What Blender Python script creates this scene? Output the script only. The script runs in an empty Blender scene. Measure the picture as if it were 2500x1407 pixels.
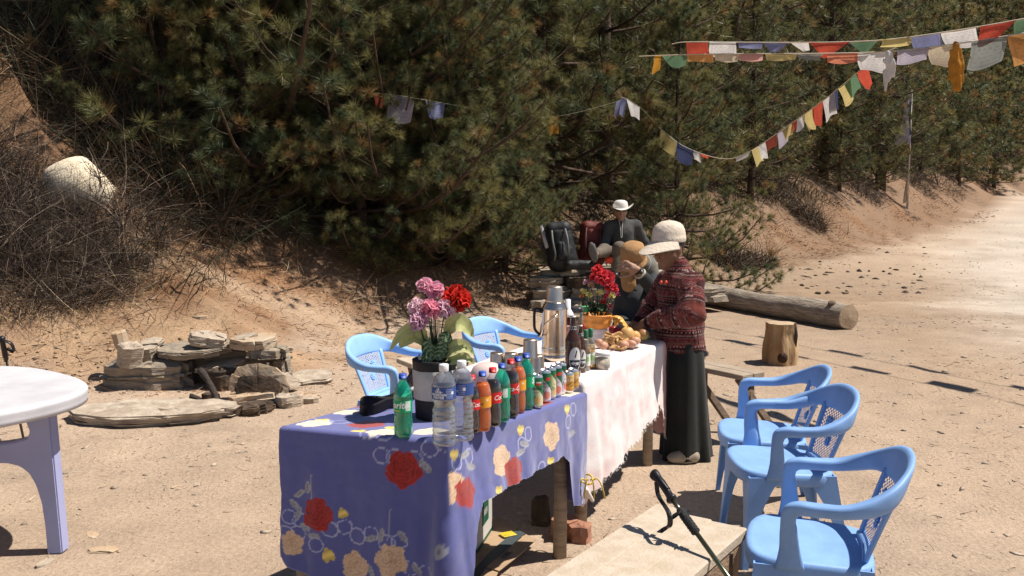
import bpy, bmesh, math, random
import numpy as np
from mathutils import Vector, Matrix, Euler

SC = bpy.context.scene
COL = SC.collection
R = math.radians
rng = np.random.default_rng(7)
random.seed(7)

# ---------------------------------------------------------------- camera, sky, sun, exposure
FPX, CX, CY, CAMH = 2300.0, 1250.0, 703.5, 1.65
PITCH = math.atan(243.5 / FPX)
cam_d = bpy.data.cameras.new("camera")
cam = bpy.data.objects.new("camera", cam_d)
COL.objects.link(cam)
cam.location = (0, 0, CAMH)
cam.rotation_euler = (math.pi / 2 - PITCH, 0, 0)
cam_d.sensor_width = 36.0
cam_d.lens = 36.0 * FPX / 2500.0
cam_d.clip_start = 0.05
cam_d.clip_end = 600
SC.camera = cam

SUN_TO = Vector((0.55, 0.04, 1.0)).normalized()      # direction from the ground towards the sun
w = bpy.data.worlds.new("World")
SC.world = w
w.use_nodes = True
nt = w.node_tree
nt.nodes.clear()
sky = nt.nodes.new("ShaderNodeTexSky")
sky.sky_type = 'NISHITA'
sky.sun_disc = False
sky.sun_elevation = math.asin(SUN_TO.z)
sky.sun_rotation = math.atan2(SUN_TO.x, SUN_TO.y)
sky.altitude = 2500
bg = nt.nodes.new("ShaderNodeBackground")
bg.inputs[1].default_value = 0.068
wo = nt.nodes.new("ShaderNodeOutputWorld")
nt.links.new(sky.outputs[0], bg.inputs[0])
nt.links.new(bg.outputs[0], wo.inputs[0])

sd = bpy.data.lights.new("sun", 'SUN')
sd.energy = 5.0
sd.angle = R(0.5)
sd.color = (1.0, 0.93, 0.84)
so = bpy.data.objects.new("sun", sd)
COL.objects.link(so)
so.rotation_euler = SUN_TO.to_track_quat('Z', 'Y').to_euler()
so.location = (5, 0, 12)

SC.view_settings.view_transform = 'Standard'
SC.view_settings.look = 'None'
SC.view_settings.gamma = 1
SC.view_settings.exposure = 0.54
SC.view_settings.use_curve_mapping = False
SC.cycles.max_bounces = 8
SC.cycles.transparent_max_bounces = 24
SC.cycles.caustics_refractive = False
SC.cycles.caustics_reflective = False

# ---------------------------------------------------------------- helpers
_f = Vector((0, math.cos(PITCH), -math.sin(PITCH)))
_u = Vector((0, math.sin(PITCH), math.cos(PITCH)))
_r = Vector((1, 0, 0))
def ray(px, py):
    return _f + _r * ((px - CX) / FPX) + _u * ((CY - py) / FPX)
def at(px, py, z=0.0):
    d = ray(px, py); t = (z - CAMH) / d.z
    return Vector((0, 0, CAMH)) + d * t
def atd(px, py, y):
    d = ray(px, py); t = y / d.y
    return Vector((0, 0, CAMH)) + d * t
def proj(P):
    P = np.asarray(P, float) - np.array([0, 0, CAMH])
    zc = P @ np.array(_f)
    return CX + FPX * P[..., 0] / zc, CY - FPX * (P @ np.array(_u)) / zc

def hexc(h):
    h = h.lstrip('#')
    return tuple(((int(h[i:i+2], 16) / 255.0 + 0.055) / 1.055) ** 2.4 if int(h[i:i+2], 16) > 10 else int(h[i:i+2], 16) / 255.0 / 12.92 for i in (0, 2, 4))

_mats = {}
def mat(name, col=(.5, .5, .5), rough=.7, var=0.0, vscale=8.0, bump=0.0, bscale=60.0, metal=0.0, spec=.4, attr=False,
        sheen=0.0, trans=0.0, ior=1.45, sub=0.0, col2=None, stretch=None, coat=0.0, detail=4.0, transl=0.0):
    if name in _mats: return _mats[name]
    m = bpy.data.materials.new(name); m.use_nodes = True
    n = m.node_tree.nodes; l = m.node_tree.links
    b = n["Principled BSDF"]
    b.inputs["Roughness"].default_value = rough
    b.inputs["Metallic"].default_value = metal
    b.inputs["Specular IOR Level"].default_value = spec
    b.inputs["Sheen Weight"].default_value = sheen
    b.inputs["Transmission Weight"].default_value = trans
    b.inputs["IOR"].default_value = ior
    b.inputs["Coat Weight"].default_value = coat
    if sub:
        b.inputs["Subsurface Weight"].default_value = sub
        b.inputs["Subsurface Radius"].default_value = (.02, .01, .005)
        b.inputs["Subsurface Scale"].default_value = .5
    tc = n.new("ShaderNodeTexCoord")
    mp = n.new("ShaderNodeMapping")
    l.new(tc.outputs["Object"], mp.inputs["Vector"])
    if stretch: mp.inputs["Scale"].default_value = stretch
    src = None
    if attr:
        a = n.new("ShaderNodeVertexColor"); a.layer_name = "Col"; src = a.outputs["Color"]
    if var > 0 or col2 is not None:
        nz = n.new("ShaderNodeTexNoise"); nz.inputs["Scale"].default_value = vscale; nz.inputs["Detail"].default_value = detail
        nz.inputs["Roughness"].default_value = .6
        l.new(mp.outputs[0], nz.inputs["Vector"])
        mx = n.new("ShaderNodeMix"); mx.data_type = 'RGBA'
        if col2 is not None and not attr:
            rp = n.new("ShaderNodeMapRange"); rp.inputs[1].default_value = .35; rp.inputs[2].default_value = .65
            l.new(nz.outputs["Fac"], rp.inputs[0]); l.new(rp.outputs[0], mx.inputs[0])
            mx.inputs[6].default_value = (*col, 1); mx.inputs[7].default_value = (*col2, 1)
        else:
            mx.blend_type = 'MULTIPLY'; mx.inputs[0].default_value = 1
            rp = n.new("ShaderNodeMapRange"); rp.inputs[1].default_value = .25; rp.inputs[2].default_value = .75
            rp.inputs[3].default_value = 1 - var; rp.inputs[4].default_value = 1 + var * .6
            l.new(nz.outputs["Fac"], rp.inputs[0])
            if src is not None: l.new(src, mx.inputs[6])
            else: mx.inputs[6].default_value = (*col, 1)
            l.new(rp.outputs[0], mx.inputs[7])
        src = mx.outputs[2]
    if src is not None: l.new(src, b.inputs["Base Color"])
    else: b.inputs["Base Color"].default_value = (*col, 1)
    if bump > 0:
        nb = n.new("ShaderNodeTexNoise"); nb.inputs["Scale"].default_value = bscale; nb.inputs["Detail"].default_value = 5
        l.new(mp.outputs[0], nb.inputs["Vector"])
        bp = n.new("ShaderNodeBump"); bp.inputs["Strength"].default_value = bump; bp.inputs["Distance"].default_value = .02
        l.new(nb.outputs["Fac"], bp.inputs["Height"]); l.new(bp.outputs[0], b.inputs["Normal"])
    if transl > 0:
        tr = n.new("ShaderNodeBsdfTranslucent")
        if src is not None: l.new(src, tr.inputs[0])
        else: tr.inputs[0].default_value = (*col, 1)
        ms = n.new("ShaderNodeMixShader"); ms.inputs[0].default_value = transl
        out = n["Material Output"]
        l.new(b.outputs[0], ms.inputs[1]); l.new(tr.outputs[0], ms.inputs[2]); l.new(ms.outputs[0], out.inputs[0])
    _mats[name] = m
    return m

def clear_mat(name, tint, gloss=.12, rough=.05, body=0.0, bodycol=(.8, .8, .8)):
    """thin clear plastic or glass: tinted see-through with a Fresnel reflection and a little milky body"""
    if name in _mats: return _mats[name]
    m = bpy.data.materials.new(name); m.use_nodes = True
    n = m.node_tree.nodes; l = m.node_tree.links
    n.remove(n["Principled BSDF"])
    t = n.new("ShaderNodeBsdfTransparent"); t.inputs[0].default_value = (*tint, 1)
    g = n.new("ShaderNodeBsdfGlossy"); g.inputs["Roughness"].default_value = rough
    d = n.new("ShaderNodeBsdfDiffuse"); d.inputs[0].default_value = (*bodycol, 1)
    tl = n.new("ShaderNodeBsdfTranslucent"); tl.inputs[0].default_value = (*bodycol, 1)
    dd = n.new("ShaderNodeMixShader"); dd.inputs[0].default_value = .5
    l.new(d.outputs[0], dd.inputs[1]); l.new(tl.outputs[0], dd.inputs[2])
    m0 = n.new("ShaderNodeMixShader"); m0.inputs[0].default_value = body
    l.new(t.outputs[0], m0.inputs[1]); l.new(dd.outputs[0], m0.inputs[2])
    lw = n.new("ShaderNodeLayerWeight"); lw.inputs[0].default_value = .35
    ml = n.new("ShaderNodeMath"); ml.operation = 'MULTIPLY_ADD'; ml.inputs[1].default_value = .55; ml.inputs[2].default_value = gloss
    l.new(lw.outputs["Facing"], ml.inputs[0])
    m1 = n.new("ShaderNodeMixShader"); l.new(ml.outputs[0], m1.inputs[0])
    l.new(m0.outputs[0], m1.inputs[1]); l.new(g.outputs[0], m1.inputs[2])
    l.new(m1.outputs[0], n["Material Output"].inputs[0])
    _mats[name] = m
    return m

class MB:
    """collects verts, faces and per-vertex colours"""
    def __init__(s): s.v = []; s.f = []; s.c = []; s.n = 0; s.mi = []
    def add(s, v, f, c=None, mi=0):
        v = np.asarray(v, float).reshape(-1, 3)
        s.v.append(v)
        for q in f: s.f.append([i + s.n for i in q]); s.mi.append(mi)
        s.c.append(np.tile(np.asarray(c if c is not None else (.8, .8, .8), float), (len(v), 1)) if c is None or np.ndim(c) == 1 else np.asarray(c, float))
        s.n += len(v)
        return s
    def build(s, name, m, parent=None, smooth=True, color=False, loc=None):
        v = np.vstack(s.v)
        return mesh(name, v, s.f, m, parent, smooth, np.vstack(s.c) if color else None, loc, s.mi)

def mesh(name, v, f, m, parent=None, smooth=True, col=None, loc=None, mi=None):
    v = np.asarray(v, float)
    me = bpy.data.meshes.new(name)
    if isinstance(f, np.ndarray):
        k = f.shape[1]; nf = len(f)
        me.vertices.add(len(v)); me.vertices.foreach_set("co", v.astype(np.float32).ravel())
        me.loops.add(nf * k); me.loops.foreach_set("vertex_index", f.astype(np.int32).ravel())
        me.polygons.add(nf); me.polygons.foreach_set("loop_start", np.arange(0, nf * k, k, dtype=np.int32))
        me.update(calc_edges=True)
    else:
        me.from_pydata(v.tolist(), [], [list(q) for q in f])
    if smooth: me.polygons.foreach_set("use_smooth", np.ones(len(me.polygons), bool))
    if col is not None:
        ca = me.color_attributes.new("Col", 'FLOAT_COLOR', 'POINT')
        c4 = np.ones((len(v), 4), np.float32); c4[:, :3] = col
        ca.data.foreach_set("color", c4.ravel())
    if isinstance(m, (list, tuple)):
        for q in m: me.materials.append(q)
        if mi is not None: me.polygons.foreach_set("material_index", np.asarray(mi, np.int32))
    elif m is not None: me.materials.append(m)
    me.validate(); me.update()
    o = bpy.data.objects.new(name, me); COL.objects.link(o)
    if parent is not None: o.parent = parent
    if loc is not None: o.location = loc
    return o

def tag(o, label=None, cat=None, group=None, kind=None):
    if label: o["label"] = label
    if cat: o["category"] = cat
    if group: o["group"] = group
    if kind: o["kind"] = kind
    return o
def thing(name, label, cat, loc=(0, 0, 0), rz=0.0, group=None):
    o = bpy.data.objects.new(name, None); COL.objects.link(o)
    o.empty_display_size = .1
    o.location = loc; o.rotation_euler = (0, 0, rz)
    return tag(o, label, cat, group)
def part(name, mb, m, parent, smooth=True, color=False, base=None):
    """part of a thing; verts given in the thing's local frame (or in world when base is the thing's location)"""
    if base is not None:
        mb.v = [v - np.asarray(base) for v in mb.v]
    return mb.build(name, m, parent, smooth, color)
def dup(root, loc=None, rot=None, scale=None, label=None, group=None):
    c = root.copy(); COL.objects.link(c)
    if loc is not None: c.location = loc
    if rot is not None: c.rotation_euler = rot
    if scale is not None: c.scale = scale
    if label: c["label"] = label
    if group: c["group"] = group
    for ch in list(root.children):
        d = ch.copy(); COL.objects.link(d); d.parent = c
        for g in list(ch.children):
            e = g.copy(); COL.objects.link(e); e.parent = d
    return c

def lathe(prof, n=24, c=(0, 0, 0), close=True, wob=None):
    prof = np.asarray(prof, float)
    a = np.linspace(0, 2 * math.pi, n, endpoint=False)
    v = []
    for r, z in prof:
        rr = np.full(n, r)
        if wob is not None: rr = rr * wob(a, z)
        v.append(np.stack([c[0] + rr * np.cos(a), c[1] + rr * np.sin(a), np.full(n, c[2] + z)], 1))
    v = np.vstack(v); f = []
    for i in range(len(prof) - 1):
        for j in range(n):
            k = (j + 1) % n
            f.append((i * n + j, i * n + k, (i + 1) * n + k, (i + 1) * n + j))
    if close:
        if prof[0][0] > 1e-6: f.append(tuple(range(n - 1, -1, -1)))
        if prof[-1][0] > 1e-6: f.append(tuple(range((len(prof) - 1) * n, len(prof) * n)))
    return v, f

def frames(P):
    P = np.asarray(P, float)
    T = np.gradient(P, axis=0); T /= np.linalg.norm(T, axis=1)[:, None] + 1e-9
    up = np.array([0, 0, 1.0]) if abs(T[0][2]) < .9 else np.array([1.0, 0, 0])
    N = []
    n = up - T[0] * (up @ T[0]); n /= np.linalg.norm(n)
    for t in T:
        n = n - t * (n @ t); n /= np.linalg.norm(n) + 1e-9
        N.append(n)
    N = np.array(N); B = np.cross(T, N)
    return T, N, B
def tube(P, rad, n=8, cap=True, flat=1.0):
    P = np.asarray(P, float); rad = np.broadcast_to(np.asarray(rad, float), (len(P),))
    T, N, B = frames(P)
    a = np.linspace(0, 2 * math.pi, n, endpoint=False)
    v = np.vstack([P[i] + rad[i] * (np.cos(a)[:, None] * N[i] + flat * np.sin(a)[:, None] * B[i]) for i in range(len(P))])
    f = []
    for i in range(len(P) - 1):
        for j in range(n):
            k = (j + 1) % n
            f.append((i * n + j, i * n + k, (i + 1) * n + k, (i + 1) * n + j))
    if cap: f.append(tuple(range(n - 1, -1, -1))); f.append(tuple(range((len(P) - 1) * n, len(P) * n)))
    return v, f
def spline(P, n):
    """Catmull-Rom through rows of P (any width)"""
    P = np.asarray(P, float); m = len(P)
    Q = np.vstack([2 * P[0] - P[1], P, 2 * P[-1] - P[-2]])
    out = []
    for t in np.linspace(0, m - 1, n):
        i = min(int(t), m - 2); u = t - i
        a, b, c, d = Q[i], Q[i + 1], Q[i + 2], Q[i + 3]
        out.append(.5 * ((2 * b) + (-a + c) * u + (2 * a - 5 * b + 4 * c - d) * u * u + (-a + 3 * b - 3 * c + d) * u ** 3))
    return np.array(out)
def sweep(P, A, B, n=12, pw=3.0, cap=True):
    """sweep a rounded-rectangle section with half axes A (width) and B (height) along P"""
    a = np.linspace(0, 2 * math.pi, n, endpoint=False) + math.pi / n
    ca = np.sign(np.cos(a)) * np.abs(np.cos(a)) ** (2 / pw); sa = np.sign(np.sin(a)) * np.abs(np.sin(a)) ** (2 / pw)
    v = np.vstack([P[i] + ca[:, None] * A[i] + sa[:, None] * B[i] for i in range(len(P))])
    f = []
    for i in range(len(P) - 1):
        for j in range(n):
            k = (j + 1) % n
            f.append((i * n + j, i * n + k, (i + 1) * n + k, (i + 1) * n + j))
    if cap: f.append(tuple(range(n - 1, -1, -1))); f.append(tuple(range((len(P) - 1) * n, len(P) * n)))
    return v, f
def box(x0, x1, y0, y1, z0, z1, bev=0.004):
    bm = bmesh.new()
    vs = [bm.verts.new(p) for p in ((x0, y0, z0), (x1, y0, z0), (x1, y1, z0), (x0, y1, z0), (x0, y0, z1), (x1, y0, z1), (x1, y1, z1), (x0, y1, z1))]
    for q in ((3, 2, 1, 0), (4, 5, 6, 7), (0, 1, 5, 4), (1, 2, 6, 5), (2, 3, 7, 6), (3, 0, 4, 7)): bm.faces.new([vs[i] for i in q])
    if bev > 0: bmesh.ops.bevel(bm, geom=bm.edges[:], offset=bev, segments=1, affect='EDGES')
    v = np.array([x.co[:] for x in bm.verts]); bm.verts.index_update()
    f = [[x.index for x in q.verts] for q in bm.faces]
    bm.free()
    return v, f
def obox(P0, P1, wid, hgt, bev=.004, up=(0, 0, 1), jit=0.0):
    """a bar from P0 to P1 of width wid and height hgt"""
    P0 = np.asarray(P0, float); P1 = np.asarray(P1, float)
    L = np.linalg.norm(P1 - P0); x = (P1 - P0) / L
    y = np.cross(np.asarray(up, float), x); y /= np.linalg.norm(y); z = np.cross(x, y)
    v, f = box(0, L, -wid / 2, wid / 2, -hgt / 2, hgt / 2, bev)
    if jit: v = v + rng.normal(0, jit, v.shape)
    return P0 + v[:, :1] * x + v[:, 1:2] * y + v[:, 2:3] * z, f
def grid_faces(nu, nv, wrap=False):
    i = np.arange(nu - 1)[:, None]; j = np.arange(nv - 1 if not wrap else nv)[None, :]
    k = (j + 1) % nv
    return np.stack([i * nv + j, (i + 1) * nv + j, (i + 1) * nv + k, i * nv + k], -1).reshape(-1, 4)

# value noise in numpy
_perm = np.random.default_rng(3).random((64, 64, 64)).astype(np.float32)
def vnoise(P, scale=1.0):
    P = np.asarray(P, float) * scale
    i = np.floor(P).astype(int); f = P - i; f = f * f * (3 - 2 * f)
    r = 0
    for dx in (0, 1):
        for dy in (0, 1):
            for dz in (0, 1):
                wgt = (f[..., 0] if dx else 1 - f[..., 0]) * (f[..., 1] if dy else 1 - f[..., 1]) * (f[..., 2] if dz else 1 - f[..., 2])
                r = r + wgt * _perm[(i[..., 0] + dx) % 64, (i[..., 1] + dy) % 64, (i[..., 2] + dz) % 64]
    return r
def fbm(P, scale=1.0, oct=4):
    r = 0; a = .5; s = scale
    for k in range(oct):
        r = r + a * (vnoise(np.asarray(P) + k * 7.3, s) - .5) * 2; a *= .5; s *= 2.03
    return r

# signed-distance modelling: smooth unions of cones and ellipsoids, meshed by surface nets
class SDF:
    def __init__(s): s.p = []
    def cone(s, a, b, ra, rb, k=.02): s.p.append(('c', np.array(a, float), np.array(b, float), ra, rb, k)); return s
    def chain(s, pts, rs, k=.02):
        for i in range(len(pts) - 1): s.cone(pts[i], pts[i + 1], rs[i], rs[i + 1], k)
        return s
    def ell(s, c, r, k=.02, rot=None): s.p.append(('e', np.array(c, float), np.array(r, float), None if rot is None else np.array(rot, float), 0, k)); return s
    def cut(s, c, r, k=.01): s.p.append(('x', np.array(c, float), np.array(r, float), None, 0, k)); return s
    def bounds(s, q):
        if q[0] == 'c':
            r = max(q[3], q[4]); return np.minimum(q[1], q[2]) - r, np.maximum(q[1], q[2]) + r
        r = q[2] if q[3] is None else np.full(3, q[2].max())
        return q[1] - r, q[1] + r
    def mesh(s, res, disp=None):
        lo = np.min([s.bounds(q)[0] for q in s.p], 0) - res * 4; hi = np.max([s.bounds(q)[1] for q in s.p], 0) + res * 4
        n = np.ceil((hi - lo) / res).astype(int) + 1
        BIG = .08
        D = np.full(n, BIG, np.float32)
        ax = [lo[i] + res * np.arange(n[i]) for i in range(3)]
        for q in s.p:
            a, b = s.bounds(q)
            i0 = np.maximum(((a - BIG - lo) / res).astype(int), 0); i1 = np.minimum(((b + BIG - lo) / res).astype(int) + 2, n)
            sl = tuple(slice(i0[i], i1[i]) for i in range(3))
            X = np.stack(np.meshgrid(ax[0][sl[0]], ax[1][sl[1]], ax[2][sl[2]], indexing='ij'), -1)
            if q[0] == 'c':
                pa = X - q[1]; ba = q[2] - q[1]; L2 = max(ba @ ba, 1e-9)
                h = np.clip((pa @ ba) / L2, 0, 1)
                d = np.linalg.norm(pa - h[..., None] * ba, axis=-1) - (q[3] + (q[4] - q[3]) * h)
            else:
                pa = X - q[1]
                if q[3] is not None: pa = pa @ q[3]
                k0 = np.linalg.norm(pa / q[2], axis=-1); k1 = np.linalg.norm(pa / q[2] ** 2, axis=-1) + 1e-9
                d = k0 * (k0 - 1) / k1
            k = q[5]
            if q[0] == 'x':
                D[sl] = np.maximum(D[sl], -d)
            else:
                h = np.maximum(k - np.abs(D[sl] - d), 0) / k
                D[sl] = np.minimum(D[sl], d) - h * h * k * .25
        if disp is not None:
            m = np.abs(D) < .06
            idx = np.argwhere(m)
            D[m] += disp(lo + idx * res)
        return surface_nets(D, lo, res)

def surface_nets(D, lo, res):
    ins = D < 0
    nx, ny, nz = D.shape
    cnt = np.zeros((nx - 1, ny - 1, nz - 1), np.float32); acc = np.zeros((nx - 1, ny - 1, nz - 1, 3), np.float32)
    quads = []
    for axis in range(3):
        s0 = [slice(None)] * 3; s1 = [slice(None)] * 3
        s0[axis] = slice(0, -1); s1[axis] = slice(1, None)
        A = D[tuple(s0)]; B = D[tuple(s1)]
        cr = (ins[tuple(s0)] != ins[tuple(s1)])
        idx = np.argwhere(cr)
        if len(idx) == 0: continue
        t = A[cr] / (A[cr] - B[cr])
        pos = idx.astype(np.float32); pos[:, axis] += t
        o1, o2 = [(1, 2), (2, 0), (0, 1)][axis]
        ok = (idx[:, o1] > 0) & (idx[:, o2] > 0) & (idx[:, o1] < D.shape[o1] - 1) & (idx[:, o2] < D.shape[o2] - 1)
        idx = idx[ok]; pos = pos[ok]; fl = ins[tuple(s0)][cr][ok]
        cs = []
        for d1, d2 in ((0, 0), (1, 0), (1, 1), (0, 1)):
            c = idx.copy(); c[:, o1] -= d1; c[:, o2] -= d2
            np.add.at(cnt, (c[:, 0], c[:, 1], c[:, 2]), 1)
            np.add.at(acc, (c[:, 0], c[:, 1], c[:, 2]), pos)
            cs.append((c[:, 0] * (ny - 1) + c[:, 1]) * (nz - 1) + c[:, 2])
        q = np.stack(cs, 1)
        q[~fl] = q[~fl][:, ::-1]
        quads.append(q)
    q = np.vstack(quads)
    used, inv = np.unique(q, return_inverse=True)
    v = acc.reshape(-1, 3)[used] / cnt.reshape(-1)[used][:, None]
    f = inv.reshape(q.shape)
    return lo + v * res, f[:, ::-1]

# lettering, made while the scene is still small: name -> (verts centred on x, faces)
_txt = {}
def make_text(key, body, size, shear=0.0, bold=0.0, sx=1.0):
    c = bpy.data.curves.new("lettering", 'FONT'); c.body = body; c.size = size; c.shear = shear; c.offset = bold
    c.align_x = 'CENTER'; c.align_y = 'CENTER'; c.resolution_u = 3
    o = bpy.data.objects.new("lettering", c); COL.objects.link(o)
    dg = bpy.context.evaluated_depsgraph_get()
    me = bpy.data.meshes.new_from_object(o.evaluated_get(dg))
    v = np.array([x.co[:] for x in me.vertices]); f = [list(p.vertices) for p in me.polygons]
    v[:, 0] *= sx
    # cut long triangles finely enough to bend: subdivide along x by bmesh bisects
    bm = bmesh.new(); bm.from_mesh(me)
    for q in bm.verts: q.co.x *= sx
    x0, x1 = v[:, 0].min(), v[:, 0].max()
    for x in np.arange(x0, x1, .006)[1:]:
        bmesh.ops.bisect_plane(bm, geom=bm.verts[:] + bm.edges[:] + bm.faces[:], plane_co=(x, 0, 0), plane_no=(1, 0, 0))
    bm.verts.index_update()
    v = np.array([x.co[:] for x in bm.verts]); f = [[x.index for x in p.verts] for p in bm.faces]
    bm.free(); bpy.data.objects.remove(o); bpy.data.curves.remove(c); bpy.data.meshes.remove(me)
    _txt[key] = (v, f)
make_text("lemon", "Sprite", .034, .22, .0009)
make_text("mtn", "MOUNTAIN", .0115, 0, .0004, 1.0)
make_text("wtr", "WATER", .0125, 0, .0004, 1.05)
make_text("cola", "Coca-Cola", .026, .3, .0002)
make_text("mango", "MANGO", .0135, 0, .0005)
make_text("pran", "PRAN", .0085, 0, .0004)
make_text("fr", "FRUIT", .012, 0, .0003)
make_text("cock", "COCKTAIL", .009, 0, .0002)
make_text("beer", "\u0917\u094b\u0930\u094d\u0916\u093e", .017, 0, .0006)
make_text("box", "BEER", .05, 0, .001)
make_text("carton", "UNIBIC", .05, 0, .002)
def wrap_text(key, r, z, ang, dz=0):
    v, f = _txt[key]
    a = ang + v[:, 0] / r
    return np.stack([r * np.cos(a), r * np.sin(a), z + v[:, 1]], 1), f
# ---------------------------------------------------------------- terrain
FOOT = np.array([(-40, 4.0), (-12, 6.6), (-6.5, 7.0), (-4.2, 7.35), (-3.1, 7.75), (-1.75, 8.0), (-1.8, 8.9), (-1.95, 10.2), (-1.3, 11.8), (.3, 13.0), (3.4, 16.3),
                 (5.5, 19.5), (8.9, 24), (14.8, 32.5), (28, 55), (42, 66), (70, 76), (140, 90)], float)
S0 = np.array([.55, .55, .55, .5, .42, .42, .5, .6, .7, .7, .60, .66, .78, .80, .8, .7, .7, .7])
S1 = np.array([1.0, 1.0, 1.0, .98, .9, .85, .85, .8, .7, .62, .5, .45, .45, .45, .5, .5, .5, .5])
def foot_d(x, y):
    x = np.asarray(x, float); y = np.asarray(y, float)
    best = np.full(x.shape, 1e9); sgn = np.zeros(x.shape); s0 = np.zeros(x.shape); s1 = np.zeros(x.shape)
    for i in range(len(FOOT) - 1):
        a, b = FOOT[i], FOOT[i + 1]; d = b - a
        t = np.clip(((x - a[0]) * d[0] + (y - a[1]) * d[1]) / (d @ d), 0, 1)
        px = x - (a[0] + t * d[0]); py = y - (a[1] + t * d[1])
        q = np.hypot(px, py)
        cr = d[0] * (y - a[1]) - d[1] * (x - a[0])
        m = q < best - 1e-9
        best = np.where(m, q, best); sgn = np.where(m, np.sign(cr), sgn)
        s0 = np.where(m, S0[i] + t * (S0[i + 1] - S0[i]), s0); s1 = np.where(m, S1[i] + t * (S1[i + 1] - S1[i]), s1)
    return best * sgn, s0, s1
def soft(d, k):
    return .5 * (d + np.sqrt(d * d + k * k)) - 0
def ground_z(x, y, fine=True):
    x = np.asarray(x, float); y = np.asarray(y, float)
    d, s0, s1 = foot_d(x, y)
    h = s0 * (soft(d, .25)) + (s1 - s0) * soft(d - 2.0, .8)
    h = np.where(d > -3, h, 0) * np.clip((d + 3) / 2.0, 0, 1)
    far = np.clip(d / 2.0, 0, 1)
    z = h + np.maximum(y - 15, 0) * .03
    P = np.stack([x, y, np.zeros_like(x)], -1)
    z = z + far * (.22 * fbm(P, .55, 4) + .05 * fbm(P, 3.0, 3)) + (fbm(P, .5, 2) * .012 if fine else 0)
    if fine:
        z = z + fbm(P, 5.0, 3) * .008
    # a little level shelf where the hikers sit
    sh = np.exp(-(((x - 1.3) / 1.5) ** 4 + ((y - 13.5) / 1.3) ** 4))
    z = z * (1 - sh) + sh * np.minimum(z, .5)
    return z
def gz(x, y): return float(ground_z(np.array([x]), np.array([y]))[0])

def spaced(a, b, lo, hi, fine, gmax):
    mid = np.arange(a, b, fine)
    L = []; s = fine; p = a
    while p > lo: s = min(s * 1.12, gmax); p -= s; L.append(p)
    H = []; s = fine; p = mid[-1]
    while p < hi: s = min(s * 1.07, gmax); p += s; H.append(p)
    return np.array(L[::-1] + list(mid) + H)
gx = spaced(-7.5, 6.5, -60, 110, .07, 4.0); gy = spaced(2.0, 14.5, -12, 130, .07, 4.0)
XX, YY = np.meshgrid(gx, gy, indexing='ij')
ZZ = ground_z(XX, YY)
DD = foot_d(XX, YY)[0]
GP = np.stack([XX, YY, ZZ], -1)
P0 = np.stack([XX, YY, 0 * XX], -1)
dirt = np.array([.42, .315, .228]); pale = np.array([.465, .40, .33]); litter = np.array([.27, .145, .075]); bare = np.array([.215, .140, .090]); dark = np.array([.16, .09, .05])
n1 = fbm(P0, .6, 4); n2 = fbm(P0, 2.5, 4)
colr = np.broadcast_to(dirt, GP.shape).copy()
road_line = np.clip((XX - (1.4 + .0 * YY)) / 2.5, 0, 1) * np.clip((YY - 6) / 5, 0, 1)
rdx = np.interp(YY, [0, 6, 10, 13.5, 21.5, 32, 54, 70], [6.5, 4.6, 4.6, 5.7, 9.2, 15.0, 28.0, 46.0])
rd = np.clip((XX - rdx) / (1.0 + .05 * YY) + .05 + n1 * .5 + n2 * .25, 0, 1) * np.clip((YY - 4) / 8, 0, 1) * (DD < .2) * .62
colr += (pale - colr) * np.clip(rd * 1.6, 0, 1)[..., None]
lt = np.clip(DD / .9 + .25 + 1.1 * np.clip((XX - 2.5) / 3, 0, 1) + n2 * .9, 0, 1)
nearright = np.clip((XX - 2.5) / 2, 0, 1)
cc = litter * (1 - nearright[..., None] * .0) + (bare - litter) * np.clip(.25 + nearright * .65 + n2 * 1.1, 0, 1)[..., None]
colr += (cc - colr) * lt[..., None]
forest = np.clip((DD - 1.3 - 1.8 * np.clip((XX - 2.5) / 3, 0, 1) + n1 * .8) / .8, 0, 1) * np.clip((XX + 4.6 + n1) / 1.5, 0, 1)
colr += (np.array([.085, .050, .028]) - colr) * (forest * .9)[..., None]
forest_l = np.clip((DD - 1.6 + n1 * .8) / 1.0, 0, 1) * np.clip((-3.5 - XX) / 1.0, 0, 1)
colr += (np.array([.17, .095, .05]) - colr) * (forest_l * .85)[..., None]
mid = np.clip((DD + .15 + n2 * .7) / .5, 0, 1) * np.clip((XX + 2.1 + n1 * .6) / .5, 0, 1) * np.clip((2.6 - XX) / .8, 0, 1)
colr += (np.array([.165, .092, .052]) - colr) * (mid * .9)[..., None]  # brown litter darkened here, the pines' shade put into its colour
brown = np.clip(1.1 - np.hypot((XX - 4.5) / 5.5, (YY - 14.5) / 8.5) + n1 * .5 + n2 * .35, 0, 1) * (1 - np.clip(rd * 1.8, 0, 1))
colr += (np.array([.265, .185, .120]) - colr) * (brown * .85)[..., None]
# the worn dirt path that comes down the bank on the left
pa = np.array([-3.75, 9.6]); pb = np.array([-2.0, 10.4]); pc = np.array([-1.2, 9.2])
def segd(a, b):
    d = b - a; t = np.clip(((XX - a[0]) * d[0] + (YY - a[1]) * d[1]) / (d @ d), 0, 1)
    return np.hypot(XX - a[0] - t * d[0], YY - a[1] - t * d[1])
pth = np.clip(1.25 - np.minimum(segd(pa, pb), segd(pb, pc)) / .5 + n2 * .5, 0, 1)
colr += (np.array([.39, .275, .185]) - colr) * pth[..., None]
lft = np.clip(1.1 - np.hypot((XX + 3.4) / 2.2, (YY - 8.3) / .8) + n2 * .9, 0, 1)
colr += (np.array([.39, .262, .16]) - colr) * lft[..., None]
colr *= (1 + .18 * n1 + .20 * n2 + .16 * fbm(P0, 7.0, 3))[..., None]
colr = np.clip(colr, .02, .7)
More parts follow.
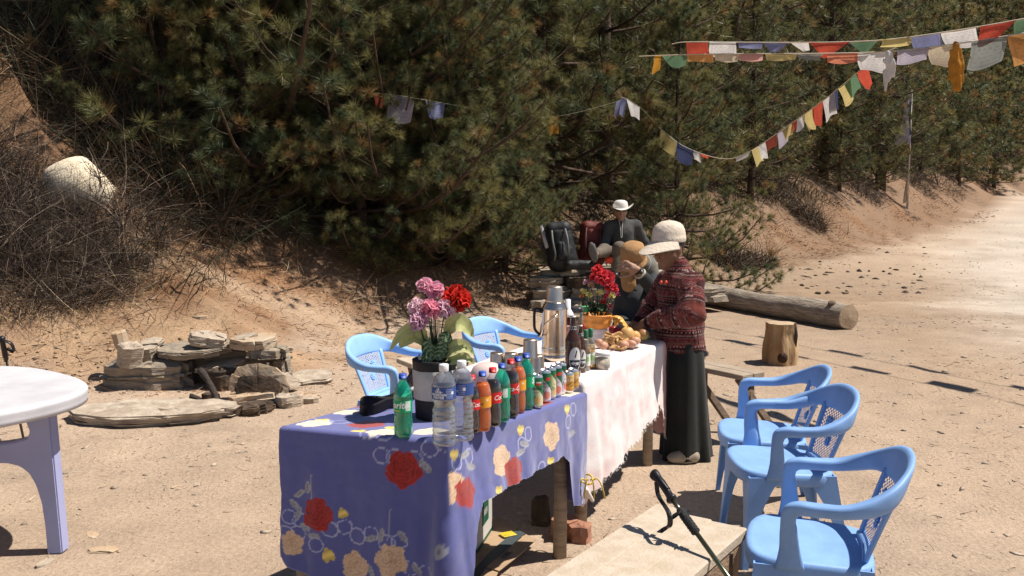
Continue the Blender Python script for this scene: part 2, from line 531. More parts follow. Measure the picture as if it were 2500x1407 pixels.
# materials
gm = bpy.data.materials.new("earth"); gm.use_nodes = True
n = gm.node_tree.nodes; l = gm.node_tree.links; b = n["Principled BSDF"]
b.inputs["Roughness"].default_value = .95; b.inputs["Specular IOR Level"].default_value = .15
va = n.new("ShaderNodeVertexColor"); va.layer_name = "Col"
tc = n.new("ShaderNodeTexCoord")
nz = n.new("ShaderNodeTexNoise"); nz.inputs["Scale"].default_value = 38; nz.inputs["Detail"].default_value = 8; nz.inputs["Roughness"].default_value = .7
l.new(tc.outputs["Object"], nz.inputs["Vector"])
rp = n.new("ShaderNodeMapRange"); rp.inputs[1].default_value = .3; rp.inputs[2].default_value = .7; rp.inputs[3].default_value = .74; rp.inputs[4].default_value = 1.2
l.new(nz.outputs[0], rp.inputs[0])
vo = n.new("ShaderNodeTexVoronoi"); vo.inputs["Scale"].default_value = 33; vo.inputs["Randomness"].default_value = 1
l.new(tc.outputs["Object"], vo.inputs["Vector"])
rv = n.new("ShaderNodeMapRange"); rv.inputs[1].default_value = .05; rv.inputs[2].default_value = .3; rv.inputs[3].default_value = 1; rv.inputs[4].default_value = 0
l.new(vo.outputs["Distance"], rv.inputs[0])
m1 = n.new("ShaderNodeMix"); m1.data_type = 'RGBA'; m1.blend_type = 'MULTIPLY'; m1.inputs[0].default_value = 1
l.new(va.outputs[0], m1.inputs[6]); l.new(rp.outputs[0], m1.inputs[7])
vm = n.new("ShaderNodeMix"); vm.data_type = 'RGBA'; vm.blend_type = 'MIX'
sc2 = n.new("ShaderNodeMath"); sc2.operation = 'MULTIPLY'; sc2.inputs[1].default_value = .22
nm_ = n.new("ShaderNodeTexNoise"); nm_.inputs["Scale"].default_value = 1.3; nm_.inputs["Detail"].default_value = 5
l.new(tc.outputs["Object"], nm_.inputs["Vector"])
rm_ = n.new("ShaderNodeMapRange"); rm_.inputs[1].default_value = .38; rm_.inputs[2].default_value = .62; l.new(nm_.outputs[0], rm_.inputs[0])
mk_ = n.new("ShaderNodeMath"); mk_.operation = 'MULTIPLY'; l.new(rv.outputs[0], mk_.inputs[0]); l.new(rm_.outputs[0], mk_.inputs[1])
rv = mk_
l.new(rv.outputs[0], sc2.inputs[0]); l.new(sc2.outputs[0], vm.inputs[0])
l.new(m1.outputs[2], vm.inputs[6]); l.new(vo.outputs["Color"], vm.inputs[7])
hs = n.new("ShaderNodeHueSaturation"); hs.inputs["Saturation"].default_value = .0; hs.inputs["Value"].default_value = .5
l.new(vo.outputs["Color"], hs.inputs["Color"]); 
tint = n.new("ShaderNodeMix"); tint.data_type = 'RGBA'; tint.blend_type = 'MULTIPLY'; tint.inputs[0].default_value = 1
l.new(hs.outputs[0], tint.inputs[6]); tint.inputs[7].default_value = (1.0, .8, .6, 1)
l.new(tint.outputs[2], vm.inputs[7])
l.new(vm.outputs[2], b.inputs["Base Color"])
ad = n.new("ShaderNodeMath"); ad.operation = 'MULTIPLY_ADD'; ad.inputs[1].default_value = .5
l.new(rv.outputs[0], ad.inputs[0]); l.new(nz.outputs[0], ad.inputs[2])
bp = n.new("ShaderNodeBump"); bp.inputs["Strength"].default_value = .8; bp.inputs["Distance"].default_value = .022
l.new(ad.outputs[0], bp.inputs["Height"]); l.new(bp.outputs[0], b.inputs["Normal"])

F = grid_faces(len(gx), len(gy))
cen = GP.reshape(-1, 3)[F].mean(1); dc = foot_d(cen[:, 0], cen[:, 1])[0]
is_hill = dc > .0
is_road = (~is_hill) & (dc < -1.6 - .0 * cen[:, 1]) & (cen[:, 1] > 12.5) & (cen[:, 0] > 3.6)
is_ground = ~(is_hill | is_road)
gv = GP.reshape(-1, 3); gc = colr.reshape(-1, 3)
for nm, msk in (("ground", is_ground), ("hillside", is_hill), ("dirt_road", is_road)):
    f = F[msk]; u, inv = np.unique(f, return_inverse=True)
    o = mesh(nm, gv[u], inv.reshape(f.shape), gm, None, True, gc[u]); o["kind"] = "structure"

# ---------------------------------------------------------------- pines
needle = bpy.data.materials.new("pine needles"); needle.use_nodes = True
n = needle.node_tree.nodes; l = needle.node_tree.links; b = n["Principled BSDF"]
va = n.new("ShaderNodeVertexColor"); va.layer_name = "Col"
l.new(va.outputs[0], b.inputs["Base Color"]); b.inputs["Roughness"].default_value = .5; b.inputs["Specular IOR Level"].default_value = .35
tr_ = n.new("ShaderNodeBsdfTranslucent"); l.new(va.outputs[0], tr_.inputs[0])
ms_ = n.new("ShaderNodeMixShader"); ms_.inputs[0].default_value = .3
l.new(b.outputs[0], ms_.inputs[1]); l.new(tr_.outputs[0], ms_.inputs[2]); l.new(ms_.outputs[0], n["Material Output"].inputs[0])
bark = mat("pine bark", (.075, .048, .032), .9, .5, 9, .8, 30)
twigm = mat("dry twig", (.22, .17, .13), .9, .4, 14)

def tufts(pos, dirs, n, L, wid, cols, g):
    """needle bundles: pos, dirs (m,3); returns verts, tri faces, colours"""
    m = len(pos)
    pos = np.repeat(pos, n, 0); D = np.repeat(dirs, n, 0); C = np.repeat(cols, n, 0)
    k = len(pos)
    th = np.radians(g.uniform(12, 82, k)); ph = g.uniform(0, 2 * math.pi, k)
    a = np.where(np.abs(D[:, 2:3]) < .9, np.array([[0, 0, 1.0]]), np.array([[1.0, 0, 0]]))
    X = np.cross(D, a); X /= np.linalg.norm(X, axis=1)[:, None]; Y = np.cross(D, X)
    nd = D * np.cos(th)[:, None] + (X * np.cos(ph)[:, None] + Y * np.sin(ph)[:, None]) * np.sin(th)[:, None]
    nd[:, 2] -= .12; nd /= np.linalg.norm(nd, axis=1)[:, None]
    LL = np.repeat(np.broadcast_to(L, (m,)), n) * g.uniform(.75, 1.1, k)
    base = pos - D * (g.uniform(0, .5, k) * LL)[:, None]
    rv = g.normal(0, 1, (k, 3)); S = np.cross(nd, rv); S /= np.linalg.norm(S, axis=1)[:, None] + 1e-9
    W = wid * g.uniform(.7, 1.3, k)
    tip = base + nd * LL[:, None]; tip[:, 2] -= .06 * LL
    v = np.empty((k, 3, 3)); v[:, 0] = base + S * W[:, None] * .5; v[:, 1] = base - S * W[:, None] * .5; v[:, 2] = tip
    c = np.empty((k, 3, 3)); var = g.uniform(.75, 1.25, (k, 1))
    c[:, 0] = C * var * .8; c[:, 1] = C * var * .8; c[:, 2] = C * var * np.array([2.05, 1.92, 1.48])  # tips lightened to put sunlight into the needle colour
    return v.reshape(-1, 3), np.arange(k * 3).reshape(-1, 3), c.reshape(-1, 3)

def pine(seed, H, crown_r, base_h, n_whorl, per, shoots, nn, L, wid, brown=.12, droop=.25, limb_n=5, s_in=.16, skip=.12, low=1.0):
    """returns (trunk mesh, crown mesh): a whorled young pine with shoots ending in needle bundles"""
    g = np.random.default_rng(seed)
    tb = MB()
    zt = np.linspace(-.4, H, 9)
    ctr = np.stack([.06 * H * .1 * np.sin(zt * .9 + seed), .06 * H * .1 * np.cos(zt * .7 + seed * 2), zt], 1)
    r0 = .012 * H + .04
    tb.add(*tube(ctr, r0 * (1 - .92 * np.clip(zt / H, 0, 1)), 7))
    SP = []; SD_ = []; SU = []
    for wi in range(n_whorl):
        f = (wi + .5) / n_whorl
        z = base_h + (H - base_h) * f ** 1.05
        Lb = crown_r * (1 - f) ** .75 * g.uniform(.85, 1.1) * (low + (1 - low) * min(1, f * 5)) + .22
        a0 = g.uniform(0, 6.28)
        for bi in range(per):
            if g.random() < skip: continue
            ub = g.beta(.8, .8)
            a = a0 + bi * 6.283 / per + g.uniform(-.35, .35)
            lb = Lb * g.uniform(.7, 1.15)
            out = np.array([math.cos(a), math.sin(a), 0])
            t = np.linspace(0, 1, 6)
            rise = g.uniform(-.12, .22) + .45 * f
            zz = z + lb * (rise * t - droop * (1 - f) * np.sin(t * 2.4) * .8 + .28 * t ** 3)
            side = np.array([-out[1], out[0], 0]) * g.uniform(-.15, .15)
            path = np.stack([ctr[4][0] * f + out[0] * lb * t + side[0] * lb * t * t, ctr[4][1] * f + out[1] * lb * t + side[1] * lb * t * t, zz], 1)
            tb.add(*tube(path, (.007 + .014 * lb) * (1 - .75 * t), limb_n, cap=False))
            ns = max(3, int(shoots * (.35 + .65 * lb / crown_r)))
            for q in range(ns):
                s = s_in + (1 - s_in) * g.random() ** .7
                p = np.array([np.interp(s, t, path[:, j]) for j in range(3)])
                T = path[-1] - path[-2]; T = T / np.linalg.norm(T)
                off = g.normal(0, 1, 3); off -= T * (off @ T); off /= np.linalg.norm(off)
                off[2] = abs(off[2]) * .5 - .12
                ln = lb * g.uniform(.08, .30) * (1.25 - s * .7) + .06
                dd = T * .65 + off * .9; dd[2] += .18; dd /= np.linalg.norm(dd)
                if q == 0: tip = path[-1]; dd = T + np.array([0, 0, .2]); dd /= np.linalg.norm(dd)
                else:
                    tip = p + (off * .8 + T * .55) * ln
                    if limb_n > 3: tb.add(*tube(np.stack([p, (p + tip) / 2 - [0, 0, .02], tip]), [.005, .004, .003], 3, cap=False))
                SP.append(tip); SD_.append(dd); SU.append(ub * .75 + .25 * s)
    SU.append(.5); SP.append(np.array([ctr[-1][0], ctr[-1][1], H])); SD_.append(np.array([0, 0, 1.0]))
    SP = np.array(SP); SD_ = np.array(SD_)
    m = len(SP)
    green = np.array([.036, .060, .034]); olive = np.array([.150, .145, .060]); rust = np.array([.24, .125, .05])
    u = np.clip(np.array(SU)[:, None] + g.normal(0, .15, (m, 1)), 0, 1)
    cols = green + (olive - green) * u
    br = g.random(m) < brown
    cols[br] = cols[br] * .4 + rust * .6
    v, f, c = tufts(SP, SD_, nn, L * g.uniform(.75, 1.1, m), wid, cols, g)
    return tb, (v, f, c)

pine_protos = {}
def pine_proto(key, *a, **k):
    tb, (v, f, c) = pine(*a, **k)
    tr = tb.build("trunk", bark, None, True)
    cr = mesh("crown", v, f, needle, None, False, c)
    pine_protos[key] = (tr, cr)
NEAR = dict(shoots=23, nn=92, L=.205, wid=.0066, s_in=.14, droop=.14, skip=.16)
pine_proto("n0", 11, 10.0, 3.1, .15, 22, 7, **NEAR)
pine_proto("n1", 12, 11.0, 3.3, .15, 24, 7, brown=.06, **NEAR)
pine_proto("n2", 13, 8.0, 2.7, .10, 19, 7, brown=.07, **NEAR)
MID = dict(shoots=18, nn=30, L=.25, wid=.014, limb_n=4, s_in=.03, droop=.04, low=.75)
pine_proto("m0", 21, 9.5, 2.6, .12, 17, 6, brown=.08, **MID)
pine_proto("m1", 22, 11.0, 2.9, .12, 19, 6, brown=.12, **MID)
FARP = dict(shoots=16, nn=22, L=.40, wid=.04, limb_n=3, s_in=.02, droop=.04, low=.75)
pine_proto("f0", 31, 10.0, 3.2, .2, 13, 6, brown=.15, **FARP)
pine_proto("f1", 32, 12.0, 3.5, .2, 14, 6, brown=.2, **FARP)
_used = set()
def plant(key, x, y, s, rz, label, group):
    tr, cr = pine_protos[key]
    t = thing("pine_tree", label, "pine tree", (x, y, gz(x, y) - .05), rz, group)
    t.scale = (s, s, s)
    for q in (tr, cr):
        if key in _used:
            c = q.copy(); COL.objects.link(c)
        else: c = q
        c.parent = t
    _used.add(key)
    return t
G1 = "pines along the foot of the bank"
def px_tree(key, px, y, s, rz, label, group=G1):
    x = (px - CX) / FPX * y * 1.0
    return plant(key, x, y, s, rz, label, group)
px_tree("n2", 470, 13.2, .85, .6, "small dark pine at the left end of the pine row, beside the brown bramble slope")
px_tree("n0", 700, 12.9, .95, 2.1, "pine whose drooping boughs shade the dirt path behind the hearth")
px_tree("n1", 950, 12.9, .74, 4.0, "tall pine with sunlit tan tufts above the pink flowers")
px_tree("n0", 1100, 13.2, .52, 5.2, "pine whose long lower bough reaches over the dark backpack")
px_tree("n2", 1310, 16.6, 1.05, 1.0, "pine rising just behind the red backpack")
px_tree("m1", 1470, 17.6, 1.0, 3.3, "pine behind the seated man in the white brimmed hat")
px_tree("n2", 1650, 15.0, .56, .4, "bushy pine right behind the woman's beige cap")
px_tree("m1", 1600, 19.5, 1.0, 2.0, "rusty tipped pine over the low sagging flag line")
px_tree("m0", 1830, 22.5, .62, 4.4, "dark pine standing at the left edge of the open dirt bank")
px_tree("m1", 2010, 28.6, .95, 1.3, "broad dark pine on top of the dirt bank above the stump")
px_tree("m0", 2145, 31.5, 1.0, 5.5, "pine beside the thin flag pole on the bank")
px_tree("m1", 1780, 25.0, 1.05, .9, "pine half hidden between the flag lines and the bank")
px_tree("n1", 570, 15.6, 1.0, 5.8, "pine in the second row, deep in shade above the woven basket")
px_tree("n1", 830, 15.8, 1.05, 2.9, "pine in the second row behind the long hanging white flag")
px_tree("n0", 1080, 16.4, 1.1, .2, "pine in the second row filling the gap over the left blue chairs")
px_tree("n2", 330, 15.4, .8, 3.9, "small pine highest on the left slope, above the bramble bushes")
px_tree("n2", 600, 12.1, .55, 1.2, "young pine hanging over the shaded dirt path, lowest of the row")
px_tree("n0", 880, 12.6, .50, 2.6, "young pine whose boughs reach down behind the pink carnations")
px_tree("n2", 1100, 13.1, .55, 4.4, "young pine low on the bank above the farther pale blue chair")
px_tree("n1", 1235, 13.5, .30, .7, "young pine low on the bank just left of the dark rucksack")
px_tree("n0", 420, 12.0, .42, 3.0, "young pine in deep shade right of the woven basket")
for px_, y_, s_, lb_ in ((1790, 23.8, .33, "young pine on the bank's crest left of the broad dark pine"), (1905, 26.0, .33, "young pine at the crest between two larger bank pines"), (2045, 28.0, .40, "young pine hiding the broad bank pine's trunk"), (2135, 30.6, .38, "young pine under the flag pole pine"), (2240, 38.5, .42, "young pine at the far end of the road cut"), (2335, 48, .55, "small pine nearest the far bend of the road")):
    px_tree("m0", px_, y_, s_, px_ * .7, lb_)
G2 = "pines further up the wooded hill"; LB = "dark pine filling the rows behind the first pines, centre and left"
G3 = "distant pines up the hill beyond the road bend"; LB3 = "small distant pine up the hill beyond the road bend, one of many"
G4 = "pines of the hill top rows above the flag lines"; LB4 = "distant pine high on the hill, its crown among others above the flags"
g = np.random.default_rng(5)
for i, (px, y, s) in enumerate([(250, 19, .8), (430, 19.5, 1), (640, 19, 1.05), (820, 20, 1), (1000, 20, 1.1), (1180, 19.5, 1), (1340, 20.5, 1.1), (1480, 22.5, 1.1),
                                (1650, 24, 1.1), (1860, 29, 1.1), (1960, 33, 1.2), (100, 21, .7), (1720, 29, 1.2), (2080, 36, 1.1)]):
    px_tree(("m0", "m1")[i % 2], px, y, s, g.uniform(0, 6), LB, G2)
for i, (px, y, s) in enumerate([(2240, 42, .8), (2330, 50, .8), (2420, 56, .75), (2470, 66, .9), (2520, 72, .9), (2380, 62, .95), (2280, 52, .9), (2190, 42, .95), (2560, 70, .9), (2440, 74, 1.0),
                                (2120, 44, 1.0), (2020, 42, 1.0), (1900, 40, 1.0), (2320, 74, 1.1), (2230, 64, 1.1), (2140, 58, 1.1), (2050, 56, 1.1), (2600, 78, 1.0), (2500, 84, 1.15), (2400, 88, 1.2),
                                (1780, 38, 1.0), (1640, 34, 1.0), (1500, 32, 1.0), (1350, 30, 1.0), (1180, 29, 1.0), (1000, 29, 1.0), (820, 29, 1.0), (640, 28, 1.0), (460, 28, .9), (280, 27, .8), (2540, 90, 1.2), (2640, 88, 1.2), (2580, 100, 1.3), (2480, 100, 1.3)]):
    px_tree(("f0", "f1")[i % 2], px, y, s, g.uniform(0, 6), LB3 if px > 2100 else LB4, G3 if px > 2100 else G4)
# ---------------------------------------------------------------- tables under cloths
wood_grey = mat("weathered wood", (.34, .27, .20), .85, .45, 3, .35, 20, stretch=(1, 1, 9))
wood_dark = mat("dark old wood", (.16, .115, .08), .9, .5, 3, .4, 20, stretch=(1, 1, 9))
blue_cloth = mat("printed cotton", rough=.85, attr=True, bump=.12, bscale=220, sheen=.55, spec=.2, var=.08, vscale=40)
white_cloth = mat("pale table cover", rough=.8, attr=True, bump=.15, bscale=150, sheen=.1, spec=.25)
ZT = .74

def cloth(name, label, pts, drops, folds, m, color_fn, base, nper=220, nd=34, ntop=(60, 60), seed=1, rnd=.018):
    """cloth over a four-cornered table: pts = perimeter points (world) in order, drops(t)= hanging length, folds(t)= outward fold amplitude.
    returns the object plus arrays (position, cloth coordinates) used to place the print"""
    pts = [np.array(p[:2], float) for p in pts]
    seg = [np.linalg.norm(pts[i + 1] - pts[i]) for i in range(len(pts) - 1)]
    cum = np.concatenate([[0], np.cumsum(seg)]); Ltot = cum[-1]
    ts = np.linspace(0, Ltot, nper)
    cen = np.mean(pts, 0)
    P = np.stack([np.interp(ts, cum, [p[i] for p in pts]) for i in range(2)], 1)
    T = np.gradient(P, axis=0)
    k = np.ones(9) / 9
    Ts = np.stack([np.convolve(np.pad(T[:, i], 4, mode='edge'), k, 'valid') for i in range(2)], 1); Ts /= np.linalg.norm(Ts, axis=1)[:, None]
    N = np.stack([Ts[:, 1], -Ts[:, 0]], 1)
    sg = np.sign(np.sum((P - cen) * N, 1)); N *= np.where(sg == 0, 1, sg)[:, None]
    gs = np.random.default_rng(seed); ph = gs.uniform(0, 6, 8)
    V = []; UV = []
    for i in range(nper):
        D = drops(ts[i]); A = folds(ts[i])
        for j in range(nd):
            s = (j / (nd - 1)); dl = D * s ** .9
            q = min(dl / rnd, 1.57)
            out = rnd * math.sin(q) + (A[0] + A[1] * math.sin(ts[i] * A[2] + ph[0] + 1.2 * s) + .5 * A[1] * math.sin(ts[i] * A[2] * 2.3 + ph[1])) * (dl / .5) ** 1.2
            zz = ZT - rnd * (1 - math.cos(q)) - max(dl - rnd * 1.57, 0)
            V.append((P[i, 0] - N[i, 0] * rnd + N[i, 0] * out, P[i, 1] - N[i, 1] * rnd + N[i, 1] * out, zz))
            UV.append((ts[i], -dl))
    V = np.array(V); UV = np.array(UV)
    w = fbm(V, 9, 3) * .008 + fbm(V * [1, 1, .35], 11, 3) * .010 * np.clip((ZT - V[:, 2]) / .2, 0, 1)
    V[:, :2] += np.repeat(N, nd, 0) * (w * np.clip((ZT - V[:, 2] - .012) / .06, 0, 1))[:, None]
    return ts, V, UV, N

# photo-placed corners of both table tops (world, on the plane of the table tops)
B_NL, B_NR, B_FR = at(680, 1041, ZT), at(1092, 1078, ZT), at(1434, 958, ZT)
B_FL = B_NL + (B_FR - B_NR)
W_NR, W_FR = at(1425, 933, ZT - .0), at(1629, 832, ZT)
_v = (W_FR - W_NR); _n = Vector((-_v.y, _v.x, 0)).normalized() * .70
W_NL, W_FL = W_NR + _n, W_FR + _n

def table(name, label, corners, cat="table", inset=.05, rail=None):
    c = sum(corners, Vector()) / 4; base = Vector((c.x, c.y, 0))
    t = thing(name, label, cat, base)
    mb = MB()
    ins = [c + (p - c) * .965 for p in corners]
    top = [np.array(p) - base for p in ins]
    v = [(p[0], p[1], ZT - .03) for p in top] + [(p[0], p[1], ZT - .006) for p in top]
    mb.add(v, [(3, 2, 1, 0), (4, 5, 6, 7), (0, 1, 5, 4), (1, 2, 6, 5), (2, 3, 7, 6), (3, 0, 4, 7)])
    mb.build("tabletop", wood_grey, t, False)
    for i, p in enumerate(corners):
        q = c + (p - c) * (.88 if i != 2 else .80)
        q = np.array((q.x, q.y, 0)) - np.array(base)
        lb = MB()
        lb.add(*tube([q + [0, 0, -.02 + gz(q[0] + base.x, q[1] + base.y)], q + [.004, 0, .35], q + [0, .005, ZT - .03]], [.031, .029, .03], 10))
        lb.build("leg", wood_grey, t)
    for i in range(4):
        a = c + (corners[i] - c) * .90; b_ = c + (corners[(i + 1) % 4] - c) * .90
        r = MB().add(*obox((a.x - base.x, a.y - base.y, ZT - .08), (b_.x - base.x, b_.y - base.y, ZT - .08), .025, .08))
        r.build("rail", wood_dark, t, False)
    return t, base

t_blue, base_b = table("table", "wooden table under the blue rose cloth, nearest the camera", [B_NL, B_NR, B_FR, B_FL])
t_white, base_w = table("table", "wooden table under the pale pink and white cover where the woman works", [W_NL, W_NR, W_FR, W_FL])

def radial_top(V, nd, nr):
    """the flat top of a cloth: the first ring of its skirt drawn in to the middle"""
    ring = V.reshape(-1, nd, 3)[:, 0]; c = ring.mean(0)
    k = np.linspace(1, .004, nr)[:, None, None]
    G = c + (ring[None] - c) * k
    G[..., 2] += fbm(G, 6, 3) * .0022 * np.clip((1 - k[..., 0]) * 12, 0, 1)
    return G.reshape(-1, 3)

def motif_paint(Pw, col, uvw, motifs, proto_px):
    """uvw: cloth coordinates in metres of each vertex. motifs: (kind, px, py, size, angle). The print's place is looked up once, then drawn in cloth metres"""
    X, Y = proto_px
    for (kind, px, py, size, ang, region) in motifs:
        ok = region if region is not None else np.ones(len(X), bool)
        d = np.where(ok, (X - px) ** 2 + (Y - py) ** 2, 1e12)
        i = int(np.argmin(d)); c = uvw[i]
        q = uvw - c
        same = ok if region is not None else np.ones(len(X), bool)
        ca, sa = math.cos(ang), math.sin(ang)
        x = q[:, 0] * ca + q[:, 1] * sa; y = -q[:, 0] * sa + q[:, 1] * ca
        r = np.hypot(x, y); th = np.arctan2(y, x)
        if kind in ("red", "cream", "white"):
            R0 = size * (1 + .07 * np.sin(5 * th + px) + .05 * np.sin(9 * th)) * np.where(y < 0, 1.12, .95)
            m = (r < R0) & same
            tq = r / size * 4.2 + .55 * np.sin(2.6 * th + np.floor(r / size * 3) * 2.1 + px) + th * .16
            sp = (1 - (tq % 1.0)) ** 1.6 * np.clip(1.25 - r / size * .55, .35, 1) + .25 * np.clip(.35 - r / size, 0, 1)
            sp = np.clip(sp, 0, 1)
            if kind == "red":
                c0 = np.array([.42, .030, .022]); c1 = np.array([.10, .006, .008])
            else:
                c0 = np.array([.72, .52, .34]) if kind == "cream" else np.array([.80, .70, .55]); c1 = np.array([.42, .22, .10]) if kind == "cream" else np.array([.62, .47, .30])
            cc = c0 + (c1 - c0) * (sp * .85)[:, None]
            col[m] = cc[m]
        elif kind == "leaf":
            m = ((x / size) ** 2 + (y / (size * .42)) ** 2 < 1) & same
            vein = np.abs(y) < size * .03
            cc = np.where(vein[:, None], np.array([.16, .16, .2]), np.array([.33, .33, .36]) * (1 - .4 * (y / size)[:, None]))
            col[m] = cc[m]
        elif kind == "stem":
            m = (np.abs(y - .1 * np.sin(x * 30) * size) < .003) & (np.abs(x) < size) & same
            col[m] = (.30, .30, .36)
        elif kind == "heart":
            xx = x / size; yy = y / size
            m = ((xx ** 2 + (yy - .7 * np.sqrt(np.abs(xx))) ** 2) < .75) & same
            col[m] = (np.array([.74, .55, .13]) * (1 + .25 * np.sin(yy * 5)[:, None]))[m]
        elif kind == "ring":
            m = (np.abs(np.hypot(x, y * 1.15) - size) < .0027) & same
            col[m] = (.40, .41, .60)

# ---- the blue cloth
P_far_leg = B_FR
def lerp(t, xs, ys): return float(np.interp(t, xs, ys))
bper = [B_FL, B_NL, B_NR, B_FR, B_FL]
L1 = (B_NL - B_FL).length; L2 = L1 + (B_NR - B_NL).length; L3 = L2 + (B_FR - B_NR).length; L4 = L3 + .16 * (B_FL - B_FR).length; L5 = L3 + (B_FL - B_FR).length
def b_drop(t):
    return lerp(t, [0, L1 - .1, L1 - .02, L1 + .03, L1 + .10, L1 + .3, L2 - .10, L2 - .02, L2 + .05, L2 + .11, L2 + .16, L2 + .3, L3 - .22, L3 - .17, L3 - .12, L3 + .02, L4, L4 + .06, L5],
                [.22, .25, .50, .56, .58, .62, .66, .66, .52, .34, .27, .27, .25, .29, .50, .53, .50, .2, .22])
def b_fold(t):
    a0 = lerp(t, [0, L1 - .05, L1 + .05, L2 - .1, L2, L2 + .05, L2 + .12, L2 + .3, L3 - .2, L3 - .05, L4], [.02, .0, .015, .03, .05, .085, .10, .07, .035, -.005, -.01])
    a1 = lerp(t, [0, L1, L1 + .25, L2 - .15, L2, L2 + .15, L3 - .2, L3, L4], [.012, .006, .004, .012, .02, .012, .012, .01, .006])
    return a0, a1, 26.0
ts, V, UV, NN = cloth("tablecloth", "", bper, b_drop, b_fold, blue_cloth, None, base_b, nper=620, nd=104, seed=3)
nd = 104
hem = np.arange(len(V)) % nd == nd - 1
V[hem, 2] += rng.uniform(-.004, .004, hem.sum())
TG = radial_top(V, nd, 120)
cb = np.array((base_b.x, base_b.y, 0))
allP = np.vstack([V, TG])
blue_c = np.array([.108, .118, .315])
colv = np.tile(blue_c, (len(allP), 1))
# cloth metres: unfold skirts next to their edges (u along the near edge, v along the long edge)
eu = np.array((B_NR - B_NL)[:2]); lu = np.linalg.norm(eu); eu /= lu
ev = np.array((B_FR - B_NR)[:2]); lv = np.linalg.norm(ev); ev /= lv
def uvw_flat(P):
    M = np.linalg.inv(np.stack([eu, ev], 1)); q = (P[:, :2] - np.array(B_NR[:2])) @ M.T
    return q
uv_top = uvw_flat(TG)
uv_sk = np.zeros((len(V), 2)); tt = UV[:, 0]; dl = -UV[:, 1]
near = (tt >= L1) & (tt < L2); side = (tt >= L2); left = tt < L1
uv_sk[near] = np.stack([tt[near] - L2, -dl[near]], 1)
uv_sk[side] = np.stack([dl[side], tt[side] - L2], 1)
uv_sk[left] = np.stack([-lu - dl[left], L1 - tt[left]], 1)
uvw = np.vstack([uv_sk, uv_top])
XY = proj(allP)
isn = np.concatenate([near, np.zeros(len(TG), bool)]); iss = np.concatenate([side, np.zeros(len(TG), bool)]); ist = np.concatenate([np.zeros(len(V), bool), np.ones(len(TG), bool)])
nt_ = isn | ist; st_ = iss | ist
mot = []
def M(kind, px, py, size, ang=0.0, reg=None): mot.append((kind, px, py, size, ang, reg))
for k in range(7): M("ring", 772 + k * 34, 1268 + 9 * k + (k % 2) * 14, .030 + .004 * (k % 2), 0, isn)
for px, py in ((705, 1262), (728, 1300), (700, 1300), (770, 1330), (1000, 1385), (1040, 1400), (735, 1270)): M("ring", px, py, .031, 0, isn)
for px, py in ((930, 1112), (965, 1115), (1010, 1120), (1050, 1098), (1085, 1085), (790, 1030), (830, 1030), (750, 1020), (900, 1058), (940, 1062), (860, 1000), (1130, 1080), (1170, 1070), (1300, 985), (1340, 990)): M("ring", px, py, .033, 0, nt_)
for px, py in ((1115, 1128), (1145, 1115), (1290, 1060), (1262, 1045), (1275, 1085), (1388, 1030), (1400, 1000), (1375, 1050), (1330, 1175)): M("ring", px, py, .028, 0, st_)
for px, py, a in ((733, 1205, .6), (720, 1232, 2.4), (728, 1255, 1.2), (765, 1308, .1), (745, 1288, 2.8), (905, 1315, .3), (930, 1308, 1.4), (985, 1310, 2.2), (985, 1372, 2.2), (905, 1400, 1.9), (1018, 1392, 2.3), (1075, 1350, 1.5), (750, 1190, 1.5)): M("leaf", px, py, .028, a, isn)
M("leaf", 1038, 1140, .034, 2.4, isn)
M("stem", 760, 1190, .05, 1.4, isn); M("stem", 950, 1280, .06, 1.4, isn)
for px, py, a in ((1270, 1105, 1.7), (1282, 1085, 1.2), (1395, 1060, 1.7), (1150, 1140, 1.2), (1135, 1110, 1.6)): M("leaf", px, py, .03, a, iss)
for px, py in ((833, 1250), (797, 1350)): M("heart", px, py, .022 if px > 820 else .03, math.pi + .4, isn)
for px, py in ((783, 1028), (872, 1068), (1040, 1052), (955, 1046)): M("heart", px, py, .03, .5, ist)
for px, py in ((1108, 1118), (1270, 1055), (1347, 1148), (1385, 1005), (1218, 1212)): M("heart", px, py, .024, 1.4, st_)
M("heart", 1408, 1130, .024, 1.2, iss)
M("red", 985, 1142, .066, .3, nt_); M("red", 775, 1252, .062, .2, isn)
M("cream", 712, 1325, .046, .5, isn); M("cream", 868, 1378, .054, .2, isn); M("cream", 952, 1366, .058, -.2, isn)
M("white", 770, 1033, .055, .4, nt_); M("white", 935, 1056, .055, .1, nt_); M("white", 1050, 1052, .055, .6, nt_)
M("red", 900, 1036, .06, 0, ist); M("red", 893, 975, .075, .3, ist); M("red", 1180, 1050, .06, 0, ist); M("red", 1330, 992, .075, 0, ist); M("white", 1225, 1035, .06, 0, ist); M("white", 1000, 965, .07, 0, ist); M("white", 1395, 962, .05, 0, ist)
M("white", 848, 1006, .045, 0, ist)
M("cream", 1105, 1190, .055, .2, iss); M("red", 1140, 1200, .052, .5, iss)
M("cream", 1226, 1122, .058, .2, iss); M("red", 1258, 1150, .056, .5, iss)
M("cream", 1348, 1062, .056, .2, iss); M("red", 1382, 1095, .054, .5, iss)
motif_paint(allP, colv, uvw, mot, XY)
# the pale raw hem
colv[:len(V)][hem] = colv[:len(V)][hem] * .5 + np.array([.5, .48, .55]) * .5
t_c = thing("tablecloth", "dark blue cloth printed with red and cream roses, over the nearest table", "tablecloth", base_b)
F1 = grid_faces(620, nd); F2 = grid_faces(120, 620) + len(V)
mesh("cloth", allP - cb, np.vstack([F1[:, ::-1], F2]), blue_cloth, t_c, True, colv)
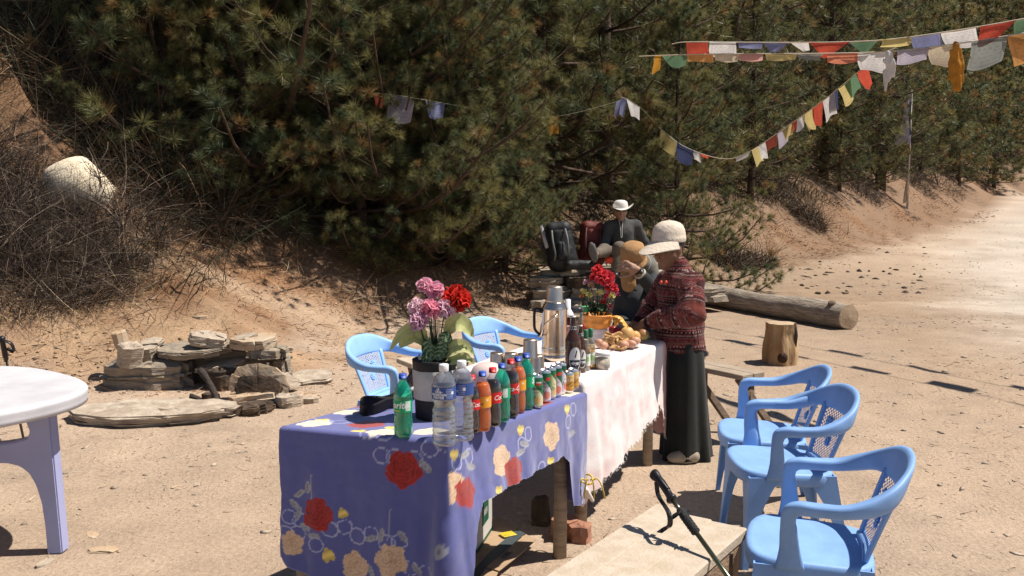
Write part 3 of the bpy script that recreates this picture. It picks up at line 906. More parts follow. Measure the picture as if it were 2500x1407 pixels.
# yellow string tied round the cloth on the far leg
ys = MB(); q = np.array(at(1403, 1205, .36)) - cb; q = np.array(B_FR) - cb; q[2] = .36
a = np.linspace(0, 6.6, 26)
ys.add(*tube(np.stack([q[0] - .02 + .046 * np.cos(a), q[1] - .02 + .046 * np.sin(a), .345 + .012 * np.sin(a * 2)], 1), .0045, 5))
for k in range(4):
    st = q + np.array([-.01 + .012 * k, -.05, -.01])
    a = np.linspace(0, 1, 8)
    ys.add(*tube(np.stack([st[0] + (k - 1.5) * .035 * a, st[1] - .02 * np.sin(a * 3), st[2] - .085 * a ** 1.6 + .03 * np.sin(a * 3.1)], 1), .0035, 5))
ys.build("yellow_tie", mat("yellow string", (.62, .45, .05), .7), t_c)

# ---- the white cover
wper = [W_FL, W_NL, W_NR, W_FR, W_FL]
K1 = (W_NL - W_FL).length; K2 = K1 + (W_NR - W_NL).length; K3 = K2 + (W_FR - W_NR).length; K4 = K3 + .2 * (W_FL - W_FR).length; K5 = K3 + (W_FL - W_FR).length
def w_drop(t):
    return lerp(t, [0, K1, K1 + .1, K2 - .06, K2 - .02, K2 + .04, K2 + .3, K2 + .8, K3 - .16, K3 - .11, K3 - .05, K3 + .05, K4, K4 + .06, K5],
                [.15, .15, .2, .3, .54, .54, .50, .42, .36, .40, .58, .58, .5, .2, .15])
def w_fold(t):
    a0 = lerp(t, [0, K1, K2 - .05, K2 + .1, K2 + .5, K3 - .3, K3 - .06, K4], [.02, .02, .0, .05, .06, .05, .0, -.01])
    a1 = lerp(t, [0, K2, K2 + .3, K3 - .2, K3, K4], [.01, .012, .010, .012, .008, .006])
    return a0, a1, 19.0
ts, V, UV, NN = cloth("cover", "", wper, w_drop, w_fold, white_cloth, None, base_w, nper=260, nd=40, seed=9)
nd = 40
hem = np.arange(len(V)) % nd == nd - 1
V[hem, 2] += rng.uniform(-.014, .006, hem.sum())
TG = radial_top(V, nd, 50); cw = np.array((base_w.x, base_w.y, 0))
allP = np.vstack([V, TG])
uvq = np.stack([np.concatenate([UV[:, 0], TG[:, 0] * 1.3 + TG[:, 1]]), np.concatenate([UV[:, 1], TG[:, 1]]), np.zeros(len(allP))], 1)
wn = fbm(uvq, 15, 4); wn2 = fbm(uvq + 9, 22, 4)
cv = np.tile(np.array([.73, .67, .64]), (len(allP), 1))
k = np.clip((wn - .05) * 4, 0, 1)[:, None] * .55; cv = cv * (1 - k) + np.array([.74, .50, .47]) * k
k = (np.clip(1 - np.abs(wn2) * 18, 0, 1) * (wn > -.05))[:, None] * .35; cv = cv * (1 - k) + np.array([.62, .47, .45]) * k
zone = np.concatenate([np.clip((UV[:, 0] - (K3 - .1)) / .06, 0, 1), np.zeros(len(TG))])[:, None] * .75
cv = cv * (1 - zone) + np.array([.62, .30, .27]) * zone
t_w = thing("table_cover", "white cover with faded pink flowers and a frayed hem, on the far table", "tablecloth", base_w)
F1 = grid_faces(260, nd); F2 = grid_faces(50, 260) + len(V)
mesh("cloth", allP - cw, np.vstack([F1[:, ::-1], F2]), white_cloth, t_w, True, cv)
fr = MB()
hv = V[hem] - cw
for i in range(len(hv)):
    if UV[hem][i, 0] < K2 - .03: continue
    for _ in range(4):
        p = hv[i] + rng.normal(0, .004, 3); q = p + np.array([rng.normal(0, .008), rng.normal(0, .008), -rng.uniform(.004, .014)])
        sd_ = np.array([.0015, .0008, 0])
        fr.add([p - sd_, p + sd_, q], [(0, 1, 2)])
fo = fr.build("fringe", mat("frayed thread", (.74, .68, .63), .9), t_w); fo["kind"] = "stuff"
# a knotted bunch of the cover at the near leg
kn = SDF()
kq = np.array(W_NR) - cw + np.array([0.0, -.03, 0]); kq[2] = .22
for i in range(9): kn.cone(kq + rng.normal(0, .014, 3), kq + rng.normal(0, .02, 3) + [0, 0, -.05], .014, .008, .01)
v, f = kn.mesh(.005, lambda p: fbm(p, 90, 2) * .004)
mesh("knot", v, f, mat("frayed thread"), t_w, True)

# ---------------------------------------------------------------- blue plastic chairs
plastic = mat("blue moulded plastic", (.21, .375, .68), .52, .22, 6, .06, 240, spec=.45, col2=None)
plastic_l = mat("sun-faded blue plastic", (.27, .47, .80), .5, .18, 6, .06, 240, spec=.45)
def make_chair(m, seed=0):
    root = bpy.data.objects.new("plastic_chair", None); COL.objects.link(root)
    # seat: dished shell with a rolled apron
    n = 48; a = np.linspace(0, 2 * math.pi, n, endpoint=False)
    def outline(s, grow=0):
        e = 5.0; ca, sa = np.cos(a), np.sin(a)
        r = (np.abs(ca) ** e + np.abs(sa) ** e) ** (-1 / e)
        x = r * ca; y = r * sa
        hw = .235 - .03 * (y + 1) / 2
        return np.stack([(hw * s + grow) * x, (.222 * s + grow) * y - .02 - .03 * np.clip(-y, 0, 1) * (1 - x ** 2) * s], 1)
    rings = []
    for s in (0.02, .3, .6, .8, .92): 
        o = outline(s); z = .418 - .016 * (1 - s ** 2) + .012 * np.clip(-o[:, 1] / .22, 0, 1) * 0
        rings.append(np.c_[o, np.full(n, z) - .008 * np.clip(o[:, 1] / .2, -1, 1)])
    for s, gr, z in ((.985, 0, .419), (1.0, .004, .412), (1.0, .008, .400), (1.0, .007, .372), (1.0, .004, .362), (.97, 0, .364), (.965, 0, .395)):
        o = outline(s, gr); rings.append(np.c_[o, z - .008 * np.clip(o[:, 1] / .2, -1, 1)])
    v = np.vstack(rings); f = []
    for i in range(len(rings) - 1):
        for j in range(n): f.append((i * n + j, i * n + (j + 1) % n, (i + 1) * n + (j + 1) % n, (i + 1) * n + j))
    f.append(tuple(range(n - 1, -1, -1)))
    MB().add(v, f).build("seat", m, root)
    # legs: open V sections that widen into the apron
    for sx in (-1, 1):
        for sy in (-1, 1):
            top = np.array([sx * (.232 if sy < 0 else .205), -.238 if sy < 0 else .198]); bot = np.array([sx * (.262 if sy < 0 else .245), -.268 if sy < 0 else .275])
            rows = []
            for t in np.linspace(0, 1, 8):
                c = top + (bot - top) * t; wd = .028 + .10 * (1 - t) ** 2.6 + .024 * (1 - t); th = .007
                z = .404 * (1 - t)
                pl = [(0, 0), (-.004, -.0), (-wd, 0), (-wd, -th), (-th * 1.2, -th), (-th, -th * 1.2), (-th, -wd), (0, -wd), (0, -.004)]
                rows.append([(c[0] + sx * p[0], c[1] + sy * p[1], z) for p in pl])
            v = np.array(rows).reshape(-1, 3); k = len(rows[0]); f = []
            for i in range(7):
                for j in range(k): f.append((i * k + j, i * k + (j + 1) % k, (i + 1) * k + (j + 1) % k, (i + 1) * k + j))
            f += [tuple(range(k)), tuple(range(7 * k, 8 * k))]
            MB().add(v, f).build("leg", m, root, False)
    # one continuous band: arm post, arm rest, back rail
    half = [  # x y z | A(width) | B(height)
        (.236, -.105, .395, .010, 0, 0, 0, .056, 0), (.242, -.108, .47, .010, 0, 0, 0, .038, .002), (.254, -.114, .54, .012, 0, 0, 0, .031, .006),
        (.260, -.112, .592, .017, 0, 0, 0, .024, -.020), (.264, -.080, .616, .024, 0, 0, 0, .006, -.022), (.270, -.01, .618, .027, .002, 0, 0, 0, -.021), (.276, .08, .621, .027, .003, .002, 0, 0, -.022),
        (.270, .165, .638, .023, .009, .003, 0, .004, -.029), (.236, .238, .664, .015, .014, .003, .004, -.010, -.041), (.165, .285, .686, .007, .016, .003, .008, -.020, -.055), (.085, .306, .697, .003, .017, .003, .003, -.022, -.060), (0, .312, .700, 0, .017, .003, 0, -.023, -.061)]
    h = np.array(half); mir = h[::-1][1:].copy(); mir[:, 0] *= -1; mir[:, 3] *= -1; mir[:, 6] *= -1
    S = spline(np.vstack([h, mir]), 92)
    MB().add(*sweep(S[:, :3] - np.c_[0 * S[:, :1], 0 * S[:, :1], 0 * S[:, :1]] + S[:, 6:9] * .0, S[:, 3:6], S[:, 6:9], 14, 3.2)).build("arm_frame", m, root)
    # back panel with lattice, border ribs and two moulded flowers
    nu, nv = 27, 31
    def bp(u, v):      # u -1..1, v 0..1 bottom to top
        hw = .135 + .045 * v
        return np.array([u * hw, .175 + .110 * v + .010 * v * v - .032 * (u * u) * (.3 + .7 * v), .398 + .272 * v - .016 * u * u * v])
    G = np.array([[bp(-1 + 2 * i / (nu - 1), j / (nv - 1)) for j in range(nv)] for i in range(nu)]).reshape(-1, 3)
    f = []
    for i in range(nu - 1):
        for j in range(nv - 1):
            inside = 3 <= i < nu - 4 and 4 <= j < nv - 4
            fl = any(((i - ci) ** 2 + ((j - cj) * 1.0) ** 2) < rr for ci, cj, rr in ((8, 20, 9), (17, 19, 9), (13, 12, 7)))
            if inside and not fl and (i + j) % 2 == 0: continue
            f.append((i * nv + j, (i + 1) * nv + j, (i + 1) * nv + j + 1, i * nv + j + 1))
    mb = MB().add(G, f)
    for u0 in (-1, 1):
        P = np.array([bp(u0 * .93, v) for v in np.linspace(-.02, 1, 12)])
        mb.add(*sweep(P, np.tile([.016, 0, 0], (12, 1)), np.tile([0, .010, 0], (12, 1)), 8, 3))
    P = np.array([bp(u, .02) for u in np.linspace(-1, 1, 10)]); mb.add(*sweep(P, np.tile([0, .012, 0], (10, 1)), np.tile([0, 0, .022], (10, 1)), 8, 3))
    for (ci, cj, rr) in ((8, 20, .030), (17, 19, .030), (13, 12, .022)):
        u, vv = -1 + 2 * ci / (nu - 1), cj / (nv - 1)
        c = bp(u, vv); ex = bp(u + .1, vv) - c; ex /= np.linalg.norm(ex); ez = bp(u, vv + .1) - c; ez /= np.linalg.norm(ez); nn = np.cross(ex, ez); nn = nn if nn[1] < 0 else -nn
        for q in range(10):
            an = q * .628; d = math.cos(an) * ex + math.sin(an) * ez
            mb.add(*tube([c + d * rr * .3 + nn * .003, c + d * rr * .7 + nn * .004, c + d * rr * 1.05 + nn * .002], [.004, .006, .003], 6))
        mb.add(*tube([c - nn * .002, c + nn * .009, c + nn * .011], [rr * .36, rr * .33, rr * .1], 10))
    mb.build("backrest", m, root)
    return root

ch0 = make_chair(plastic); ch1 = make_chair(plastic_l)
def place_chair(c, x, y, yaw, label, group, sc=1.0):
    c.location = (x, y, gz(x, y) - .004); c.rotation_euler = (0, 0, yaw); c.scale = (sc, sc * .88, sc)
    tag(c, label, "chair", group)
GR = "blue plastic chairs in a row to the right of the tables"
fx = math.atan2(-.96, -.28)
place_chair(ch0, 1.075, 3.205, R(-106.5), "blue plastic armchair nearest the camera, beside the plank bench with the trekking pole", GR)
c = dup(ch0); place_chair(c, 1.243, 4.20, R(-91), "middle blue plastic armchair of the right hand row, overlapping the one behind it", GR)
c = dup(ch0); place_chair(c, 1.31, 4.74, R(-99), "farthest blue plastic armchair of the row of three, nearest the tree stump", GR)
GL = "pale blue plastic chairs on the far side of the tables"
place_chair(ch1, -.67, 5.58, R(68), "pale blue plastic armchair behind the blue cloth, black and white scarf on it", GL)
c = dup(ch1); place_chair(c, -.01, 6.30, R(56.5), "pale blue plastic armchair half hidden by the steel cups and flask", GL)
# ---------------------------------------------------------------- things on the tables
TOP = ZT + .0015
def setloc(px, py, r):
    p = at(px, py, TOP); d = Vector((p.x, p.y, 0)).normalized()
    return (p.x + d.x * r, p.y + d.y * r, TOP)
def cam_ang(loc): return math.atan2(-loc[1], -loc[0])
pet_green = clear_mat("green PET", (.28, .92, .74), .04, .06, .36, (.02, .55, .38))
pet_clear = clear_mat("clear PET", (.95, .96, .97), .025, .05, .03, (.85, .87, .9))
pet_water = clear_mat("water filled PET", (.80, .83, .86), .10, .08, .16, (.75, .77, .82))
glass_brown = mat("brown beer glass", (.055, .018, .006), .08, spec=.6, coat=.4)
glass_clear = clear_mat("clear bottle glass", (.88, .86, .72), .10, .03, .08, (.8, .75, .55))
cola_l = mat("dark cola", (.014, .006, .004), .12, spec=.5)
orange_l = mat("orange soda", (.92, .24, .02), .3, spec=.4, transl=.5)
lemon_l = clear_mat("lemon soda", (.20, .80, .62), .02, .1, .42, (.0, .46, .32))
cap_blue = mat("blue cap", (.045, .10, .42), .4); cap_red = mat("red cap", (.62, .03, .03), .4); cap_white = mat("white cap", (.78, .78, .78), .4)
ink_white = mat("white ink", (.82, .82, .82), .5); ink_dark = mat("dark ink", (.02, .03, .03), .5); ink_yellow = mat("yellow ink", (.75, .60, .05), .5)
label_m = mat("printed label", rough=.45, attr=True)

def label_band(name, parent, r, z0, z1, paint, a0, arc=2 * math.pi, na=72, nz=26, taper=0.0):
    """a printed sleeve; paint(s, t) -> colour for s = metres left/right of the label centre, t 0..1 up; angle a0 is the label centre"""
    aa = np.linspace(-arc / 2, arc / 2, na); zz = np.linspace(0, 1, nz)
    A, Z = np.meshgrid(aa, zz, indexing='ij')
    rr = r * (1 - taper * Z)
    V = np.stack([rr * np.cos(a0 + A), rr * np.sin(a0 + A), z0 + (z1 - z0) * Z], -1).reshape(-1, 3)
    c = paint(A * r, Z).reshape(-1, 3)
    return mesh(name, V, grid_faces(na, nz), label_m, parent, True, c)
def flat_paint(col):
    return lambda s, t: np.broadcast_to(np.array(col), s.shape + (3,)).copy()
def put_text(key, parent, r, z, ang, m):
    v, f = wrap_text(key, r, z, ang)
    return mesh("lettering", v, f, m, parent, False)

def pet_profile(h, r):
    k = h / .23
    return [(.55 * r, .006 * k), (.80 * r, 0), (.93 * r, .006 * k), (r, .022 * k), (r, .060 * k), (.94 * r, .074 * k), (.93 * r, .085 * k), (.985 * r, .095 * k), (.985 * r, .140 * k), (r, .146 * k), (.97 * r, .158 * k), (.82 * r, .178 * k), (.58 * r, .195 * k), (.40 * r, .204 * k), (.37 * r, .212 * k), (.42 * r, .214 * k), (.37 * r, .217 * k)]
def interp_prof(prof, zmax, sc=.95):
    P = [(r * sc, z + .002) for r, z in prof if z < zmax]
    rr = np.interp(zmax, [p[1] for p in prof], [p[0] for p in prof]) * sc
    return P + [(rr, zmax), (0.0001, zmax)]
def petal_base(a, z):
    return 1 - .10 * np.clip(1 - z / .03, 0, 1) * (.5 + .5 * np.cos(a * 5))
def soda(px, py, h, kind, label, turn=0.0, back=False):
    r = h * .150
    loc = setloc(px, py, r)
    t = thing("soda_bottle", label, "bottle", loc)
    prof = pet_profile(h, r); k = h / .23
    MB().add(*lathe(prof, 28, wob=petal_base, close=False)).build("bottle_body", pet_green if kind == "lemon" else pet_clear, t)
    lv = {"lemon": .122, "cola": .182, "orange": .188}[kind] * k
    if kind != "lemon" or not back: pass
    MB().add(*lathe(interp_prof(prof, lv), 24, wob=petal_base)).build("drink", {"lemon": lemon_l, "cola": cola_l, "orange": orange_l}[kind], t)
    cp = {"lemon": cap_blue, "cola": cap_red, "orange": cap_blue}[kind]
    MB().add(*lathe([(.43 * r, .2135 * k), (.44 * r, .218 * k), (.44 * r, .2175 * k), (.43 * r, .231 * k), (.40 * r, .233 * k), (0.001, .233 * k)], 24, wob=lambda a, z: 1 + .015 * np.sign(np.sin(a * 24)))).build("cap", cp, t)
    a0 = cam_ang(loc) + turn
    z0, z1 = .096 * k, .139 * k; rl = r * .992
    if kind == "lemon":
        def p(s, tt):
            c = np.empty(s.shape + (3,)); c[:] = (.0, .36, .14)
            m = (s > .021) & (s < .042) & (tt > .12) & (tt < .93); c[m] = (.72, .78, .74)
            m2 = m & (np.sin(tt * 60) > .3) & (s > .024); c[m2] = (.35, .55, .45)
            return c
        lb = label_band("label", t, rl, z0, z1, p, a0)
        put_text("lemon", lb, rl * 1.006, (z0 + z1) / 2 + .004, a0 - .25, ink_white)
        m = MB(); a = np.linspace(-.85, .05, 10); v = np.vstack([np.stack([rl * 1.006 * np.cos(a0 + a), rl * 1.006 * np.sin(a0 + a), np.full(10, z0 + q)], 1) for q in (.004, .007)])
        m.add(v, [(i, i + 1, 11 + i, 10 + i) for i in range(9)]); m.build("yellow_line", ink_yellow, lb, False)
    elif kind == "cola":
        def p(s, tt):
            c = np.empty(s.shape + (3,)); c[:] = (.58, .02, .02)
            m = (s > .020) & (s < .032) & (np.sin(tt * 45) > .2); c[m] = (.75, .55, .55)
            return c
        lb = label_band("label", t, rl, z0, z1, p, a0)
        put_text("cola", lb, rl * 1.006, (z0 + z1) / 2, a0 - .1, ink_white)
    else:
        def p(s, tt):
            c = np.empty(s.shape + (3,)); c[:] = (.80, .34, .03)
            m = np.hypot(s - .014, (tt - .7) * .05) < .005; c[m] = (.8, .75, .6)
            m = np.hypot(s + .008, (tt - .35) * .05) < .006; c[m] = (.45, .12, .03)
            return c
        label_band("label", t, rl, z0, z1, p, a0)
    return t
soda(985, 1072, .232, "lemon", "half full green soda bottle standing alone at the front left of the blue cloth", -.35)
soda(1152, 1061, .215, "cola", "dark cola bottle mostly hidden behind the two clear water bottles", 1.6)
soda(1178, 1057, .224, "orange", "front orange soda bottle, right beside the two water bottles", .2)
soda(1203, 1045, .224, "cola", "dark cola bottle whose label shows only red, between the front orange and green bottles", 1.9)
soda(1225, 1033, .226, "lemon", "green soda bottle in the middle of the row between two dark colas", -.45)
soda(1247, 1021, .228, "cola", "cola bottle with white script on its red label, just left of the steel cups", .55)
soda(1264, 1011, .226, "orange", "second orange soda bottle, squeezed between the cola and the last green bottle", .3)
soda(1284, 1003, .230, "lemon", "last green soda bottle of the row, next to the mango can", 2.2, True)

def water(px, py, h, label, turn=0.0):
    r = h * .150; loc = setloc(px, py, r); k = h / .286
    t = thing("water_bottle", label, "bottle", loc)
    prof = [(.6 * r, .004), (.93 * r, 0), (r, .008)]
    z = .014
    while z < .118 * k:
        for q in range(5): prof.append((r * (1 - .055 * math.sin(math.pi * q / 5) ** 2 - .0), z + q * .0036 * k))
        z += .018 * k
    prof += [(r * .97, .126 * k), (r * .84, .138 * k), (r * .83, .148 * k), (r * .98, .160 * k), (r, .165 * k), (r, .212 * k), (r * .985, .218 * k), (r * .86, .234 * k), (r * .62, .250 * k), (r * .37, .260 * k), (r * .34, .266 * k)]
    MB().add(*lathe(prof, 40, wob=lambda a, z: 1 + (.02 * np.sin(a * 5 + z * 120) if z < .12 * k else 0), close=False)).build("bottle_body", pet_water, t)
    MB().add(*lathe([(r * .38, .262 * k), (r * .40, .264 * k), (r * .40, .284 * k), (r * .37, .287 * k), (.001, .287 * k)], 28, wob=lambda a, z: 1 + .015 * np.sign(np.sin(a * 28)))).build("cap", cap_white, t)
    a0 = cam_ang(loc) + turn; z0, z1 = .167 * k, .211 * k; rl = r * 1.006
    def p(s, tt):
        c = np.empty(s.shape + (3,)); c[:] = (.035, .075, .26)
        x = s + .022
        m = (tt > .52) & (tt < .95 - np.abs(x) * 26 + .10 * np.sin(x * 900)) & (np.abs(x) < .019); c[m] = (.75, .78, .82)
        m2 = m & (np.sin(x * 700 + tt * 18) > .35) & (tt < .85); c[m2] = (.035, .075, .26)
        m = (s > .008) & (s < .036) & (np.sin(tt * 62) > .55) & (tt > .1); c[m] = (.30, .36, .52)
        m = (s > .028) & (s < .037) & (tt > .42) & (tt < .66); c[m] = (.8, .8, .8)
        return c
    lb = label_band("label", t, rl, z0, z1, p, a0, na=110)
    put_text("mtn", lb, rl * 1.006, z0 + .40 * (z1 - z0), a0 - .022 / rl, ink_white)
    put_text("wtr", lb, rl * 1.006, z0 + .17 * (z1 - z0), a0 - .022 / rl, ink_white)
    return t
water(1085, 1092, .288, "clear water bottle at the near corner, blue label facing the camera")
water(1128, 1079, .288, "clear water bottle right behind the nearer one, its label partly covered", -.55)

# cans
can_metal = mat("can lid", (.72, .72, .72), .3, metal=1.0)
def can(px, py, h, r, paint, label, name="drink_can", turn=0, texts=()):
    loc = setloc(px, py, r); t = thing(name, label, "can", loc)
    MB().add(*lathe([(r * .8, 0), (r * .86, .002), (r, .009), (r, .012)], 28, close=False)).build("base_rim", can_metal, t)
    MB().add(*lathe([(r, h - .012), (r * .88, h - .003), (r * .90, h), (r * .86, h), (r * .84, h - .004), (.001, h - .004)], 28, close=False)).build("lid", can_metal, t)
    MB().add(*lathe([(r * .16, h - .003), (r * .18, h - .001), (.001, h - .001)], 10, c=(r * .2, 0, 0), close=False)).build("pull_tab", can_metal, t)
    a0 = cam_ang(loc) + turn
    lb = label_band("label", t, r, .012, h - .012, paint, a0, nz=60)
    for key, z, da, m in texts: put_text(key, lb, r * 1.008, z * h, a0 + da / r, m)
    return t
def fruit_paint(green, body, fruit, stripe=None):
    def p(s, tt):
        c = np.empty(s.shape + (3,)); c[:] = body
        m = tt > .60 + .16 * np.clip(-s / .02, -1.2, 1.2) - .0; m = tt > .66 - s * 9; c[tt > .64 - np.abs(s + .012) * 0 - s * 10] = green
        c[tt > .90] = green
        m = (np.hypot(s - .004, (tt - .19) * .12) < .017); c[m] = fruit
        m = (np.hypot(s + .012, (tt - .32) * .12) < .010) & (np.sin(s * 700 + tt * 30) > 0); c[m] = (.05, .18, .05)
        m = np.hypot((s - .010) / .013, (tt - .79) * .115 / .008) < 1; c[m] = (.60, .04, .03)
        if stripe is not None: c[(s > .014) & (s < .020)] = stripe
        c[(np.sin(tt * 170) > .4) & (s < .012) & (s > -.012) & (tt > .44) & (tt < .52)] = np.array(body) * .45
        return c
    return p
gr = (.015, .16, .06)
can(1310, 998, .140, .0262, fruit_paint(gr, (.66, .64, .40), (.80, .50, .20)), "front slim mango drink can, green and pale yellow, at the head of the cans", turn=0, texts=(("pran", .775, .010, ink_white), ("mango", .585, .004, ink_dark)))
can(1330, 985, .140, .0262, fruit_paint(gr, (.70, .58, .60), (.72, .25, .18)), "slim fruit drink can second in the row, lilac with a green top", turn=.25, texts=(("fr", .60, -.002, ink_dark), ("cock", .52, -.002, ink_dark)))
can(1343, 977, .140, .0262, fruit_paint(gr, (.72, .66, .38), (.75, .45, .2), (.75, .6, .12)), "slim drink can third in the row, with a yellow stripe down its side", turn=1.0)
can(1357, 971, .140, .0262, fruit_paint((.01, .11, .05), (.72, .60, .64), (.70, .22, .16)), "slim drink can fourth in the row, pale pink with cherries low down", turn=.3)
can(1368, 964, .140, .0262, fruit_paint((.012, .09, .05), (.72, .62, .66), (.66, .2, .16), (.22, .04, .10)), "slim drink can last in the row, pale pink with a dark purple stripe", turn=1.1)
def gold(s, tt):
    c = np.empty(s.shape + (3,)); c[:] = (.62, .33, .06)
    c[tt > .86] = (.72, .50, .16)
    c[(tt > .25) & (tt < .55) & (np.sin(s * 420 + tt * 11) * np.cos(tt * 40 + s * 190) > .2)] = (.10, .05, .02)
    c[(tt > .62) & (tt < .78) & (np.sin(s * 600) > -.2)] = (.66, .56, .42)
    c[(tt < .1)] = (.5, .2, .04)
    return c
can(1387, 961, .094, .0262, gold, "short gold energy drink can in front of the brown beer bottle")
can(1399, 953, .094, .0262, gold, "short gold energy drink can just behind the other gold can", turn=.5)

# the steel flask
steel = mat("polished steel", (.74, .62, .49), .20, .12, 5, .04, 40, metal=1.0, stretch=(1, 1, .2))
steel_d = mat("brushed steel", (.70, .58, .46), .36, .15, 7, .05, 60, metal=1.0, stretch=(1, 1, .3))
black_pl = mat("black plastic", (.012, .012, .012), .35)
r = .068; loc = setloc(1353, 884, r)
t = thing("vacuum_flask", "tall steel vacuum flask with a black side handle and wire bail on the white cover", "flask", loc)
MB().add(*lathe([(.066, 0), (.071, .004), (.071, .028), (.068, .030), (.0705, .036), (.068, .041), (.0705, .047), (.068, .052), (.070, .060), (.068, .066), (.067, .080), (.067, .268), (.069, .271), (.069, .276), (.066, .279), (.062, .290), (.052, .305), (.050, .311), (.001, .311)], 48)).build("flask_body", steel, t)
MB().add(*lathe([(.047, .311), (.048, .313), (.047, .322), (.0445, .326), (.043, .386), (.041, .392), (.036, .394), (.001, .393)], 40)).build("cup_lid", steel_d, t)
ca = math.pi + .12
d = np.array([math.cos(ca), math.sin(ca), 0])
P = spline([d * .062 + [0, 0, .262], d * .092 + [0, 0, .275], d * .106 + [0, 0, .262], d * .108 + [0, 0, .20], d * .104 + [0, 0, .165], d * .085 + [0, 0, .142], d * .066 + [0, 0, .132]], 24)
MB().add(*tube(P, .0075, 8)).add(*obox(d * .06 + [0, 0, .262], d * .085 + [0, 0, .268], .022, .026)).build("handle", black_pl, t)
pv = cam_ang(loc) + .15
p0 = np.array([math.cos(pv) * .069, math.sin(pv) * .069, .245]); p1 = np.array([-math.cos(pv) * .069, -math.sin(pv) * .069, .245])
hang = np.array([-.074, -.03, .150])
P = spline([p0 * [1.06, 1.06, 1], p0 * 1.02 + (hang - p0) * .5 + [-.02, -.035, 0], hang + [0, -.04, -.012], hang + [-.012, 0, -.018], hang + [0, .06, -.012], p1 + (hang - p1) * .5 + [-.02, .03, 0], p1 * [1.06, 1.06, 1]], 40)
MB().add(*tube(P, .0042, 7, flat=.6)).build("bail", steel_d, t)
mb = MB(); v, f = lathe([(.0001, 0), (.010, 0), (.010, .003), (.005, .006), (.0001, .006)], 14)
nrm = np.array([math.cos(pv), math.sin(pv), 0]); e1 = np.array([-nrm[1], nrm[0], 0])
mb.add(p0 + v[:, :1] * e1 + v[:, 1:2] * np.array([0, 0, 1]) + v[:, 2:3] * nrm, f).build("pivot", steel, t)

# steel cups, upside down
GC = "upturned steel cups beside the flask"
def cup(px, py, z, label):
    r = .037; p = at(px, py, z); loc = (p.x, p.y + r, z)
    t = thing("steel_cup", label, "cup", loc, group=GC)
    MB().add(*lathe([(.034, .004), (.0375, 0), (.0378, .003), (.0366, .005), (.0335, .084), (.032, .088), (.029, .0895), (.001, .0885)], 32)).build("cup", steel_d, t) if False else None
    o = MB().add(*lathe([(.034, .004), (.0375, 0), (.0378, .003), (.0366, .005), (.0335, .084), (.032, .088), (.029, .0895), (.001, .0885)], 32, close=False)).build("cup_wall", steel_d, t)
    MB().add(*lathe([(.0372, -.0001), (.0388, .0012), (.0372, .0030)], 32, close=False)).build("rim", steel, t)
cup(1213, 907, TOP, "upturned steel cup at the left end, nearest the pale chair arm")
cup(1247, 908, TOP, "upturned steel cup second from the left")
cup(1279, 910, TOP, "upturned steel cup under the left side of the stacked one")
cup(1312, 914, TOP, "nearest upturned steel cup, just behind the slim cans")
cup(1312, 892, TOP, "upturned steel cup under the right side of the stacked one") if False else None
cup(1295, 876, TOP + .0905, "steel cup stacked on top of two others")

# beers and spirits
def beer(px, py, h, r, label):
    loc = setloc(px, py, r); t = thing("beer_bottle", label, "bottle", loc); k = h
    prof = [(.6 * r, .003), (.9 * r, 0), (r, .01 * k), (r, .56 * k), (.97 * r, .61 * k), (.72 * r, .68 * k), (.46 * r, .75 * k), (.38 * r, .80 * k), (.35 * r, .955 * k), (.39 * r, .958 * k), (.39 * r, .975 * k), (.34 * r, .98 * k)]
    MB().add(*lathe(prof, 32)).build("bottle_body", glass_brown, t)
    MB().add(*lathe([(.41 * r, .975 * k), (.42 * r, .985 * k), (.38 * r, .999 * k), (.001, k)], 24, wob=lambda a, z: 1 + .03 * np.sin(a * 21))).build("cap", mat("bottle cap", (.55, .52, .48), .35, metal=.8), t)
    a0 = cam_ang(loc) + .35; sl = r * 1.05
    def p(s, tt):
        c = np.empty(s.shape + (3,)); c[:] = (.055, .018, .006)
        e = np.hypot(s / (r * .82), (tt - .5) / .5)
        c[e < 1] = (.72, .70, .66); c[(e < 1) & (tt < .46)] = (.03, .035, .04); c[(e > .90) & (e < 1)] = (.7, .68, .62)
        c[(e < .8) & (tt > .56) & (tt < .86) & (np.abs(s - .002 - (tt - .7) * .03) < .0035)] = (.02, .02, .02)
        return c
    lb = label_band("label", t, r * 1.004, .10 * k, .50 * k, p, a0, arc=1.95, na=60, nz=60)
    put_text("beer", lb, r * 1.012, .225 * k, a0, ink_white)
    def pn(s, tt):
        c = np.empty(s.shape + (3,)); c[:] = (.03, .03, .03); c[(tt < .12) | (tt > .88)] = (.6, .58, .5); c[(np.sin(s * 500) > .5) & (tt > .3) & (tt < .7)] = (.6, .6, .56); return c
    label_band("neck_band", t, .44 * r, .775 * k, .835 * k, pn, a0, nz=12, taper=.09)
beer(1398, 922, .295, .0385, "large brown beer bottle with an oval black and white label, right of the flask")
beer(1416, 911, .235, .031, "smaller brown beer bottle half hidden behind the large one")
gold_spirit = clear_mat("pale spirit", (.80, .62, .30), .02, .1, .15, (.6, .42, .15))
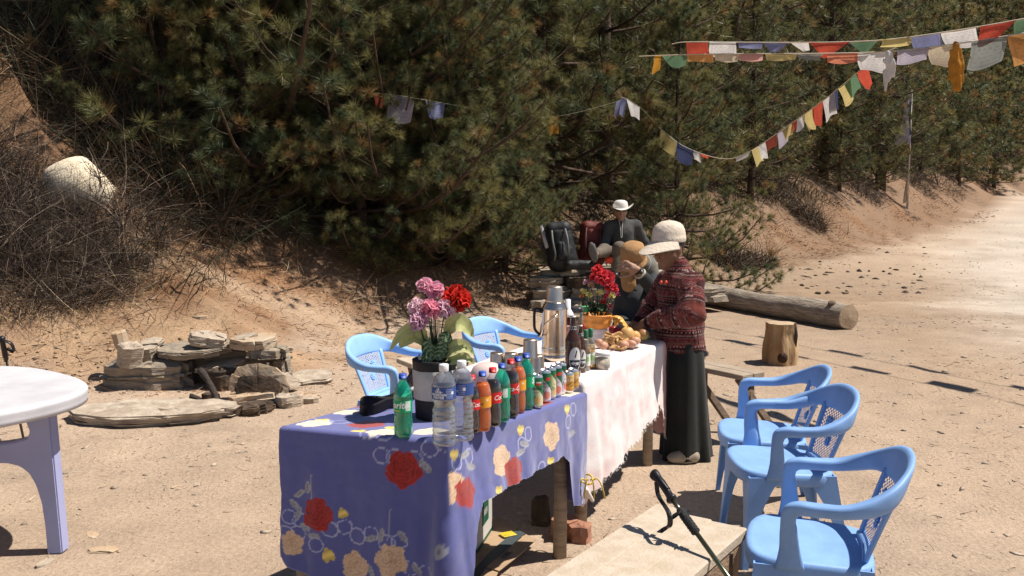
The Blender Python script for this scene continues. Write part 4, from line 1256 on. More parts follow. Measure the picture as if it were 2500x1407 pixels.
def spirit(px, py, label):
    h, r = .205, .026; loc = setloc(px, py, r); t = thing("spirit_bottle", label, "bottle", loc)
    prof = [(.8 * r, 0), (r, .006), (r, .105), (.93 * r, .122), (.55 * r, .145), (.42 * r, .155), (.40 * r, .165)]
    MB().add(*lathe(prof, 24, close=False)).build("bottle_body", glass_clear, t)
    MB().add(*lathe(interp_prof(prof, .118), 20)).build("spirit", gold_spirit, t)
    MB().add(*lathe([(.46 * r, .160), (.47 * r, .163), (.47 * r, .200), (.42 * r, .205), (.001, .205)], 20)).build("cap", mat("green and white cap", (.04, .19, .09), .4, var=.6, vscale=60), t)
    def p(s, tt):
        c = np.empty(s.shape + (3,)); c[:] = (.76, .78, .66); c[(tt > .35) & (tt < .75) & (np.abs(s) < .013)] = (.28, .50, .10); c[(np.sin(tt * 50) > .6) & (np.abs(s) < .012)] = (.5, .6, .4); return c
    label_band("label", t, r * 1.01, .025, .085, p, cam_ang(loc) + .2, arc=2.2, na=30)
spirit(1429, 906, "small clear spirit bottle between the brown beers and its twin")
spirit(1441, 902, "small clear spirit bottle with a green label, beside the glass jar")
# glass jar
loc = setloc(1470, 903, .041); t = thing("glass_jar", "squat glass jar of beige powder with a pale lid", "jar", loc)
MB().add(*lathe([(.036, 0), (.041, .006), (.0415, .060), (.038, .068)], 32, close=False)).build("jar_glass", clear_mat("jar glass", (.93, .93, .92), .05, .03, .06), t)
MB().add(*lathe([(.034, .003), (.0385, .008), (.0385, .052), (.001, .055)], 28)).build("powder", mat("beige powder", (.74, .63, .48), .9, .2, 90), t)
MB().add(*lathe([(.0385, .066), (.040, .068), (.040, .083), (.037, .086), (.001, .086)], 32)).build("lid", mat("pale lid", (.74, .72, .68), .5), t)

# plates of food
china = mat("glazed plate", (.74, .74, .72), .25, attr=False)
def plate(px, py, r, label):
    p = at(px, py, TOP); loc = (p.x, p.y, TOP)
    t = thing("plate", label, "plate", loc)
    MB().add(*lathe([(.55 * r, 0), (.62 * r, .002), (.95 * r, .013), (r, .015), (r, .017), (.94 * r, .0165), (.64 * r, .006), (.001, .005)], 44)).build("dish", china, t)
    MB().add(*lathe([(.86 * r, .0148), (.89 * r, .0158)], 44, close=False)).build("rim_band", mat("grey green rim band", (.30, .36, .32), .3), t, True)
    return loc
pl1 = plate(1516, 847, .112, "near plate holding biscuits and brown eggs, at the far table's front edge")
pl2 = plate(1540, 828, .118, "plate of fruit under the woman's hands")
def fruit(name, px, py, lift, r, m, label, cat, rz=0, sq=(1, 1, 1), group=None, stem=True):
    p = at(px, py, TOP + lift + r * sq[2]); p = np.array(p)
    t = thing(name, label, cat, (p[0], p[1], p[2] - r * sq[2]), rz, group)
    prof = [(r * math.sin(q) * (1 + .06 * math.cos(q)), r * (1 - math.cos(q)) - .12 * r * math.exp(-((q) / .35) ** 2) * -1 - .16 * r * math.exp(-((math.pi - q) / .4) ** 2)) for q in np.linspace(.02, math.pi - .02, 16)]
    v, f = lathe(prof, 20); v = v * np.array(sq); v = v + (fbm(v * 30 + px, 1, 2) * .06 * r)[:, None]
    mesh("flesh", v, f, m, t, True)
    if stem: MB().add(*tube([(0, 0, r * 1.75 * sq[2]), (.002, .001, r * 2.05 * sq[2])], .0022, 5)).build("stalk", wood_dark, t)
apple_r = mat("red apple skin", (.36, .02, .025), .3, .4, 30, spec=.5); pear_m = mat("yellow pear skin", (.62, .36, .13), .45, .2, 25, .05, 200)
mango_m = mat("red and green mango skin", (.24, .03, .03), .4, col2=(.38, .36, .10), vscale=10); egg_m = mat("brown eggshell", (.52, .27, .17), .5, .08, 60)
fruit("apple", 1508, 812, .004, .036, apple_r, "red apple at the back of the fruit plate", "fruit")
fruit("apple", 1497, 806, .0, .030, apple_r, "small dark red apple nearly hidden behind the biscuits", "fruit")
fruit("pear", 1531, 818, .008, .044, pear_m, "large yellow pear under the woman's fingertips", "fruit", sq=(1, 1, 1.15))
fruit("pear", 1549, 821, .012, .035, pear_m, "smaller ochre pear in front, held by the woman's fingers", "fruit")
fruit("mango", 1569, 817, .012, .036, mango_m, "dark red and green mango at the right edge of the fruit plate", "fruit", .4, (1.15, .95, 1), stem=False)
GE = "brown eggs on the near plate"
def egg(px, py, rz, label):
    r = .0235; p = at(px, py, TOP + .006 + r); t = thing("egg", label, "egg", (p.x, p.y, TOP + .008), rz, GE)
    v, f = lathe([(r * math.sin(q) * (1 + .10 * math.cos(q)), -1.28 * r * math.cos(q)) for q in np.linspace(.02, math.pi - .02, 14)], 18)
    v = np.stack([v[:, 2], v[:, 1], v[:, 0] + r], 1); mesh("shell", v, f, egg_m, t, True)
egg(1524, 843, .4, "brown egg nearest the middle of the plate"); egg(1542, 841, -.5, "brown egg at the right of the plate"); egg(1552, 833, .2, "brown egg partly behind the right hand egg"); egg(1474, 845, .9, "lone brown egg left of the plate, beside the jar")
egg(1462, 838, 2.0, "brown egg half hidden behind the lone egg by the spirit bottles")
bis = mat("fried biscuit", (.58, .34, .14), .8, .35, 40, .4, 120)
GB = "twisted fried biscuits piled on the near plate"
brng = np.random.default_rng(4)
BL = ['twisted fried biscuit at the left end of the pile', "curled fried biscuit at the pile's left front", 'fried biscuit nearest the eggs, flat on the plate', "fried biscuit leaning at the pile's left", 'fried biscuit across the middle of the pile', 'fried biscuit just above the eggs', 'fried biscuit high on the left of the pile', "fried biscuit in the pile's upper middle, pointing down", "fried biscuit curling off the pile's left shoulder", "fried biscuit at the pile's right, touching the pear", 'topmost fried biscuit on the pile']
for i, (px, py, lf, an) in enumerate([(1478, 838, .0, .2), (1492, 842, .0, .9), (1508, 850, .0, -.1), (1486, 830, .022, -.5), (1500, 834, .024, .5), (1512, 838, .022, .0), (1494, 824, .046, .3), (1506, 826, .046, -.6), (1484, 822, .044, 1.1), (1518, 833, .03, .7), (1499, 816, .064, .1)]):
    p = at(px, py, TOP + .018 + lf); t = thing("fried_biscuit", BL[i], "biscuit", (p.x, p.y, p.z), an, GB)
    L = brng.uniform(.035, .05); a = np.linspace(-1, 1, 14)
    P = np.stack([a * L, .012 * np.sin(a * 3 + i), .006 * np.cos(a * 4 + i)], 1)
    ph = a * 2.4 + i
    A = np.stack([0 * a, np.cos(ph), np.sin(ph)], 1) * (.014 * (1 - .5 * np.abs(a) ** 2))[:, None]; B = np.stack([0 * a, -np.sin(ph), np.cos(ph)], 1) * .0055
    MB().add(*sweep(P, A, B, 8, 2.5)).build("dough", bis, t)

# pot behind: orange bowl of artificial flowers on a white tin
loc = setloc(1458, 838, .05); base = np.array(loc)
t = thing("tin_can", "white paper labelled tin carrying the orange flower bowl", "tin", loc)
MB().add(*lathe([(.058, 0), (.060, .003), (.060, .082), (.057, .085), (.001, .085)], 36)).build("tin_wall", mat("greyed white tin", (.66, .62, .60), .6, .1, 30), t)
def pp(s, tt):
    c = np.empty(s.shape + (3,)); c[:] = (.68, .63, .63); c[(np.sin(tt * 70) > .55)] = (.56, .50, .52); return c
label_band("label", t, .0608, .008, .078, pp, cam_ang(loc))
tf = thing("flower_bowl", "orange bowl of red and yellow artificial flowers beside the woman", "flower pot", (loc[0], loc[1], TOP + .0855))
orange_pl = mat("scuffed orange plastic", (.70, .27, .05), .5, .35, 25, .1, 60)
MB().add(*lathe([(.060, 0), (.075, .006), (.082, .028), (.086, .034), (.083, .040), (.088, .070), (.092, .076), (.088, .082), (.084, .078), (.076, .050), (.001, .05)], 40)).build("bowl", orange_pl, tf)

def carnation(c, R, tip, core, n, seed, up=(0, 0, 1)):
    g = np.random.default_rng(seed); mb = MB(); up = np.asarray(up, float); up /= np.linalg.norm(up)
    k = 0
    while k < n:
        d = g.normal(0, 1, 3); d /= np.linalg.norm(d)
        if d @ up < -.35: continue
        k += 1
        a = np.cross(d, g.normal(0, 1, 3)); a /= np.linalg.norm(a); b_ = np.cross(d, a)
        rr = R * g.uniform(.8, 1.05); w = R * g.uniform(.26, .42)
        rows = []; cs = []
        for i, s in enumerate((.15, .6, .88, 1.0)):
            for j in (-1, -.33, .33, 1):
                ww = w * (.18, .6, 1.0, 1.05)[i]
                curl = b_ * R * (.10 * math.sin(j * 3 + seed + k) * s + (.16 if i == 3 else 0) * g.uniform(-1, 1))
                rows.append(c + d * rr * (s - (.10 * j * j if i > 1 else 0) + (g.uniform(-.05, .05) if i == 3 else 0)) + a * ww * j + curl)
                cs.append(np.array(core) * (1 - s ** 2) + np.array(tip) * s ** 2)
        f = [(i * 4 + j, i * 4 + j + 1, i * 4 + j + 5, i * 4 + j + 4) for i in range(3) for j in range(3)]
        mb.add(rows, f, np.array(cs) * g.uniform(.82, 1.12))
    return mb
petal = mat("cloth petals", rough=.75, attr=True, transl=.4, spec=.2)
leafm = mat("cloth leaves", rough=.6, attr=True, transl=.2, spec=.3)
stemm = mat("green plastic stem", (.02, .055, .025), .5)
def leaf(P, W, up, paint, nn=9, cup_=.25):
    """P: spine points, W: half width"""
    P = spline(P, 16); T = np.gradient(P, axis=0); T /= np.linalg.norm(T, axis=1)[:, None]
    S = np.cross(T, np.asarray(up, float)); S /= np.linalg.norm(S, axis=1)[:, None]; N = np.cross(S, T)
    u = np.linspace(0, 1, 16); wd = W * np.sin(np.pi * u ** .8) ** .8
    j = np.linspace(-1, 1, nn)
    V = P[:, None] + S[:, None] * (wd[:, None] * j)[..., None] + N[:, None] * (np.abs(j) ** 1.5 * wd[:, None] * cup_ + .004 * np.sin(u * 38)[:, None] * np.abs(j))[..., None]
    C = paint(np.broadcast_to(u[:, None], (16, nn)), np.broadcast_to(j[None], (16, nn)))
    return V.reshape(-1, 3), grid_faces(16, nn).tolist(), C.reshape(-1, 3)
def pale_leaf(u, j):
    c = np.empty(u.shape + (3,)); c[:] = (.52, .53, .22)
    c[np.abs(j) < .12] = (.36, .42, .16); c[(np.sin(u * 40 + np.abs(j) * 5) > .8)] = (.42, .46, .17); c[np.abs(j) > .8] = (.62, .60, .34); return c
def dark_leaf(u, j):
    c = np.empty(u.shape + (3,)); c[:] = (.025, .09, .03)
    k = np.sin(u * 34 + np.abs(j) * 6) > .3; c[k] = (.30, .36, .22); c[np.abs(j) > .75] = (.02, .07, .03); return c
def wp(px, py, y, b): return np.array(atd(px, py, y)) - np.array(b)
# red and yellow bouquet
fb = np.array(tf.location); yb = fb[1]
for i, (px, py, dy, R_, tip, core) in enumerate([(1459, 660, .0, .040, (.82, .08, .09), (.5, .02, .03)), (1477, 682, -.02, .062, (.84, .10, .12), (.55, .02, .05)), (1492, 705, -.01, .045, (.78, .08, .10), (.45, .02, .03)), (1457, 680, .03, .045, (.78, .08, .09), (.45, .02, .03)),
                                                  (1424, 712, 0, .022, (.84, .78, .30), (.66, .58, .15)), (1438, 722, -.03, .024, (.84, .78, .32), (.66, .6, .15)), (1464, 716, -.04, .024, (.84, .78, .30), (.66, .6, .15)), (1494, 723, -.03, .022, (.84, .76, .30), (.66, .55, .15)),
                                                  (1480, 725, -.02, .024, (.60, .10, .16), (.4, .02, .06)), (1430, 690, .02, .024, (.72, .45, .52), (.6, .3, .36)), (1443, 698, .0, .022, (.72, .42, .30), (.5, .3, .1)), (1508, 720, .01, .020, (.66, .16, .28), (.5, .1, .2)), (1473, 738, -.03, .022, (.46, .03, .04), (.3, .02, .02)), (1488, 750, .0, .020, (.55, .12, .18), (.3, .04, .06)), (1446, 746, .02, .020, (.35, .03, .05), (.2, .02, .02)), (1420, 724, .01, .018, (.70, .30, .06), (.5, .2, .04))]):
    c = wp(px, py, yb + dy, fb)
    carnation(c, R_, tip, core, 46 if R_ > .03 else 22, 50 + i, (0, -.3, 1)).build("flower", petal, tf, True, True)
    MB().add(*tube(spline([c, c * [.6, .6, 1] * np.array([1, 1, .6]), (c[0] * .2, c[1] * .2, .05)], 8), .003, 5)).build("stem", stemm, tf)
g = np.random.default_rng(8)
for i in range(14):
    a = g.uniform(0, 6.28); L = g.uniform(.05, .09); z = g.uniform(.07, .13); d = np.array([math.cos(a), math.sin(a), .3])
    v, f, c = leaf([d * .01 + [0, 0, z], d * L * .6 + [0, 0, z + .01], d * L + [0, 0, z - .01]], .018, (0, 0, 1), lambda u, j: np.broadcast_to(np.array((.02, .06, .025)), u.shape + (3,)) * (1 + .5 * np.abs(j))[..., None])
    MB().add(v, f, c).build("leaf", leafm, tf, True, True)
# ochre ribbon on the bowl's right side
rb = MB()
for k in range(5):
    a0 = np.array([.07, -.045, .070]); e = a0 + np.array([.035 + .02 * k, -.025 - .008 * k, -.05 - .006 * k + .03 * math.sin(k)])
    m = (a0 + e) / 2 + [0.01, -.02, .022]
    P = spline([a0, m, e], 9); rb.add(*sweep(P, np.tile([.012, .010, .004], (9, 1)) * (np.linspace(.5, 1.3, 9)[:, None]), np.tile([0, .002, .002], (9, 1)), 6, 2.5))
rb.build("ribbon", mat("ochre satin ribbon", (.72, .36, .05), .45, .3, 20, sheen=.3), tf)
# things behind the flask
loc = setloc(1420, 812, .03); t = thing("red_bowl", "shallow red plastic bowl tipped behind the large beer bottle", "bowl", loc)
MB().add(*lathe([(.03, 0), (.045, .010), (.062, .045), (.066, .05), (.06, .046), (.042, .013), (.001, .010)], 32)).build("bowl", mat("red plastic", (.55, .02, .02), .35), t)
loc = setloc(1386, 822, .04); t = thing("pump_dispenser", "white topped dispenser with dark red liquid behind the flask", "dispenser", loc)
MB().add(*lathe([(.030, 0), (.034, .004), (.034, .10), (.024, .125), (.02, .13), (.001, .13)], 28)).build("bottle_body", mat("dark red liquid", (.07, .015, .015), .25), t)
MB().add(*lathe([(.040, .12), (.036, .135), (.022, .16), (.018, .165), (.017, .225), (.001, .228)], 28)).build("white_top", mat("white plastic", (.74, .74, .76), .4), t)
loc = setloc(1408, 815, .04); t = thing("storage_jar", "glass jar with a dark lid and dark contents, left of the flower bowl", "jar", loc)
MB().add(*lathe([(.038, 0), (.042, .006), (.042, .12), (.036, .135)], 28, close=False)).build("jar_glass", clear_mat("jar glass", (.93, .93, .92)), t)
MB().add(*lathe([(.034, .004), (.038, .01), (.038, .095), (.001, .10)], 24)).build("contents", mat("dark dried food", (.10, .065, .04), .9, .6, 60), t)
MB().add(*lathe([(.037, .132), (.043, .136), (.043, .158), (.038, .164), (.02, .168), (.001, .168)], 28)).build("lid", mat("dark lid", (.05, .05, .055), .25), t)
loc = setloc(1427, 803, .03); t = thing("green_packet", "small green and white packet standing left of the red bouquet", "packet", loc, .2)
MB().add(*box(-.03, .03, -.018, .018, 0, .145, .003)).build("carton", mat("green print", (.05, .30, .10), .5, .3, 18), t, False)
MB().add(*box(-.022, .022, -.0195, -.0185, .07, .10, 0)).build("label", mat("white plastic"), t, False)
loc = setloc(1391, 832, .02); t = thing("paper_packet", "crumpled red and white patterned paper between flask and beer bottle", "packet", loc, .3)
v, f = box(-.022, .022, -.014, .014, 0, .085, .004); v = v + rng.normal(0, .0025, v.shape)
MB().add(v, f).build("paper", mat("red and white print", (.72, .66, .64), .6, col2=(.50, .05, .06), vscale=45), t, False)
# pale pink upturned tub
loc = setloc(1190, 935, .07); t = thing("plastic_tub", "pale pink upturned plastic tub behind the soda bottles", "tub", loc)
MB().add(*lathe([(.085, 0), (.088, .004), (.084, .03), (.068, .062), (.045, .078), (.001, .084)], 40)).build("shell", mat("pale pink plastic", (.74, .60, .56), .45, transl=.2), t)

# ---- the tall flower pot on the blue cloth
r = .083; loc = setloc(1062, 1030, r * .9); pb_ = np.array(loc)
t = thing("flower_pot", "black pot wrapped in pale cloth with pink carnations and one red carnation", "flower pot", loc)
potm = mat("black grow bag", (.018, .017, .016), .55, .3, 12, .25, 30)
MB().add(*lathe([(.070, 0), (.078, .004), (.080, .08), (.083, .15), (.086, .215), (.088, .235), (.085, .238), (.080, .225), (.001, .215)], 40, wob=lambda a, z: 1 + .012 * np.sin(a * 7 + z * 20))).build("pot", potm, t)
MB().add(*lathe([(.0815, .082), (.0835, .085), (.0845, .12), (.0862, .16), (.0875, .195), (.0855, .198)], 64, close=False, wob=lambda a, z: 1 + .010 * np.sin(a * 3 + z * 60) + (.0 if z < .19 else .0))).build("cloth_wrap", mat("pale wrap cloth", (.52, .50, .47), .85, .18, 14, .3, 40), t)
so_ = MB().add(*lathe([(.078, .222), (.05, .232), (.02, .236), (.001, .237)], 24, close=False)); so_.build("soil", mat("potting soil", (.03, .022, .016), 1, .5, 60), t)
yb = pb_[1]
pink = (.93, .50, .62); ppale = (.94, .72, .78)
for i, (px, py, dy, R_, tip, core) in enumerate([(1038, 700, .03, .038, (.94, .58, .69), (.82, .34, .46)), (1063, 711, .0, .042, pink, (.6, .16, .32)), (1021, 752, -.02, .042, ppale, (.70, .34, .46)), (1051, 756, -.04, .046, (.93, .46, .58), (.78, .22, .36)), (1087, 755, -.03, .044, (.86, .64, .74), (.70, .34, .46)),
                                                  (1023, 787, -.05, .044, (.84, .58, .70), (.68, .32, .46)), (1103, 772, .02, .030, (.72, .40, .48), (.55, .16, .26)), (1113, 731, .0, .062, (.72, .055, .035), (.5, .01, .01))]):
    c = wp(px, py, yb + dy, pb_)
    carnation(c, R_, tip, core, 80, 80 + i, (0, -.4, .7)).build("flower", petal, t, True, True)
    MB().add(*tube(spline([c, c * [.55, .55, .75], (c[0] * .12, c[1] * .12, .23)], 10), .0028, 5)).build("stem", stemm, t)
for P, W in (([(1045, 840), (1020, 806), (985, 812), (950, 858)], .027), ([(1085, 815), (1110, 790), (1135, 795), (1157, 825)], .038), ([(1068, 868), (1095, 855), (1130, 845), (1160, 868)], .032), ([(1072, 872), (1100, 880), (1135, 872), (1158, 890)], .022), ([(1040, 845), (1012, 825), (985, 838), (975, 850)], .022)):
    pts = [wp(px, py, yb + (-.05 if i else -.01), pb_) for i, (px, py) in enumerate(P)]
    v, f, c = leaf(pts, W, (.1, -1, .55), pale_leaf); MB().add(v, f, c).build("leaf", leafm, t, True, True)
for P, W in (([(1060, 880), (1050, 860), (1045, 840), (1052, 828)], .03), ([(1065, 880), (1075, 862), (1082, 842), (1090, 828)], .028), ([(1055, 885), (1045, 878), (1040, 868), (1038, 855)], .024), ([(1070, 835), (1085, 822), (1095, 830), (1098, 842)], .02)):
    pts = [wp(px, py, yb - .06, pb_) for px, py in P]
    v, f, c = leaf(pts, W, (.1, -1, .4), dark_leaf); MB().add(v, f, c).build("leaf", leafm, t, True, True)
# grassy filler and thin needles round the stems
g = np.random.default_rng(9); fl = MB()
for k in range(260):
    a = g.uniform(0, 6.28); s = g.uniform(0, .05); h0 = g.uniform(.25, .40); b0 = np.array([math.cos(a) * s * .4, math.sin(a) * s * .4, .22]); e = np.array([math.cos(a) * s, math.sin(a) * s, h0]) + g.normal(0, .012, 3); sd_ = np.array([.002, 0, 0])
    fl.add([b0 - sd_, b0 + sd_, e], [(0, 1, 2)])
for k in range(120):
    a = g.uniform(-.9, .6); b0 = np.array([.05, -.02, .23]); e = b0 + np.array([math.cos(a) * .11, g.uniform(-.05, .05), math.sin(a) * .05 - .0]) * g.uniform(.5, 1); sd_ = np.array([0, .0012, .0012])
    fl.add([b0 - sd_, b0 + sd_, e], [(0, 1, 2)])
fo = fl.build("filler_leaves", mat("dark filler leaves", (.025, .06, .03), .6), t, False); fo["kind"] = "stuff"
cn = MB().add(*lathe([(.001, 0), (.016, .004), (.026, .018), (.027, .03), (.018, .045), (.001, .055)], 16, c=(.03, -.03, .225), wob=lambda a, z: 1 + .16 * np.sin(a * 5 + z * 300)))
cn.build("pine_cone", mat("brown cone", (.045, .028, .018), .8, .4, 40), t)
# black strap lying from the pot to the cloth
P = np.array([np.array(atd(px, py, y)) for px, py, y in ((1012, 905, 4.02), (990, 940, 3.98), (955, 985, 3.90), (920, 1020, 3.82), (892, 1028, 3.80), (880, 1034, 3.76), (890, 1050, 3.70), (915, 1040, 3.72), (950, 1015, 3.80), (985, 985, 3.88), (1015, 960, 3.93))])
P[:, 2] = np.maximum(P[:, 2], TOP + .012); P[3:9, 2] = TOP + np.array([.03, .035, .03, .02, .022, .03])
cb_ = P.mean(0); cb_[2] = TOP
t = thing("bag_strap", "wide black folded strap lying across the blue cloth left of the flower pot", "strap", cb_)
S = spline(P - cb_, 40); wv = np.tile([.004, -.012, .030], (40, 1)) * np.linspace(1.1, .9, 40)[:, None]
MB().add(*sweep(S, wv, np.tile([.0022, .002, 0], (40, 1)), 8, 3)).build("webbing", mat("black webbing", (.014, .013, .013), .7, .3, 60, .3, 200), t)
q = MB()
P2 = np.array([np.array(atd(px, py, y)) for px, py, y in ((1014, 890, 4.04), (1000, 930, 4.0), (960, 975, 3.93), (925, 1010, 3.86))]) - cb_
P2[:, 2] = np.maximum(P2[:, 2], .02)
q.add(*sweep(spline(P2, 20), np.tile([.02, -.01, .045], (20, 1)) * np.linspace(1.2, .6, 20)[:, None], np.tile([.006, .006, 0], (20, 1)), 10, 2.4))
q.build("padded_sleeve", mat("black padding", (.016, .015, .015), .8, .2, 30), t)
# ---------------------------------------------------------------- stones, wood and other things standing about
def ground_hit(px, py):
    d = np.array(ray(px, py)); d = d / d[1]
    ys = np.arange(2.0, 120, .04)
    P = np.array([0, 0, CAMH]) + ys[:, None] * d
    k = np.argmax(P[:, 2] < ground_z(P[:, 0], P[:, 1], False))
    return P[k] if k > 0 else P[-1]

slate = mat("layered slate", (.30, .235, .175), .85, .3, 9, .7, 22, col2=(.47, .40, .31), stretch=(1, 1, 5))
slate_g = mat("grey slate", (.19, .165, .135), .85, .35, 7, .8, 18, col2=(.35, .28, .20), stretch=(1, 1, 7))
slate_k = mat("sooty stone", (.035, .028, .022), .95, .4, 5, .5, 20, col2=(.13, .085, .055))
rust_stone = mat("rusty slate", (.40, .27, .16), .85, .3, 5, .5, 16, col2=(.46, .38, .28))
def slab_geo(lx, ly, th, seed, n=15, layers=4, rough=.14, pw=3.0, drop=0.0):
    """an irregular split stone: ragged outline, stepped layers on its edge, slightly uneven top"""
    g = np.random.default_rng(seed)
    a = np.sort(np.linspace(0, 2 * math.pi, n, endpoint=False) + g.uniform(-.16, .16, n))
    e = g.uniform(1.9, pw)
    r = (np.abs(np.cos(a)) ** e + np.abs(np.sin(a)) ** e) ** (-1 / e) * (1 + g.normal(0, rough, n) * .75)
    o = np.stack([np.cos(a) * r * lx / 2, np.sin(a) * r * ly / 2], 1)
    rows = []
    zs = np.sort(np.concatenate([[0, 1], g.uniform(.12, .88, layers - 1)]))
    for i in range(layers):
        k = 1 + g.normal(0, .035) - .05 * (i in (0, layers - 1))
        jit = g.normal(0, .012, (n, 2)) * min(lx, ly)
        for zz in (zs[i] + .02, zs[i + 1] - .02):
            q = o * k + jit + g.normal(0, .003, (n, 2))
            tilt = (o[:, 0] / lx * g.uniform(-.2, .2) if 0 < i < layers - 1 else 0)
            rows.append(np.c_[q, np.full(n, th * zz) + th * tilt * .6])
    rows[-1][:, :2] *= 1.0
    q = rows[-1].copy(); q[:, :2] *= .80; q[:, 2] += th * .05 + g.normal(0, th * .04, n); rows.append(q)
    q = q.copy(); q[:, :2] *= .45; q[:, 2] += g.normal(0, th * .03, n); rows.append(q)
    v = np.vstack(rows); f = []
    for i in range(len(rows) - 1):
        for j in range(n): f.append((i * n + j, i * n + (j + 1) % n, (i + 1) * n + (j + 1) % n, (i + 1) * n + j))
    f.append(tuple(range(n - 1, -1, -1))); f.append(tuple(range((len(rows) - 1) * n, len(rows) * n)))
    return v, f
def stone(name, pos, size, m, parent=None, base=None, rz=0.0, tilt=(0, 0), seed=1, label=None, cat=None, group=None, rough=.14, layers=4, n=15):
    v, f = slab_geo(*size, seed, rough=rough, layers=layers + (layers > 2), n=n + 7 * (max(size[:2]) > .18))
    mn_ = min(size[0], size[1]); v = v + np.stack([fbm(v + k_ * 5.1 + seed, 2.2 / mn_, 3) for k_ in range(3)], 1) * np.array([.13 * mn_, .13 * mn_, .10 * min(size[2], mn_)])
    E = Euler((tilt[0], tilt[1], rz)).to_matrix()
    v = v @ np.array(E).T
    o = mesh(name, v, f, m, parent, False)
    o.location = Vector(pos) - (Vector(base) if base is not None else Vector((0, 0, 0)))
    if label: tag(o, label, cat, group)
    return o

# hearth
hb = at(480, 960, 0); hb = Vector((hb.x, hb.y, 0))
he = thing("stone_hearth", "open air hearth of stacked slate slabs with a sooty fire mouth against the bank", "hearth", hb)
def hs(px, py, z, size, m, seed, rz=0, tilt=(0, 0), **k):
    p = at(px, py, z); return stone("stone", p, size, m, he, hb, rz, tilt, seed, **k)
hs(372, 962, -.02, (.66, .34, .27), slate_g, 3, .06, (R(6), 0), layers=7, rough=.05, n=22)
hs(560, 945, -.02, (1.02, .30, .34), slate_g, 4, -.04, (R(4), 0), layers=7, rough=.05, n=22)
hs(318, 893, .24, (.20, .17, .17), slate, 5, .4, (.2, .1), layers=2, n=9)
hs(299, 850, .34, (.12, .13, .14), rust_stone, 6, .2, (.1, -.2), layers=2, n=8)
hs(365, 880, .26, (.14, .13, .11), slate, 7, -.3, (.15, 0), layers=2, n=8)
hs(372, 848, .33, (.18, .16, .06), slate, 8, .7, (.1, -.15), layers=2, n=9)
hs(398, 872, .27, (.16, .12, .07), rust_stone, 9, -.2, (0, .25), layers=2, n=9)
hs(480, 862, .315, (.60, .34, .065), slate_g, 10, -.05, (R(9), R(-3)), layers=3, n=17)
hs(512, 842, .385, (.31, .25, .085), slate, 11, .15, (R(6), R(10)), layers=3)
hs(622, 845, .375, (.40, .28, .08), rust_stone, 12, -.1, (R(7), R(-2)), layers=3)
hs(572, 846, .355, (.22, .16, .03), slate, 13, .1, (R(5), 0), layers=2)
hs(655, 868, .30, (.34, .26, .07), slate_g, 19, .05, (R(4), 0), layers=3)
hs(541, 897, .20, (.42, .17, .035), slate, 14, .10, (R(10), R(-9)), layers=2)
hs(634, 948, .14, (.36, .22, .03), slate_k, 15, -.10, (R(76), R(4)), layers=2, n=18, rough=.05)  # dark slab standing in for the shaded hollow of the fire mouth
hs(634, 938, .15, (.48, .31, .05), rust_stone, 25, -.10, (R(76), R(4)), layers=2, n=20, rough=.07)
hs(690, 935, .12, (.30, .16, .03), slate, 27, .9, (R(62), R(12)), layers=2)
hs(585, 930, .12, (.24, .14, .03), slate_g, 28, -.7, (R(66), R(-14)), layers=2)
hs(655, 985, .02, (.30, .14, .025), slate, 29, .3, (R(14), R(-16)), layers=2)
hs(430, 868, .29, (.26, .18, .025), slate, 30, -.3, (R(12), R(14)), layers=2)
hs(600, 826, .44, (.20, .14, .022), slate, 32, .5, (R(4), R(-12)), layers=2)
hs(543, 962, .0, (.22, .2, .20), slate_k, 16, .2, (0, 0), layers=3)
hs(690, 950, .0, (.15, .3, .26), slate_g, 17, .1, (0, 0), layers=5)
hs(625, 992, .0, (.43, .20, .11), rust_stone, 18, .06, (R(3), R(-5)), layers=3)
hs(600, 1018, .0, (.34, .17, .09), slate_k, 20, .16, (R(4), R(-8)), layers=7)
hs(655, 1004, .0, (.16, .14, .06), slate_k, 26, .3, (0, 0), layers=3)
hs(452, 977, .0, (.17, .09, .03), slate, 21, .35, (0, R(-8)), layers=2)
hs(578, 962, .02, (.20, .12, .03), slate, 22, .2, (0, R(-12)), layers=2)
hs(515, 985, .0, (.13, .10, .08), slate_k, 23, .5, layers=2)
hs(495, 1000, .0, (.10, .09, .05), slate, 24, .1, layers=2)
char = mat("charred wood", (.05, .038, .03), .9, .7, 9, .5, 30, stretch=(1, 1, 4))
def stick(px0, py0, z0, px1, py1, z1, r, nm, lab, cat="stick"):
    a = np.array(at(px0, py0, z0)); b_ = np.array(at(px1, py1, z1)); c = (a + b_) / 2; cz = np.array([c[0], c[1], min(a[2], b_[2])])
    t = np.linspace(0, 1, 9)[:, None]; P = a + (b_ - a) * t + np.sin(t * 5) * np.array([.008, .004, .006]) - cz
    v, f = tube(P, r * (1 - .25 * t[:, 0]) * (1 + .15 * np.sin(t[:, 0] * 17)), 8)
    o = mesh(nm, v, f, char, None, True); o.location = cz
    return tag(o, lab, cat)
stick(489, 904, .27, 551, 1011, .01, .026, "charred_log", "half burnt stick leaning out of the hearth's fire mouth", "firewood")
stick(462, 968, .10, 505, 985, .04, .022, "charred_log", "short burnt stick lying inside the hearth opening", "firewood")
p = at(372, 1028, 0)
stone("flagstone", (p.x, p.y, gz(p.x, p.y) - .02), (1.16, .56, .10), slate, rz=.10, seed=31, label="large flat slate slab lying in front of the hearth", cat="stone slab", layers=6, n=26, rough=.07)
p = at(752, 942, 0)
stone("flagstone", (p.x, p.y, gz(p.x, p.y) - .01), (.42, .42, .05), slate, rz=.5, seed=33, tilt=(R(3), R(-5)), label="flat slate slab lying to the right of the hearth", cat="stone slab", layers=3, n=12)
